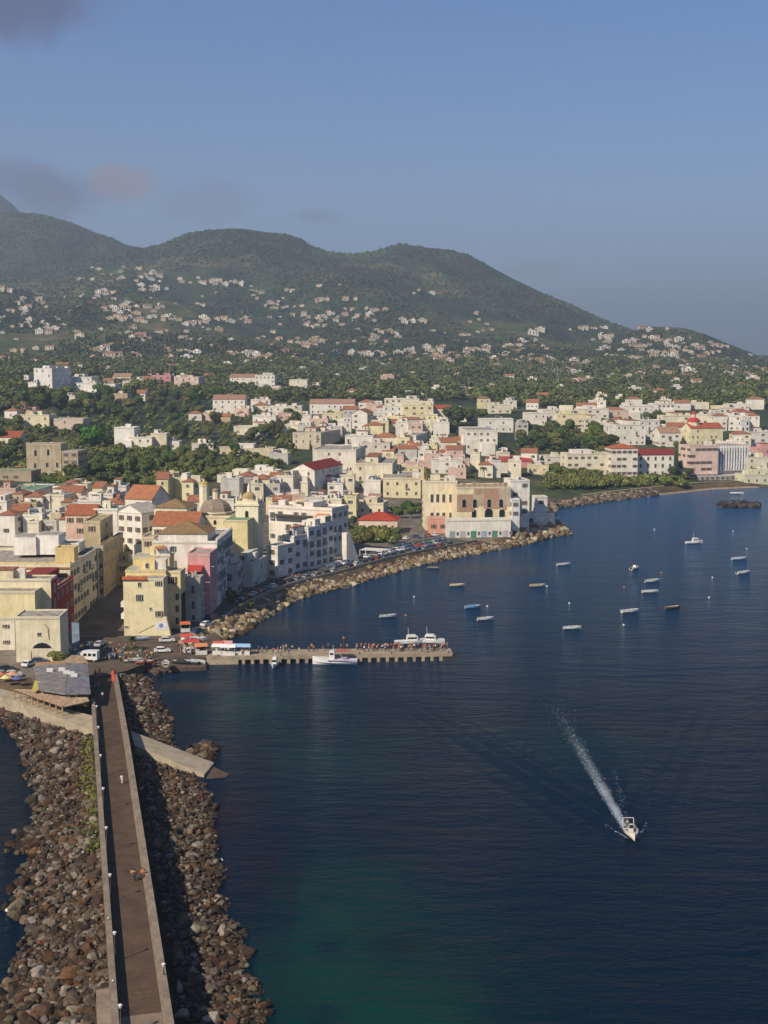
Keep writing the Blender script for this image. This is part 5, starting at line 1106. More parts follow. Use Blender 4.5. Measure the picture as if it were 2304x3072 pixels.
# tall golden conifer
g = ray(1278, 1578); gx, gy, gz = float(g[0][0]), float(g[1][0]), float(g[2][0]); hh_ = PD(1278, 1402, gy).z-gz
rt = empty('conifer', (gx, gy, gz), 0, 'very tall narrow golden brown conifer beside the palace wing', 'conifer'); part(rt, 'trunk', lambda b: b.tube((0, 0, -1), (0, 0, hh_*.95), .4, bark, 7, .08))
n = 1500; t = rng.uniform(0, 1, n); a = rng.uniform(0, 6.28, n); r_ = (2.3*(1-t**2*.75))*np.sqrt(rng.uniform(.1, 1, n))*(0.75+.25*np.sin(t*55)); C = np.stack([r_*np.cos(a), r_*np.sin(a), 1.5+t*(hh_-1.5)], 1)
Nn = np.stack([np.cos(a), np.sin(a), rng.uniform(-.3, .8, n)], 1); Nn /= np.linalg.norm(Nn, axis=1)[:, None]; V, Fq = quads(C, Nn, rng.uniform(.25, .5, n), .6); gg = rng.uniform(.6, 1.4, n)
link('crown', mesh_np('crown', V, Fq, LM['gold'], np.stack([gg, gg, gg], 1)), rt)
def palm(x, y, z, h, label, cat='palm tree'):
    rt = empty('palm_tree', (x, y, z), 0, label, cat); part(rt, 'trunk', lambda b: b.tube((0, 0, -.3), (.2, 0, h), .22, bark, 7, .15)); m = MB()
    lm = plain((.06, .10, .03), .7, .2, .3, 3, name='palm_leaf')
    for k in range(16):
        a = k*2.4; up = rr.uniform(.1, .9); L = h*.42; pts = [(L*s*math.cos(a), L*s*math.sin(a), h+up*L*s-1.1*L*s*s*(1.2-up*.4)) for s in (0, .35, .7, 1.0)]
        sx, sy = -math.sin(a)*.35, math.cos(a)*.35
        for p, q, w1, w2 in zip(pts[:-1], pts[1:], (.3, 1, .8), (1, .8, .1)): m.add([(p[0]-sx*w1, p[1]-sy*w1, p[2]-.1), (p[0]+sx*w1, p[1]+sy*w1, p[2]-.1), (q[0]+sx*w2, q[1]+sy*w2, q[2]-.1), (q[0]-sx*w2, q[1]-sy*w2, q[2]-.1)], [(0, 1, 2, 3)], lm)
    m.build('fronds', rt, (.2, 0, 0)); return rt
p = P(392, 1952, QZ); palm(p.x, p.y, p.z, 3.6, 'small palm in the round green island on the square')
b = MB(); b.cyl(0, 0, 0, .35, 3.2, 3.0, m_par, 20).cyl(0, 0, .351, .55, 2.7, 2.4, plain((.08, .09, .03), .9, .1, .4, 3, name='planting'), 20); tag(b.build('planter', None, (p.x, p.y, QZ+.004)), 'round planted island around the small palm on the square', 'planter')
for px, py, lb in ((2262, 1440, 'palm beside the cream house right of the pink hotel'), (1410, 1436, 'palm with drooping fronds behind the seaside palace'), (1452, 1440, 'second palm right behind the seaside palace roof')):
    x, y, z = ray(px, py); palm(float(x[0]), float(y[0]), float(z[0]), 7, lb)
# masses nobody could count
def mass(name, regions, kind, nq, rad, qs, flat=.8, seed=1, dens=None):
    Cs = []; Ns = []; Ss = []; G = []
    for (x0, x1, y0, y1, n) in regions:
        px = rng.uniform(x0, x1, n); py = rng.uniform(y0, y1, n); x, y, z = ray(px, py); ok = ~np.isnan(y)
        if dens is not None: ok &= dens(x, y, px, py)
        x, y, z = x[ok], y[ok], z[ok]; m = len(x)
        if not m: continue
        r = rng.uniform(*rad, m); gsh = rng.uniform(.65, 1.3, m)
        C, Nn = crownpts(m*nq, 5, flat); C = C.reshape(m, nq, 3)*r[:, None, None]+np.stack([x, y, z+r*.55], 1)[:, None]
        Cs.append(C.reshape(-1, 3)); Ns.append(Nn); Ss.append(np.repeat(r, nq)*qs*rng.uniform(.6, 1.3, m*nq)); G.append(np.repeat(gsh, nq)*rng.uniform(.75, 1.25, m*nq))
    C = np.vstack(Cs); V, Fq = quads(C, np.vstack(Ns), np.concatenate(Ss)); g = np.concatenate(G); col = np.stack([g*rng.uniform(.9, 1.15, len(g)), g, g*.95], 1)
    tag(link(name, mesh_np(name, V, Fq, LM[kind], col)), kind='stuff')
mass('woodland', [(-250, 70, 1120, 1245, 520), (70, 900, 1088, 1132, 700), (240, 640, 1150, 1190, 160), (600, 1560, 1105, 1205, 1500), (1500, 2560, 1130, 1222, 1600), (-300, 2600, 1080, 1125, 1500)], 'dark', 60, (3.6, 7.5), .17)
mass('shrubbery', [(40, 360, 1175, 1330, 200), (330, 900, 1190, 1375, 330), (250, 640, 1355, 1400, 260), (170, 480, 1400, 1475, 200), (470, 840, 1380, 1445, 260), (1560, 1860, 1270, 1380, 300), (1640, 1800, 1395, 1470, 260), (1770, 2060, 1438, 1462, 130), (1040, 1180, 1590, 1632, 60), (-100, 110, 1270, 1430, 120), (130, 330, 1330, 1500, 90)], 'mid', 110, (1.6, 3.6), .16)
def hd_(x, y, px, py):
    v = fbm(x/170, y/260, 3, 41)+0.35*np.clip((y-2700)/600, -1, 1); return (v+0.80 > rng.uniform(0, 1.2, len(x))) & (y > 1350)
mass('hillside_scrub', [(-300, 420, 640, 1100, 12000), (380, 1500, 690, 1100, 21000), (1500, 1900, 860, 1120, 6000), (1860, 2700, 990, 1130, 4500)], 'hill', 10, (1.6, 3.6), .42, .5, dens=hd_)
# ------------------------------------------------------------------ hillside houses
WH = MB(); 
def hill_proto(k, wc, rf, w, d, h):
    root = empty('hill_house', (0, 0, 0)); m = MB(); m.box(-w/2, w/2, -d/2, d/2, -5, h, wall(wc)); 
    if k % 3 == 0: m.box(w*.1, w*.5, -d*.9, -d/2, -5, h*.55, wall(wc))
    m.build('wall', root)
    b = MB()
    if rf is None: b.box(-w/2-.2, w/2+.2, -d/2-.2, d/2+.2, h, h+.4, wall(wc)); b.box(-w*.2, w*.15, -d*.2, d*.3, h+.401, h+2.4, wall(wc))
    else: b.gable(-w/2, w/2, -d/2, d/2, h, d*.22, tile(rf), wall(wc))
    b.build('roof', root)
    for f in range(2 if h > 5 else 1):
        for i in range(3):
            me, _ = win_mesh('nn', 1.5, 1.8, False); link('window', me, root, (-w*.34+i*w*.33, -d/2-.001, .9+f*3))
    return root
protos = []
for k, (wc, rf) in enumerate([((.62, .59, .54), None), ((.60, .56, .5), (.36, .22, .16)), ((.60, .55, .44), None), ((.6, .53, .42), (.36, .2, .13)), ((.56, .43, .37), None), ((.55, .42, .36), (.38, .2, .13)), (T_, None), ((.74, .72, .68), None)]):
    protos.append((hill_proto(k, wc, rf, 13, 9, 6.2 if k % 2 else 5.2), {0: 'white', 1: 'white tiled', 2: 'cream', 3: 'cream tiled', 4: 'pinkish', 5: 'pinkish tiled', 6: 'tan', 7: 'bright white'}[k]))
HILL = [(293, 806, 24, 4, 2, 'lonely pair high under the left saddle'), (262, 839, 20, 6, 3, 'small group below the left saddle'), (325, 827, 16, 4, 2, 'pair right below the left saddle'), (430, 833, 60, 26, 15, 'high village under the rounded peak'), (470, 870, 36, 6, 5, 'row under the high village'), (670, 848, 50, 5, 9, 'line at the upper right of the high village'), (570, 842, 30, 6, 5, 'group beside the high village'), (322, 888, 42, 14, 9, 'brownish hamlet left of the valley'),
 (14, 878, 18, 5, 3, 'group at the left edge high on the slope'), (88, 915, 44, 16, 10, 'group on the upper left slope'), (36, 940, 42, 10, 6, 'row on the left slope'), (356, 942, 34, 18, 12, 'hamlet in the middle of the left slope'), (450, 933, 34, 9, 5, 'terrace row above the centre left slope'), (412, 960, 30, 7, 7, 'row below the middle hamlet'), (503, 957, 36, 6, 8, 'row right of the middle hamlet'), (668, 963, 80, 6, 10, 'long row on the central slope'), (578, 975, 22, 4, 3, 'three houses under the long row'), (655, 988, 24, 5, 2, 'yellowish pair under the long row'),
 (114, 982, 42, 16, 9, 'group at the lower left slope'), (260, 1013, 18, 4, 2, 'pair above the terraces'), (422, 1018, 36, 5, 5, 'bright row on the lower slope'), (325, 1052, 36, 6, 4, 'row by the beige terrace'), (384, 1075, 46, 6, 8, 'row descending to the woodland'), (546, 1066, 38, 14, 8, 'group above the woodland'), (654, 1092, 40, 3, 4, 'low wall like row above the woodland'), (748, 1078, 54, 14, 10, 'large group above the woodland'), (842, 1085, 36, 6, 5, 'group right of the large one'), (943, 1097, 24, 4, 3, 'three houses at the woodland edge'), (930, 1033, 34, 8, 5, 'small group on the central lower slope'),
 (810, 911, 22, 7, 4, 'orange roofed group on the central slope'), (889, 919, 16, 4, 2, 'pair beside the orange roofed group'), (960, 968, 46, 24, 11, 'cluster on the central slope'), (1005, 900, 56, 5, 5, 'scattered line under the second peak'), (1270, 877, 36, 4, 3, 'tiny houses high under the second peak'), (1105, 930, 56, 5, 6, 'line under the second peak'), (1018, 954, 100, 9, 13, 'long terrace row under the second peak'), (1238, 963, 26, 4, 5, 'group on the right central slope'), (1166, 1005, 46, 12, 9, 'group in the fields of the right central slope'), (1150, 1066, 78, 5, 9, 'row above the right woodland'), (1276, 1054, 42, 18, 11, 'bright cluster above the right woodland'),
 (1322, 1086, 100, 8, 16, 'wide row along the right woodland'), (1433, 1056, 60, 16, 9, 'cluster at the foot of the right ridge'), (1437, 1100, 46, 5, 6, 'group touching the right woodland'), (1602, 1020, 36, 22, 9, 'group on the flank of the right ridge'), (1540, 1044, 22, 6, 4, 'pinkish group below the right ridge'), (1556, 1085, 62, 6, 9, 'row under the flank of the right ridge'), (1683, 1103, 62, 18, 12, 'cluster before the right spur'), (1765, 986, 50, 3, 7, 'line on the crest of the right ridge'), (1797, 1014, 42, 8, 7, 'group below the crest line'), (1930, 1035, 92, 36, 34, 'big village on the right spur'), (2062, 1048, 36, 24, 10, 'right end of the spur village'), (2156, 1052, 28, 12, 6, 'last group on the spur slope'),
 (2225, 1112, 74, 10, 10, 'row at the far right shore'), (1864, 1132, 48, 5, 6, 'group in the right woodland edge'), (1758, 1142, 30, 14, 5, 'white villa group in the right woodland'), (2004, 1110, 84, 12, 12, 'wide pale row behind the right woodland'), (2058, 1143, 34, 12, 5, 'group in front of the wide pale row'), (1150, 1176, 34, 4, 3, 'low houses inside the central woodland'), (1110, 1102, 50, 16, 5, 'houses on the left rim of the woodland')]
ALLH = []
for (cx, cy, rx, ry, n, zone) in HILL:
    L = []; t = 0
    while len(L) < n and t < 400:
        t += 1; px = cx+rx*1.25*rr.uniform(-1, 1); py = cy+ry*1.3*rr.uniform(-1, 1)
        if any(abs(px-a) < 9 and abs(py-b) < 5 for a, b in L): continue
        L.append((px, py))
    for (px, py) in L:
        x, y, z = ray(px, py)
        if np.isnan(y[0]): continue
        s = rr.uniform(.5, 1.1)*(1 if float(y[0]) > 1500 else .8); ALLH.append([px, float(x[0]), float(y[0]), float(z[0]), s, rr.choice([0, 0, 1, 1, 2, 2, 3, 4, 5, 6, 7, 7]), zone, (s*rr.uniform(.8, 1.4), s, s*rr.uniform(.75, 1.05)), R(rr.uniform(-30, 20))])
for (x0, x1, y0, y1, n) in ((-20, 400, 890, 1090, 75), (380, 900, 870, 1090, 105), (880, 1500, 930, 1110, 110), (1480, 1800, 1030, 1130, 60), (1840, 2260, 1010, 1130, 80), (0, 2300, 1100, 1150, 40), (200, 1300, 810, 900, 20)):
    n = int(n*.62); px_ = np.array([rr.uniform(x0, x1) for _ in range(n)]); py_ = np.array([y0+(y1-y0)*rr.random()**.8 for _ in range(n)]); X_, Y_2, Z_ = ray(px_, py_)
    for i in range(n):
        if np.isnan(Y_2[i]) or Y_2[i] < 1300: continue
        s = rr.uniform(.35, .75); ALLH.append([px_[i], float(X_[i]), float(Y_2[i]), float(Z_[i]), s*.7, rr.choice([0, 1, 2, 3, 5, 6, 6]), 'scattered', (s*rr.uniform(.8, 1.8), s, s*rr.uniform(.7, 1.0)), R(rr.uniform(-30, 20))])
ALLH.sort(key=lambda h: (h[6] == 'scattered', -h[4]/h[2])); big = sorted(ALLH[:288]); cnt = {}
for (px, x, y, z, s, k, zone, sc_, rz) in big:
    pr_, nm = protos[k]; c = copy_tree(pr_); c.name = 'hill_house'; cnt[zone] = cnt.get(zone, 0)+1; c.location = (x, y, z); c.scale = sc_; c.rotation_euler = (0, 0, rz)
    tag(c, f"{nm} house, {ordi(cnt[zone])} from left, {zone}", 'house', zone)
sm = MB()
for (px, x, y, z, s, k, zone, sc_, rz) in ALLH[288:]:
    cr, sr = math.cos(rz), math.sin(rz)
    for ch in KIDS[protos[k][0].name]:
        me = ch.data; M = [v.co for v in me.vertices]; q = []
        for v in M:
            a = (v.x+ch.location.x)*sc_[0]; b2 = (v.y+ch.location.y)*sc_[1]; q.append((x+a*cr-b2*sr, y+a*sr+b2*cr, z+(v.z+ch.location.z)*sc_[2]))
        for mi_ in range(len(me.materials)):
            fs = [tuple(p.vertices) for p in me.polygons if p.material_index == mi_]
            if fs: sm.add(q, fs, me.materials[mi_])
tag(sm.build('distant_houses'), kind='stuff')
for pr_, nm in protos:
    for ch in list(KIDS.get(pr_.name, [])): bpy.data.objects.remove(ch)
    bpy.data.objects.remove(pr_)

n = 230; C = []
for _ in range(n):
    s_ = rng.uniform(P(290, 2560, 2).dot(DV), P(285, 2215, 2).dot(DV)); q = CW(s_, vL-.2-abs(rng.normal())*1.1, 2.3); C.append((q.x, q.y, 2.35))
C = np.array(C); q, Nn = crownpts(n*14, 4, .7); q = q.reshape(n, 14, 3)*rng.uniform(.25, .6, n)[:, None, None]+C[:, None]; V, Fq = quads(q.reshape(-1, 3), Nn, rng.uniform(.06, .14, n*14)); g = rng.uniform(.8, 1.5, n*14)
tag(link('weeds', mesh_np('weeds', V, Fq, LM['mid'], np.stack([g*1.6, g*1.25, g*.6], 1))), kind='stuff')
# ------------------------------------------------------------------ pier
pz = 2.0; A0 = P(617, 1971, pz); A1 = P(1357, 1959, pz); B0 = P(640, 1950, pz); B1 = P(1351, 1943, pz)
rt = empty('pier', (A0.x, A0.y, 0), 0, 'long narrow concrete pier on piles crowded with people', 'pier')
def rel(v): return (v.x-A0.x, v.y-A0.y, v.z)
part(rt, 'deck', lambda b: b.prism([rel(A0)[:2], rel(A1)[:2], rel(B1)[:2], rel(B0)[:2]], pz-.85, pz, m_pier))
sol = A0.lerp(A1, .13); sob = B0.lerp(B1, .13)
part(rt, 'solid_base', lambda b: b.prism([rel(A0)[:2], rel(sol)[:2], rel(sob)[:2], rel(B0)[:2]], -2, pz-.855, m_conc))
for k in range(23):
    t = .15+k*.0365; q = A0.lerp(A1, t); q2 = B0.lerp(B1, t)
    for s_ in (.06, .9): v = q.lerp(q2, s_); part(rt, 'pile', lambda b: b.box(rel(v)[0]-.4, rel(v)[0]+.4, rel(v)[1]-.4, rel(v)[1]+.4, -3, pz-.855, m_pier))
for t in (.05, .3, .5, .62, .75, .9, .985): v = A0.lerp(A1, t)+Vector((0, .35, 0)); part(rt, 'bollard', lambda b: b.cyl(rel(v)[0], rel(v)[1], pz, pz+.45, .14, .2, plain((.1, .09, .08)), 8))
def PT(t, s_): return A0.lerp(A1, t).lerp(B0.lerp(B1, t), s_)
# ------------------------------------------------------------------ boats
hullm = objcol('boat_paint', .35, .5); woodm = plain((.42, .30, .17), .6, .3, .2, 3, name='boat_wood'); whitep = plain((.72, .70, .66), .4, .5, .06, 1, name='white_gelcoat'); darkp = plain((.03, .03, .035), .4, .5, name='dark_plastic'); bluep = plain((.10, .25, .5), .5, .4, name='blue_canvas')
def hull_mesh(L, B, Hh, inner=True, stern=.75, sheer=.25, name='hull', mat=None, mat2=None, deck=False):
    mat = mat or hullm; mat2 = mat2 or woodm; m = MB(); n = 11; st = []
    for i in range(n):
        t = i/(n-1); x = -L/2+L*t; w = B/2*(stern+(1-stern)*min(1, t*2.2)) if t < .45 else B/2*max(0.02, 1-((t-.45)/.55)**2.2); z = Hh*(1+sheer*max(0, (t-.3)/.7)**2); st.append((x, w, z))
    prof = []
    for (x, w, z) in st: prof.append([(x, -w, z), (x, -w*.9, z*.35), (x, -w*.45, -.15*Hh), (x, 0, -.25*Hh), (x, w*.45, -.15*Hh), (x, w*.9, z*.35), (x, w, z)])
    vs = [v for p in prof for v in p]; k = 7; fs = [(i*k+j, i*k+j+1, (i+1)*k+j+1, (i+1)*k+j) for i in range(n-1) for j in range(k-1)]+[tuple(range(k-1, -1, -1))]
    m.add(vs, fs, mat)
    rim = []; 
    for (x, w, z) in st: wi = max(.01, w-.12); rim.append([(x, -w, z), (x, -wi, z), (x, wi, z), (x, w, z)])
    vs = [v for p in rim for v in p]; m.add(vs, [(i*4, i*4+1, i*4+5, i*4+4) for i in range(n-1)]+[(i*4+2, i*4+3, i*4+7, i*4+6) for i in range(n-1)], mat)
    fl = []
    for (x, w, z) in st: wi = max(.01, w-.12); zf = z-.04 if deck else Hh*.35; fl.append([(x, -wi, z), (x, -wi*(1 if deck else .85), zf), (x, wi*(1 if deck else .85), zf), (x, wi, z)])
    vs = [v for p in fl for v in p]; m2 = MB(); m2.add(vs, [(i*4+j, i*4+j+1, i*4+4+j+1, i*4+4+j) for i in range(n-1) for j in range(3)]+[(0, 1, 2, 3)], mat2)
    return m.mesh(name), m2.mesh('deck' if deck else 'inner_floor')
OB = {}
def open_boat(L, col, label, loc, rz, inner='wood', engine=True, cover=None, group='boats moored in the bay', cabin=False, cat='boat', name='boat'):
    key = (round(L, 1), inner)
    if key not in OB: OB[key] = hull_mesh(L, L*.38, L*.125, mat2={'wood': woodm, 'white': plain((.42, .43, .44), .6, .4, .3, 2.5, name='boat_floor'), 'tan': plain((.55, .45, .28), .8, name='tarp')}[inner])
    hm_, fm_ = OB[key]; root = empty(name, loc, rz, label, cat, group); h = link('hull', hm_, root); h.color = (*col, 1); link('inner_floor', fm_, root)
    for xx in (-.2, .1): part(root, 'seat', lambda b: b.box(L*xx, L*xx+.3, -L*.155, L*.155, L*.085, L*.1, woodm if inner == 'wood' else whitep))
    part(root, 'foredeck', lambda b: b.add([(L*.22, -L*.13, L*.119), (L*.22, L*.13, L*.119), (L*.485, 0, L*.136)], [(0, 2, 1)], whitep))
    if engine: part(root, 'outboard_motor', lambda b: b.box(-L/2-.45, -L/2-.02, -.16, .16, L*.07, L*.07+.65, darkp).box(-L/2-.3, -L/2-.12, -.07, .07, -.3, L*.07, darkp))
    if cover: part(root, 'canvas_cover', lambda b: b.add([(-L*.3, -L*.16, L*.12), (-L*.3, L*.16, L*.12), (L*.15, L*.17, L*.12), (L*.15, -L*.17, L*.12), (-L*.25, 0, L*.2), (L*.1, 0, L*.2)], [(0, 3, 5, 4), (1, 4, 5, 2), (0, 4, 1), (3, 2, 5)], cover))
    if cabin:
        part(root, 'cabin', lambda b: b.add([(-L*.05, -L*.12, L*.12), (L*.25, -L*.1, L*.13), (L*.25, L*.1, L*.13), (-L*.05, L*.12, L*.12), (-L*.02, -L*.1, L*.26), (L*.13, -L*.08, L*.25), (L*.13, L*.08, L*.25), (-L*.02, L*.1, L*.26)], [(0, 1, 5, 4), (1, 2, 6, 5), (2, 3, 7, 6), (3, 0, 4, 7), (4, 5, 6, 7)], whitep))
        part(root, 'windscreen', lambda b: b.add([(L*.22, -L*.09, L*.155), (L*.22, L*.09, L*.155), (L*.145, L*.078, L*.235), (L*.145, -L*.078, L*.235)], [(0, 1, 2, 3)], glass))
    return root
BT = [(1300, 1707, 4.6, (.10, .13, .18), -8, 'wood', False, 0, 0, 'small dark grey rowing boat close to the tan riprap'), (1371, 1759, 5.4, (.60, .52, .38), 10, 'tan', True, 0, 0, 'beige covered boat off the seafront rocks'), (1612, 1760, 5.6, (.55, .50, .38), 10, 'wood', True, 0, 0, 'brownish open boat with a small buoy at its right'), (1691, 1696, 5.6, (.74, .76, .78), 18, 'white', False, 0, 0, 'slim white boat nearest the headland point'),
 (1904, 1708, 5.6, (.78, .74, .68), 50, 'white', True, 0, 1, 'white boat with small cabin pointing away toward the beach'), (1956, 1746, 6.2, (.80, .79, .77), 22, 'white', True, 0, 0, 'white motorboat with black outboard just above a slimmer white boat'), (1951, 1778, 5.6, (.72, .72, .72), 8, 'white', False, 0, 0, 'slim white boat just below the white motorboat'), (2218, 1679, 6.4, (.55, .66, .76), 14, 'white', False, 0, 0, 'pale blue white boat near the right edge'),
 (2230, 1721, 6.2, (.80, .79, .77), 26, 'white', True, 0, 0, 'white motorboat below the pale blue boat at the right edge'), (1891, 1837, 6.0, (.78, .76, .72), 20, 'white', False, 0, 0, 'white boat with a buoy floating below it'), (2018, 1826, 5.2, (.08, .08, .09), 22, 'wood', False, 0, 0, 'boat with dark hull and pale interior'), (1717, 1887, 5.2, (.82, .80, .74), 8, 'white', False, 0, 0, 'lowest white boat of the moored group in open water'),
 (1456, 1860, 5.4, (.80, .79, .76), 18, 'white', True, 0, 0, 'white motorboat with black engine below the blue boat'), (1419, 1824, 5.2, (.25, .45, .68), 20, 'white', False, 1, 0, 'boat with bright blue canvas cover'), (1164, 1852, 5.4, (.60, .64, .68), 16, 'white', True, 0, 0, 'greyish white motorboat nearest the seafront bend')]
for (px, py, L, c_, a, inn, eng, cov, cab, lab) in BT:
    p = P(px, py, 0); open_boat(L, c_, lab, (p.x, p.y, .1), R(a), inn, bool(eng), bluep if cov else None, cabin=bool(cab))
p = P(2210, 1482); open_boat(7.5, (.82, .80, .74), 'white boat at the edge of the far beach jetty', (p.x, p.y, .1), R(-14), 'white', False)
p = P(2003, 1472); open_boat(6, (.82, .80, .76), 'white boat pulled up on the far beach', (p.x, p.y+4, .9), R(6), 'white', False)
p = P(2150, 1462); open_boat(6, (.78, .74, .70), 'pale boat lying near the rocks before the hotel canopy', (p.x, p.y+2, .8), R(10), 'white', False)
def cruiser(L, loc, rz, label, stripe=(.75, .75, .78), house_='mid', cat='motor yacht', name='motor_yacht', group=None):
    hm_, dm_ = hull_mesh(L, L*.3, L*.11, mat2=whitep, deck=True, sheer=.5); root = empty(name, loc, rz, label, cat, group); h = link('hull', hm_, root); h.color = (.8, .79, .77, 1); link('deck', dm_, root); z = L*.115
    a, b_ = (-.12, .22) if house_ == 'mid' else (.0, .12) if house_ == 'wheel' else (-.1, .1)
    part(root, 'cabin', lambda b: b.box(L*a, L*b_, -L*.09, L*.09, z, z+(1.15 if house_ == 'mid' else 1.9), whitep).box(L*a+.2, L*b_-.5, -L*.08, L*.08, z+(1.151 if house_ == 'mid' else 1.901), z+(1.5 if house_ == 'mid' else 2.05), whitep))
    part(root, 'cabin_window', lambda b: b.box(L*a+.25, L*b_-.25, -L*.09-.03, L*.09+.03, z+.5 if house_ == 'mid' else z+1.1, z+.95 if house_ == 'mid' else z+1.6, glass))
    part(root, 'windscreen', lambda b: b.add([(L*b_+.02, -L*.085, z+.45), (L*b_+.02, L*.085, z+.45), (L*b_+.02, L*.085, z+1.0), (L*b_+.02, -L*.085, z+1.0)], [(0, 1, 2, 3)], glass))
    part(root, 'mast', lambda b: b.tube((L*a+.5, 0, z+1.4), (L*a+.4, 0, z+3.4), .05, whitep)); ir = plain((.6, .6, .6), .3, .5, name='rail')
    part(root, 'bow_rail', lambda b: [b.tube((L*(.25+k*.045), s*L*.12*(1-k*.2), z+.1), (L*(.25+k*.045), s*L*.12*(1-k*.2), z+.7), .02, ir, 4) for k in range(5) for s in (-1, 1)])
    return root
p = P(2083, 1631); cruiser(7.5, (p.x, p.y, .1), R(10), 'white cabin boat with raised cabin, farthest of the moored boats', group='boats moored in the bay', cat='boat')
p = P(1004, 1997); rf = cruiser(11.2, (p.x, p.y+1.6, .15), R(176), 'white fishing boat with a purple blue rim moored along the pier', house_='wheel', cat='fishing boat', name='fishing_boat')
for s in (-1, 1): part(rf, 'rim_stripe', lambda b: b.box(-5.5, 1.6, s*1.71-.04, s*1.71+.04, 1.0, 1.2, plain((.20, .17, .42), name='stripe')))
part(rf, 'canopy', lambda b: b.box(-3.6, -.2, -1.2, 1.2, 3.3, 3.38, plain((.5, .12, .1), name='canvas'))); part(rf, 'net_pile', lambda b: b.dome(-2.6, 0, 1.2, 1.0, .6, plain((.25, .22, .35), .9, name='net'), 9, 3))
p = P(823, 2002); cruiser(6.2, (p.x, p.y+1.5, .1), R(-94), 'small white cabin boat moored bow out at the pier', cat='boat', name='boat')
for px, py, a, lb in ((1232, 1940, 8, 'white cruiser moored behind the outer pier'), (1288, 1938, -10, 'white boat with tall grey windscreen behind the pier end')):
    p = P(px, py, 0); cruiser(8.5, (p.x, p.y+3, .1), R(a), lb, cat='boat', name='boat')
for k, (px, py, c_, a, lb) in enumerate([(572, 1992, (.04, .09, .08), 150, 'dark green boat hauled out on the low quay step'), (592, 1990, (.6, .62, .64), -25, 'grey white boat hauled out at the end of the quay step'), (540, 1992, (.05, .05, .05), 170, 'black covered boat on the low quay step'), (497, 1996, (.75, .7, .62), 100, 'small pale boat standing on the quay edge'), (400, 1986, (.82, .8, .76), 12, 'white rowing boat at the root of the causeway'), (436, 1992, (.5, .1, .07), 8, 'red rowing boat above the rubble bank'), (588, 1925, (.8, .79, .74), 14, 'large white covered boat standing by the road on the quay'), (425, 1921, (.30, .32, .55), 4, 'purple blue boat on the square under the corner house')]):
    z = .95 if k < 3 else QZ+.01; q = P(px, py, z); open_boat(4.6 if k != 6 else 5.6, c_, lb, (q.x, q.y, z+.25), R(a), 'white', False, plain((.04, .05, .05), name='tarp') if k == 2 else (whitep if k == 6 else None), group='boats hauled out on the quay')
bp = P(1893, 2507); spd = open_boat(6.0, (.82, .74, .62), 'white speedboat with a rail throwing up a long white wake', (bp.x, bp.y, .25), math.atan2(-hd.y, -hd.x), 'white', True, None, 'speedboat', False, 'speedboat', 'speedboat'); spd['group'] = 'speedboat and wake'; del spd['group']; spd.rotation_euler[1] = R(-3)
part(spd, 'steering_console', lambda b: b.box(-.5, .1, -.35, .35, .35, 1.15, whitep).box(0.11, .16, -.32, .32, 1.0, 1.5, glass)); part(spd, 'roll_bar', lambda b: b.tube((-2.2, -.9, .6), (-2.4, -.85, 1.9), .05, whitep).tube((-2.2, .9, .6), (-2.4, .85, 1.9), .05, whitep).tube((-2.4, -.85, 1.9), (-2.4, .85, 1.9), .05, whitep))
# buoys
bm_ = MB(); bm_.dome(0, 0, 0, .32, .34, whitep, 8, 3).cyl(0, 0, -.3, 0, .2, .32, whitep, 8).cyl(0, 0, .33, .6, .05, .05, darkp, 5); BME = bm_.mesh('mooring_buoy'); bo = MB(); bo.dome(0, 0, 0, .34, .36, plain((.6, .22, .08), name='orange_buoy'), 8, 3).cyl(0, 0, -.3, 0, .2, .34, plain((.6, .22, .08), name='orange_buoy'), 8).cyl(0, 0, .35, .62, .05, .05, darkp, 5); BMO = bo.mesh('mooring_buoy')
for px, py, o_, lb in ((1641, 1759, 0, 'right of the brownish open boat'), (1708, 1810, 0, 'alone in the middle of the bay'), (1217, 1846, 1, 'right of the greyish motorboat'), (1462, 1819, 0, 'right of the blue covered boat'), (1871, 1875, 0, 'below a white moored boat'), (1984, 1718, 1, 'right of the boat with small cabin'), (2127, 1793, 0, 'lower right of the moored boats'), (2137, 1733, 0, 'between the moored boats and the right edge'), (2240, 1647, 0, 'above the pale blue boat at the right'), (1963, 1588, 0, 'alone far out before the beach'), (2199, 1594, 0, 'far right before the dark islet'), (1872, 1762, 1, 'left of the upper white motorboat'), (1242, 1791, 0, 'near the seafront rocks'), (1031, 1914, 1, 'behind the middle of the pier'), (22, 2732, 0, 'in the small bay left of the causeway'), (664, 2582, 0, 'by the right rubble bank')):
    p = P(px, py); tag(link('mooring_buoy', BMO if o_ else BME, None, (p.x, p.y, 0)), f"{'orange' if o_ else 'white'} round mooring buoy {lb}", 'buoy', 'mooring buoys')
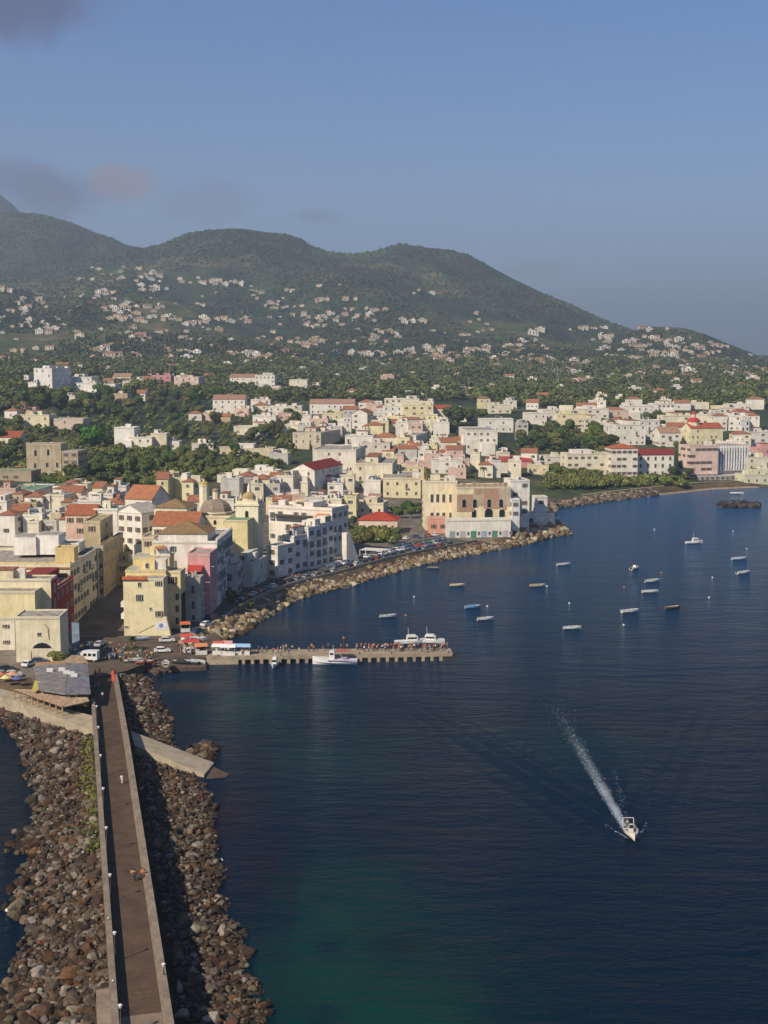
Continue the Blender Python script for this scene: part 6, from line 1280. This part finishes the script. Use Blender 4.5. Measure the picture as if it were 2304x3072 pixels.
# ------------------------------------------------------------------ cars
carm = objcol('car_paint', .3, .6); tyre = plain((.02, .02, .02), .8, .2, name='rubber'); rimm = plain((.4, .4, .42), .4, .5, name='rim'); lampm = plain((.7, .68, .6), .2, .6, name='headlight_glass')
def car_meshes():
    pr = [(-2.05, .35), (-2.1, .6), (-2.05, .88), (-1.75, .95), (-1.35, 1.38), (-.9, 1.47), (.15, 1.46), (.55, 1.30), (1.05, .96), (1.9, .82), (2.1, .6), (2.08, .35)]
    n = len(pr); m = MB(); vs = []
    for s in (-1, 1): vs += [(x, s*(.83 if z < 1 else .83-(z-.95)*.42), z) for x, z in pr]
    m.add(vs, [tuple(range(n)), tuple(range(2*n-1, n-1, -1))]+[(i, n+i, n+(i+1) % n, (i+1) % n) for i in range(n)], carm); body = m.mesh('body')
    w = MB()
    for s in (-1, 1):
        y0, y1 = s*.842, s*.695; w.add([(-1.5, y0, 1.0), (.88, y0, 1.0), (.42, y1, 1.33), (-1.2, y1, 1.36)], [(0, 1, 2, 3) if s < 0 else (3, 2, 1, 0)], glass)
    w.add([(1.03, -.7, 1.0), (1.03, .7, 1.0), (.6, .62, 1.315), (.6, -.62, 1.315)], [(0, 1, 2, 3)], glass).add([(-1.75, -.7, 1.0), (-1.75, .7, 1.0), (-1.4, .62, 1.36), (-1.4, -.62, 1.36)], [(3, 2, 1, 0)], glass); win = w.mesh('window_band')
    t = MB(); n = 12; t.add([(.32*math.cos(6.283*i/n), s, .32*math.sin(6.283*i/n)) for s in (-.1, .1) for i in range(n)], [(i, n+i, n+(i+1) % n, (i+1) % n) for i in range(n)]+[tuple(range(n)), tuple(range(2*n-1, n-1, -1))], tyre)
    t.add([(.18*math.cos(6.283*i/n), s, .18*math.sin(6.283*i/n)) for s in (-.105, .105) for i in range(n)], [tuple(range(n)), tuple(range(2*n-1, n-1, -1))], rimm)
    h = MB(); h.box(2.04, 2.1, -.16, .16, .62, .74, lampm); return body, win, t.mesh('wheel'), h.mesh('headlight')
CB, CWI, CT_, CHL = car_meshes()
def car(x, y, z, rz, col, label, group):
    root = empty('parked_car', (x, y, z), rz, label, 'car', group); b = link('body', CB, root); b.color = (*col, 1); link('window_band', CWI, root)
    for xx in (-1.3, 1.3):
        for yy in (-.76, .76): link('wheel', CT_, root, (xx, yy, .32))
    for yy in (-.58, .58): link('headlight', CHL, root, (0, yy, 0))
    return root
CC = [((.75, .75, .74), 'white'), ((.70, .70, .70), 'white'), ((.25, .26, .28), 'grey'), ((.03, .035, .045), 'black'), ((.04, .06, .13), 'dark blue'), ((.35, .05, .04), 'red'), ((.45, .47, .48), 'silver'), ((.10, .14, .25), 'blue'), ((.05, .10, .08), 'dark green')]
def carrow(pts, zone, group, spacing, skip, z, jitter=.15, perp=False):
    d = 0; L = []; acc = 0
    for i in range(len(pts)-1):
        a, b_ = pts[i], pts[i+1]; seg = (b_-a).length
        while d <= acc+seg:
            if rr.random() > skip:
                t = (d-acc)/seg; p = a.lerp(b_, t); ang = math.atan2((b_-a).y, (b_-a).x)+(math.pi/2 if perp else 0)+rr.uniform(-.05, .05); L.append((p, ang+(math.pi if rr.random() < .5 else 0)))
            d += spacing
        acc += seg
    for k, (p, ang) in enumerate(L): c_, nm = rr.choice(CC); car(p.x, p.y, z, ang, c_, f"{nm} car, {ordi(k+1)} from pier, {zone}", group)
nc_ = len(coast); carrow(off2(coast, 9.0)[6:-2], 'beside the low sea wall', 'cars parked beside the sea wall', 5.2, .18, 3.352)
carrow(off2(coast, 15.2)[int(nc_*.55):-1], 'in the inner row before the palace', 'cars parked in the inner row', 3.0, .25, 3.352, perp=True)
pl = [P(1190, 1642, 3.1), P(1330, 1618, 3.1)]; carrow([Vector((v.x, v.y)) for v in pl], 'in the parking area beside the red roofed villa', 'cars in the parking area', 3.2, .3, 3.05, perp=True)
pl = [P(1215, 1618, 3.1), P(1335, 1604, 3.1)]; carrow([Vector((v.x, v.y)) for v in pl], 'in the back row of the parking area', 'cars in the back row', 3.2, .35, 3.05, perp=True)
for px, py, a, ci, lb in ((487, 1957, 8, 0, 'white car in the middle of the open square'), (501, 1926, 12, 1, 'white car close to the yellow corner house'), (300, 1938, 80, 6, 'silver car in the shade at the street mouth'), (282, 1956, 70, 3, 'black car in the shade of the street mouth'), (268, 1940, 80, 2, 'grey car deep in the street shadow'), (600, 1948, 50, 5, 'red car by the market stalls at the pier root'), (575, 1960, 20, 1, 'white car beside the red car at the pier root'), (345, 1975, 10, 4, 'dark blue car at the causeway entrance')):
    q = P(px, py, QZ); car(q.x, q.y, QZ+.005, R(a), CC[ci][0], lb, 'cars on the square')
# truck
q = P(279, 1984, QZ); rt = empty('lorry', (q.x, q.y, QZ+.01), R(-6), 'long white lorry with dark side openings at the causeway entrance', 'lorry'); wp = plain((.78, .77, .75), .4, .4, .06, name='lorry_paint')
part(rt, 'cargo_body', lambda b: b.box(-2.4, 1.4, -1.1, 1.1, .6, 2.7, wp)); part(rt, 'cab', lambda b: b.add([(-4.1, -1.05, .45), (-2.45, -1.05, .45), (-2.45, 1.05, .45), (-4.1, 1.05, .45), (-3.6, -1.0, 2.2), (-2.45, -1.0, 2.3), (-2.45, 1.0, 2.3), (-3.6, 1.0, 2.2)], [(0, 1, 5, 4), (1, 2, 6, 5), (2, 3, 7, 6), (3, 0, 4, 7), (4, 5, 6, 7), (3, 2, 1, 0)], wp))
part(rt, 'windscreen', lambda b: b.add([(-3.9, -.95, 1.25), (-3.9, .95, 1.25), (-3.66, .9, 2.05), (-3.66, -.9, 2.05)], [(3, 2, 1, 0)], glass)); 
for k in range(3): part(rt, 'side_opening', lambda b: b.box(-2.0+k*1.15, -1.2+k*1.15, -1.13, -1.101, 1.5, 2.2, glass))
for xx in (-3.2, .6): 
    for yy in (-.95, .95): w_ = link('wheel', CT_, rt, (xx, yy, .45)); w_.scale = (1.4, 1.4, 1.4)
# ------------------------------------------------------------------ people
def skin(vs, es, rs, sub=1, root=0):
    me = bpy.data.meshes.new('t'); me.from_pydata(vs, es, []); o = bpy.data.objects.new('t', me); COL.objects.link(o); m = o.modifiers.new('s', 'SKIN'); m.use_smooth_shade = True
    for i, r_ in enumerate(rs): me.skin_vertices[0].data[i].radius = (r_, r_*.85)
    me.skin_vertices[0].data[root].use_root = True; s = o.modifiers.new('u', 'SUBSURF'); s.levels = sub; s.render_levels = sub
    dg = bpy.context.evaluated_depsgraph_get(); nm = bpy.data.meshes.new_from_object(o.evaluated_get(dg)); bpy.data.objects.remove(o); return nm
skinm = plain((.40, .25, .17), .6, .3, .05, name='skin'); shirtm = objcol('shirt_cloth', .9, .1); trm = objcol('trouser_cloth', .9, .1); hairm = plain((.05, .03, .02), .8, .2, name='hair')
def person_meshes(stride, arm):
    s = stride
    vs = [(0, 0, .95), (0, 0, 1.15), (0, 0, 1.38), (0, 0, 1.5), (0.01, 0, 1.62), (0.0, 0, 1.72), (0, .10, .90), (s*.5, .10, .50), (s*.55, .10, .08), (s*.55+.14, .10, .03), (0, -.10, .90), (-s*.4, -.10, .50), (-s*.95, -.10, .10), (-s*.95+.14, -.10, .05), (0, .19, 1.38), (-arm*.5, .25, 1.12), (-arm*.3+.06, .25, .88), (-arm*.2+.09, .25, .78), (0, -.19, 1.38), (arm*.6, -.25, 1.12), (arm*.9+.06, -.25, .90), (arm*.9+.1, -.25, .80)]
    es = [(0, 1), (1, 2), (2, 3), (3, 4), (4, 5), (0, 6), (6, 7), (7, 8), (8, 9), (0, 10), (10, 11), (11, 12), (12, 13), (2, 14), (14, 15), (15, 16), (16, 17), (2, 18), (18, 19), (19, 20), (20, 21)]
    rs = [.14, .13, .15, .055, .10, .085, .085, .06, .042, .04, .085, .06, .042, .04, .06, .045, .033, .035, .06, .045, .033, .035]
    body = skin(vs, es, rs); body.materials.clear(); body.materials.append(skinm)
    ti = [0, 1, 2, 14, 15, 18, 19]; mp = {a: i for i, a in enumerate(ti)}; sv = [vs[i] for i in ti]; se = [(mp[a], mp[b]) for a, b in es if a in mp and b in mp]; sh = skin(sv, se, [.165, .155, .172, .078, .062, .078, .062]); sh.materials.clear(); sh.materials.append(shirtm)
    ti = [0, 6, 7, 8, 10, 11, 12]; mp = {a: i for i, a in enumerate(ti)}; sv = [vs[i] for i in ti]; sv[3] = tuple(Vector(sv[2]).lerp(Vector(sv[3]), .8)); sv[6] = tuple(Vector(sv[5]).lerp(Vector(sv[6]), .8)); se = [(mp[a], mp[b]) for a, b in es if a in mp and b in mp]; tr = skin(sv, se, [.15, .10, .078, .06, .10, .078, .06]); tr.materials.clear(); tr.materials.append(trm)
    h = MB(); h.dome(-.01, 0, 1.66, .108, .13, hairm, 10, 4); h.add([(-.02, .10, 1.68), (-.10, 0, 1.58), (-.02, -.10, 1.68), (-.11, .06, 1.66), (-.11, -.06, 1.66)], [(0, 3, 1), (1, 4, 2), (3, 4, 1)], hairm)
    return body, sh, tr, h.mesh('hair')
PM = [person_meshes(.30, .22), person_meshes(.06, .03), person_meshes(.2, -.1)]
def person(x, y, z, rz, sc, tc, label, group, pose=None, s=1.0):
    b_, sh, tr, h = PM[rr.randrange(3) if pose is None else pose]; root = empty('person', (x, y, z), rz, label, 'person', group); root.scale = (s, s, s)
    link('body', b_, root); o = link('shirt', sh, root); o.color = (*sc, 1); o = link('trousers', tr, root); o.color = (*tc, 1); link('hair', h, root); return root
SC = [((.75, .74, .72), 'white'), ((.55, .08, .07), 'red'), ((.62, .30, .28), 'pink'), ((.05, .05, .06), 'black'), ((.10, .18, .42), 'blue'), ((.65, .5, .12), 'yellow'), ((.35, .2, .12), 'brown'), ((.62, .24, .1), 'orange')]
TC = [(.04, .05, .09), (.12, .10, .08), (.4, .36, .3), (.03, .03, .03)]
def crowd(n, fn, zone, group, z, cols=None, fromw='from left'):
    L = sorted([fn() for _ in range(n)], key=lambda v: proj(v.x, v.y, z)[0])
    for k, v in enumerate(L): c_, nm = rr.choice(cols or SC); person(v.x, v.y, z, rr.uniform(0, 6.28), c_, rr.choice(TC), f"person in {nm} shirt, {ordi(k+1)} {fromw} {zone}", group, s=rr.uniform(.93, 1.05))
crowd(44, lambda: PT(rr.uniform(.60, .80), rr.uniform(.35, .95)), 'in the dense group on the outer pier', 'dense group on the pier', pz, [SC[1], SC[2], SC[2], SC[3], SC[6], SC[0], SC[1]])
crowd(30, lambda: PT(rr.uniform(.82, .99), rr.uniform(.2, .95)), 'at the pier end', 'people at the pier end', pz)
crowd(14, lambda: PT(rr.uniform(.19, .42), rr.uniform(.2, .9)), 'on the inner pier', 'people on the inner pier', pz)
crowd(5, lambda: PT(rr.uniform(.42, .58), rr.uniform(.5, .9)), 'behind the fishing boat on the pier', 'people by the fishing boat', pz)
crowd(22, lambda: PT(rr.uniform(.02, .17), rr.uniform(.1, .95)), 'around the pier stalls', 'people around the pier stalls', pz)
def qpt(x0, x1, y0, y1): return lambda: P(rr.uniform(x0, x1), rr.uniform(y0, y1), QZ)
crowd(30, qpt(320, 475, 1964, 1996), 'along the near edge of the square', 'people along the square edge', QZ); crowd(20, qpt(535, 615, 1935, 1968), 'by the stalls at the pier root', 'people at the pier root', QZ); crowd(12, qpt(300, 420, 1930, 1962), 'on the square near the palm', 'people near the palm', QZ)
co9 = off2(coast, 12.5)
def onroad(): k = rr.randrange(6, int(nc_*.45)); return Vector((co9[k].x+rr.uniform(-3, 3), co9[k].y+rr.uniform(-2, 2), 3.35))
crowd(26, onroad, 'on the seafront road', 'people on the seafront road', 3.352)
def ppl(px, py, z, sc, tc, lab, pose=0, rz=1.5): q = P(px, py, z); person(q.x, q.y, z, rz, sc, tc, lab, None, pose)
ppl(404, 2645, road_z(150), (.05, .04, .04), TC[3], 'person in black walking near the middle of the causeway', 0, 1.2); ppl(427, 2640, road_z(150), (.65, .2, .06), TC[1], 'person in bright orange shirt by the thick causeway parapet', 2, 1.9); ppl(434, 2644, road_z(150), (.35, .12, .06), TC[3], 'person in rust brown shirt leaning at the thick parapet', 1, 1.9)
ppl(398, 2642, road_z(150), (.5, .25, .1), TC[1], 'small person in tan shirt walking beside the person in black', 0, 1.3)
ppl(366, 2352, road_z(200), (.8, .8, .8), (.75, .74, .72), 'person all in white walking alone up the causeway', 0, 1.6)
ppl(308, 2098, road_z(260), (.7, .68, .66), (.35, .12, .1), 'person in white shirt in the shade where the causeway begins', 0, 1.4)
for k, (px, py) in enumerate(((286, 2030), (290, 2046), (296, 2060), (287, 2075), (299, 2024), (297, 2040))): ppl(px, py, road_z(P(px, py, 3.0).dot(DV)), SC[(k*3+3) % 8][0], TC[k % 4], f"person in {SC[(k*3+3) % 8][1]} shirt standing beside the restaurant wall, {ordi(k+1)} of the shaded group", k % 3)
# on the speedboat
person(bp.x-.4, bp.y+1.0, .72, 2, (.7, .55, .4), TC[0], 'person steering the white speedboat', 'people aboard the speedboat', 1); person(bp.x+.3, bp.y-1.4, .72, 1, (.15, .1, .1), TC[3], 'person in dark shirt at the bow of the speedboat', 'people aboard the speedboat', 1)
# ------------------------------------------------------------------ stalls, awnings, umbrellas
def stall(q, z, w, d, h, col, rz, label, slope=.3):
    root = empty('market_stall', (q.x, q.y, z), rz, label, 'market stall', 'market stalls'); cm = plain(col, .8, .2, .1, 2, name='awning'); pm_ = plain((.5, .5, .5), .5, .4, name='pole')
    for xx in (-w/2+.05, w/2-.05):
        for yy in (.05, d-.05): part(root, 'leg', lambda b: b.tube((xx, yy, 0), (xx, yy, h), .05, pm_, 5))
    part(root, 'awning', lambda b: b.add([(-w/2-.2, -.4, h), (w/2+.2, -.4, h), (w/2, d/2, h+slope+.3), (-w/2, d/2, h+slope+.3), (w/2+.2, d+.2, h), (-w/2-.2, d+.2, h)], [(0, 1, 2, 3), (3, 2, 4, 5), (1, 4, 2), (0, 3, 5)], cm))
    part(root, 'counter', lambda b: b.box(-w/2+.1, w/2-.1, .1, .8, 0, .95, plain((.72, .70, .66), .7, name='counter'))); return root
for t, s_, c_, w_, lb in ((.045, .25, (.75, .74, .72), 3.4, 'first white stall on the pier root'), (.085, .15, (.78, .77, .75), 3.6, 'white stall left of the blue one on the pier'), (.135, .2, (.30, .50, .70), 4.6, 'stall with a pale blue canopy on the pier'), (.03, .65, (.55, .12, .08), 2.6, 'small red topped stall on the pier root'), (.065, .7, (.6, .32, .28), 2.6, 'small pink topped stall behind the white stalls')):
    q = PT(t, s_); stall(q, pz+.002, w_, 2.0, 2.1, c_, R(-2), lb)
for px, py, c_, w_, lb in ((573, 1952, (.5, .06, .06), 4, 'dark red stall on the square by the pier'), (560, 1935, (.55, .09, .07), 3, 'bright red stall on the square'), (604, 1965, (.6, .25, .12), 3, 'orange stall near the pier root'), (556, 1897, (.55, .14, .07), 2.6, 'orange red stall by the shaded houses')):
    q = P(px, py, QZ); stall(q, QZ+.005, w_, 2.2, 2.2, c_, R(10), lb)
q = P(343, 2036, road_z(285)); rt = empty('handcart', (q.x, q.y, road_z(q.dot(DV))), az*-1, 'long red covered cart along the thick parapet at the causeway mouth', 'cart'); rt.rotation_euler = (0, 0, -az)
part(rt, 'red_cover', lambda b: b.add([(-.6, -5, .7), (.6, -5, .7), (.6, 5, .7), (-.6, 5, .7), (0, -5, 1.3), (0, 5, 1.3)], [(0, 1, 4), (3, 5, 2), (0, 4, 5, 3), (1, 2, 5, 4)], plain((.5, .08, .06), .8, name='red_canvas')))
part(rt, 'frame', lambda b: b.box(-.5, .5, -4.8, 4.8, .35, .65, woodm)); 
for yy in (-3.6, 3.6):
    for xx in (-.55, .55): w_ = link('wheel', CT_, rt, (xx, yy, .33), math.pi/2)
# lamps along the causeway
lampg = plain((.72, .70, .66), .3, .5, .05, name='lamp_globe'); ironm = plain((.10, .10, .10), .5, .4, name='lamp_iron')
def lamp(s, t, label, h=3.7, z=None):
    z = road_z(s) if z is None else z; q = CW(s, t, z); root = empty('street_lamp', q, 0, label, 'street lamp', 'lamps along the causeway')
    part(root, 'post', lambda b: b.cyl(0, 0, 0, .5, .11, .09, ironm, 8).cyl(0, 0, .5, h-.3, .055, .045, ironm, 8)); part(root, 'lamp_shade', lambda b: b.cyl(0, 0, h-.3, h, .14, .22, lampg, 8).cyl(0, 0, h, h+.12, .25, .08, lampg, 8)); return root
LS = [P(362, 2886, HR).dot(DV)+17.3*k for k in range(-2, 9)]
for k, s_ in enumerate(LS):
    if s_ < sF-30: lamp(s_, vL+.82, f"iron street lamp on the inner side of the narrow parapet, {ordi(k+1)} from the near end")
lamp(P(489, 2925, HR+1.1).dot(DV), vR-.3, 'single short lamp standing on the thick parapet near the bottom', 1.3, HR+1.1)
for px, py in ((350, 2757), (365, 2945), (293, 2120)):
    s_ = P(px, py, HR+1.1).dot(DV); q = CW(s_, vL+.35, HR+1.1); b = MB(); b.cyl(0, 0, 0, .22, .10, .12, ironm, 8).dome(0, 0, .22, .14, .12, lampg, 8, 3); tag(b.build('parapet_light', None, q), 'small round white light set on top of the narrow parapet', 'light', 'parapet lights')
# ------------------------------------------------------------------ restaurant by the causeway
rz_ = 7.0; q0 = P(180, 2060, 3.0); rt = empty('restaurant', (q0.x, q0.y, 3.0), 0, 'flat restaurant building with patched grey roofs and brown wooden canopies beside the causeway', 'restaurant')
def rp(px, py, h): v = P(px, py, h); return (v.x-q0.x, v.y-q0.y, v.z-3.0)
gr1 = plain((.20, .20, .225), .8, .2, .25, .8, name='roofing_grey'); gr2 = plain((.25, .23, .22), .85, .15, .25, .8, name='roofing_grey'); wd = plain((.46, .32, .21), .85, .15, .3, 2, name='canopy_wood')
def slab(root, name, pts, mat, th=.2):
    def fn(b): 
        n = len(pts); b.add([p for p in pts]+[(p[0], p[1], p[2]-th) for p in pts], [tuple(range(n)), tuple(range(2*n-1, n-1, -1))]+[(i, n+i, n+(i+1) % n, (i+1) % n) for i in range(n)], mat)
    return part(root, name, fn)
slab(rt, 'grey_roof', [rp(196, 2082, 6.9), rp(272, 2080, 6.9), rp(263, 1992, 7.4), rp(206, 1988, 7.5)], gr1)
slab(rt, 'grey_roof', [rp(118, 2070, 6.7), rp(195, 2082, 6.7), rp(205, 1989, 7.3), rp(99, 1998, 7.2)], gr2)
slab(rt, 'yellow_skylight', [rp(95, 2072, 6.5), rp(114, 2071, 6.5), rp(121, 2044, 6.9), rp(104, 2042, 6.9)], plain((.55, .46, .10), .6, name='yellow_panel'), .1)
slab(rt, 'brown_roof', [rp(185, 1985, 7.0), rp(264, 1988, 7.0), rp(250, 1966, 7.3), rp(215, 1965, 7.3)], wd)
slab(rt, 'wooden_canopy', [rp(42, 2067, 5.6), rp(186, 2120, 5.4), rp(226, 2092, 6.0), rp(140, 2069, 6.2)], wd, .15)
slab(rt, 'wooden_canopy', [rp(188, 2121, 5.41), rp(268, 2103, 5.6), rp(262, 2090, 6.0), rp(228, 2091, 6.01)], plain((.52, .38, .25), .85, .15, .3, 2, name='canopy_wood'), .15)
wpts = [rp(125, 2105, 3.0), rp(270, 2118, 3.0), rp(266, 2020, 3.0), rp(104, 2030, 3.0)]
part(rt, 'wall', lambda b: b.prism([(p[0]*.97, p[1]*.97) for p in wpts], -.3, 3.4, wall((.42, .26, .13))))
for k in range(9):
    t = k/8; a_, b2 = Vector(rp(42, 2067, 5.4)), Vector(rp(186, 2120, 5.2)); v = a_.lerp(b2, t); part(rt, 'canopy_post', lambda b: b.box(v.x-.12, v.x+.12, v.y+.1, v.y+.34, 0, v.z-.16, wall((.48, .30, .14))))
for px, py in ((200, 2018), (215, 2022), (150, 2012), (186, 2010), (223, 2028)): v = rp(px, py, 7.3); part(rt, 'roof_duct', lambda b: b.box(v[0]-.7, v[0]+.7, v[1]-.3, v[1]+.3, v[2]-.3, v[2]+.55, plain((.72, .71, .68), .5, name='duct')))
tp_ = P(20, 2050, 3.0)
for k, (px, py, c_, lb) in enumerate(((18, 2058, (.7, .6, .25), 'yellow parasol on the terrace left of the canopies'), (2, 2048, (.6, .2, .12), 'red parasol at the left edge of the terrace'), (38, 2046, (.65, .3, .18), 'orange parasol behind the yellow one'), (52, 2060, (.12, .13, .3), 'dark blue parasol beside the wooden canopy'))):
    q = P(px, py, 3.0); root = empty('parasol', (q.x, q.y, 3.02), 0, lb, 'parasol', 'terrace parasols'); part(root, 'pole', lambda b: b.cyl(0, 0, 0, 2.3, .04, .04, ironm, 6)); part(root, 'canopy', lambda b: b.cyl(0, 0, 1.9, 2.5, 1.35, .05, plain(c_, .8, .2, .05, name='canvas'), 8))
for px, py, ci, a, lb in ((88, 1998, 0, 70, 'white car parked between restaurant roof and arch house'), (118, 1990, 4, 10, 'dark blue car by the shrub under the arch house'), (20, 2012, 3, 20, 'black car in the shade left of the restaurant'), (40, 2030, 6, 10, 'silver car left of the grey roof'), (8, 2030, 2, 30, 'grey car at the left edge beside the terrace')):
    q = P(px, py, 3.0); car(q.x, q.y, 3.03, R(a), CC[ci][0], lb, 'cars behind the restaurant')
q = P(228, 1948, 1.9); b = MB(); b.box(-1.1, 1.1, 0, .15, .2, 7.0, plain((.20, .28, .36), .8, .2, .2, 1, name='blue_sheet')).box(-1.2, 1.2, -.02, .2, 7.0, 7.15, ironm); tag(b.build('hanging_sheet', None, (q.x, q.y, 1.8), R(-20)), 'tall blue grey sheet hanging at the street corner beside the cream house', 'sheet')
# parking pergola near seafront
q = P(1112, 1672, 3.1); rt = empty('pergola', (q.x, q.y, 3.1), R(-20), 'white slatted pergola roof beside the seafront parking', 'pergola')
part(rt, 'slats', lambda b: [b.box(-4.5, 4.5, k*1.2, k*1.2+.45, 2.5, 2.6, whitep) for k in range(6)])
for xx in (-4.3, 4.3):
    for yy in (.1, 6.2): part(rt, 'leg', lambda b: b.box(xx-.1, xx+.1, yy-.1, yy+.1, 0, 2.5, whitep))
# electricity pylon in the woodland
x, y, z = ray(1672, 1165); rt = empty('pylon', (float(x[0]), float(y[0]), float(z[0])), 0, 'grey lattice pylon rising from the woodland', 'pylon')
def lattice(b):
    for k in range(8):
        h0, h1 = k*3.2, (k+1)*3.2; a0, a1 = 1.8*(1-k/9), 1.8*(1-(k+1)/9)
        for sx in (-1, 1):
            for sy in (-1, 1): b.tube((sx*a0, sy*a0, h0), (sx*a1, sy*a1, h1), .12, plain((.4, .4, .4), name='steel'), 4)
            b.tube((sx*a0, -a0, h0), (-sx*a1, -a1, h1), .08, plain((.4, .4, .4), name='steel'), 4)
part(rt, 'lattice_mast', lattice); part(rt, 'cross_arm', lambda b: b.box(-3.5, 3.5, -.15, .15, 21, 21.4, plain((.4, .4, .4), name='steel')))

k_ = [P(640, 1930, QZ), P(742, 1850, 3.0)]
for i, (t, ci) in enumerate([(0.1, 0), (.35, 4), (.6, 1), (.85, 3)]):
    v = k_[0].lerp(k_[1], t); zz = QZ+.04+(3.32-QZ)*t; car(v.x-7.5, v.y, zz, R(58), CC[ci][0], f"{CC[ci][1]} car, {ordi(i+1)} from the square on the ramp up to the seafront road", 'cars on the ramp')
SKY_LO = (0.78, 0.87, 1.34); SKY_MID = (0.97, 1.08, 1.36); SKY_HI = (0.76, 1.08, 1.54)
EXPO = 0.30; HAZE_C = (0.64, 0.80, 1.0); HAZE_D = 0.00016
CLOUDS = [(90, 10, 330, 120, (1.2, 1.4, 3.4), 0.95), (180, 560, 200, 105, (2.0, 2.2, 3.9), 0.9), (335, 540, 140, 75, (4.5, 4.0, 5.0), 0.85), (600, 620, 150, 60, (2.7, 2.9, 4.6), 0.38), (940, 650, 80, 30, (2.5, 2.9, 4.7), 0.45), (1590, 810, 110, 26, (5.0, 4.3, 5.0), 0.5)]
# ------------------------------------------------------------------ light, sky, haze
SUN_EL = R(39); SDX, SDY = 0.67, 0.74
sun = bpy.data.lights.new('sun', 'SUN'); so_ = bpy.data.objects.new('sun', sun); COL.objects.link(so_)
sun.energy = 5.0; sun.angle = R(0.6); sun.color = (1.0, 0.87, 0.68)
dv = Vector((SDX*math.cos(SUN_EL), SDY*math.cos(SUN_EL), -math.sin(SUN_EL)*math.hypot(SDX, SDY)))
so_.rotation_euler = dv.to_track_quat('-Z', 'Y').to_euler()
w = bpy.data.worlds.new('World'); S.world = w; w.use_nodes = True; nt = w.node_tree; bg = nt.nodes['Background']
sky = nt.nodes.new('ShaderNodeTexSky'); sky.sky_type = 'NISHITA'; sky.sun_disc = False; sky.sun_elevation = SUN_EL
sky.sun_rotation = math.atan2(-SDX, -SDY); sky.altitude = 60; sky.air_density = 1.0; sky.dust_density = 0.6; sky.ozone_density = 2.0
col = sky.outputs[0]
tcn = nt.nodes.new('ShaderNodeTexCoord'); dirv = tcn.outputs['Generated']
# tint of the air near the horizon (milky violet) -- depends on elevation only
sep = nt.nodes.new('ShaderNodeSeparateXYZ'); nt.links.new(dirv, sep.inputs[0])
r = nt.nodes.new('ShaderNodeValToRGB'); r.color_ramp.elements[0].position = 0.0; r.color_ramp.elements[0].color = (*SKY_LO, 1)
r.color_ramp.elements[1].position = 0.30; r.color_ramp.elements[1].color = (*SKY_HI, 1)
e = r.color_ramp.elements.new(0.12); e.color = (*SKY_MID, 1)
e = r.color_ramp.elements.new(0.62); e.color = (0.30, 0.58, 1.0, 1)
nt.links.new(sep.outputs['Z'], r.inputs['Fac'])
m = nt.nodes.new('ShaderNodeMix'); m.data_type = 'RGBA'; m.blend_type = 'MULTIPLY'; m.inputs[0].default_value = 1.0
nt.links.new(col, m.inputs[6]); nt.links.new(r.outputs[0], m.inputs[7]); col = m.outputs[2]
cn = nt.nodes.new('ShaderNodeTexNoise'); cn.inputs['Scale'].default_value = 14; cn.inputs['Detail'].default_value = 5; cn.inputs['Roughness'].default_value = 0.5; nt.links.new(dirv, cn.inputs['Vector'])
def cloud(px, py, rx, ry, colr, k, col, dens=1.0):
    d = (PD(px, py, 1000)-Vector((0, 0, CH))).normalized()
    s = nt.nodes.new('ShaderNodeVectorMath'); s.operation = 'SUBTRACT'; nt.links.new(dirv, s.inputs[0]); s.inputs[1].default_value = d
    q = nt.nodes.new('ShaderNodeVectorMath'); q.operation = 'MULTIPLY'; nt.links.new(s.outputs[0], q.inputs[0]); q.inputs[1].default_value = (F/rx, 2.0, F/ry)
    l = nt.nodes.new('ShaderNodeVectorMath'); l.operation = 'LENGTH'; nt.links.new(q.outputs[0], l.inputs[0])
    a = nt.nodes.new('ShaderNodeMath'); a.operation = 'MULTIPLY_ADD'; nt.links.new(cn.outputs[0], a.inputs[0]); a.inputs[1].default_value = 2.2; nt.links.new(l.outputs[1], a.inputs[2])
    mr = nt.nodes.new('ShaderNodeMapRange'); mr.interpolation_type = 'SMOOTHERSTEP'; mr.inputs[1].default_value = 2.25; mr.inputs[2].default_value = 1.45; mr.inputs[3].default_value = 0; mr.inputs[4].default_value = k
    nt.links.new(a.outputs[0], mr.inputs[0])
    m = nt.nodes.new('ShaderNodeMix'); m.data_type = 'RGBA'; nt.links.new(mr.outputs[0], m.inputs[0]); nt.links.new(col, m.inputs[6]); m.inputs[7].default_value = (*colr, 1); return m.outputs[2]
for a in CLOUDS: col = cloud(*a, col)
nt.links.new(col, bg.inputs[0]); bg.inputs[1].default_value = 0.060
S.view_settings.view_transform = 'Standard'; S.view_settings.look = 'None'; S.view_settings.gamma = 1.0; S.view_settings.exposure = EXPO
# haze
hb = MB(); hm = bpy.data.materials.new('haze'); hm.use_nodes = True; hn = hm.node_tree; hn.nodes.clear()
ho = hn.nodes.new('ShaderNodeOutputMaterial'); pv = hn.nodes.new('ShaderNodeVolumePrincipled'); pv.inputs['Color'].default_value = (*HAZE_C, 1); pv.inputs['Density'].default_value = HAZE_D
pv.inputs['Anisotropy'].default_value = 0.2; hn.links.new(pv.outputs[0], ho.inputs['Volume'])
hb.box(-13000, 13000, -4000, 21500, -8, 900, hm); ho_ = hb.build('haze'); tag(ho_, kind='stuff')
S.cycles.volume_bounces = 0; S.cycles.max_bounces = 6; S.cycles.diffuse_bounces = 2; S.cycles.glossy_bounces = 3
S.cycles.use_adaptive_sampling = True
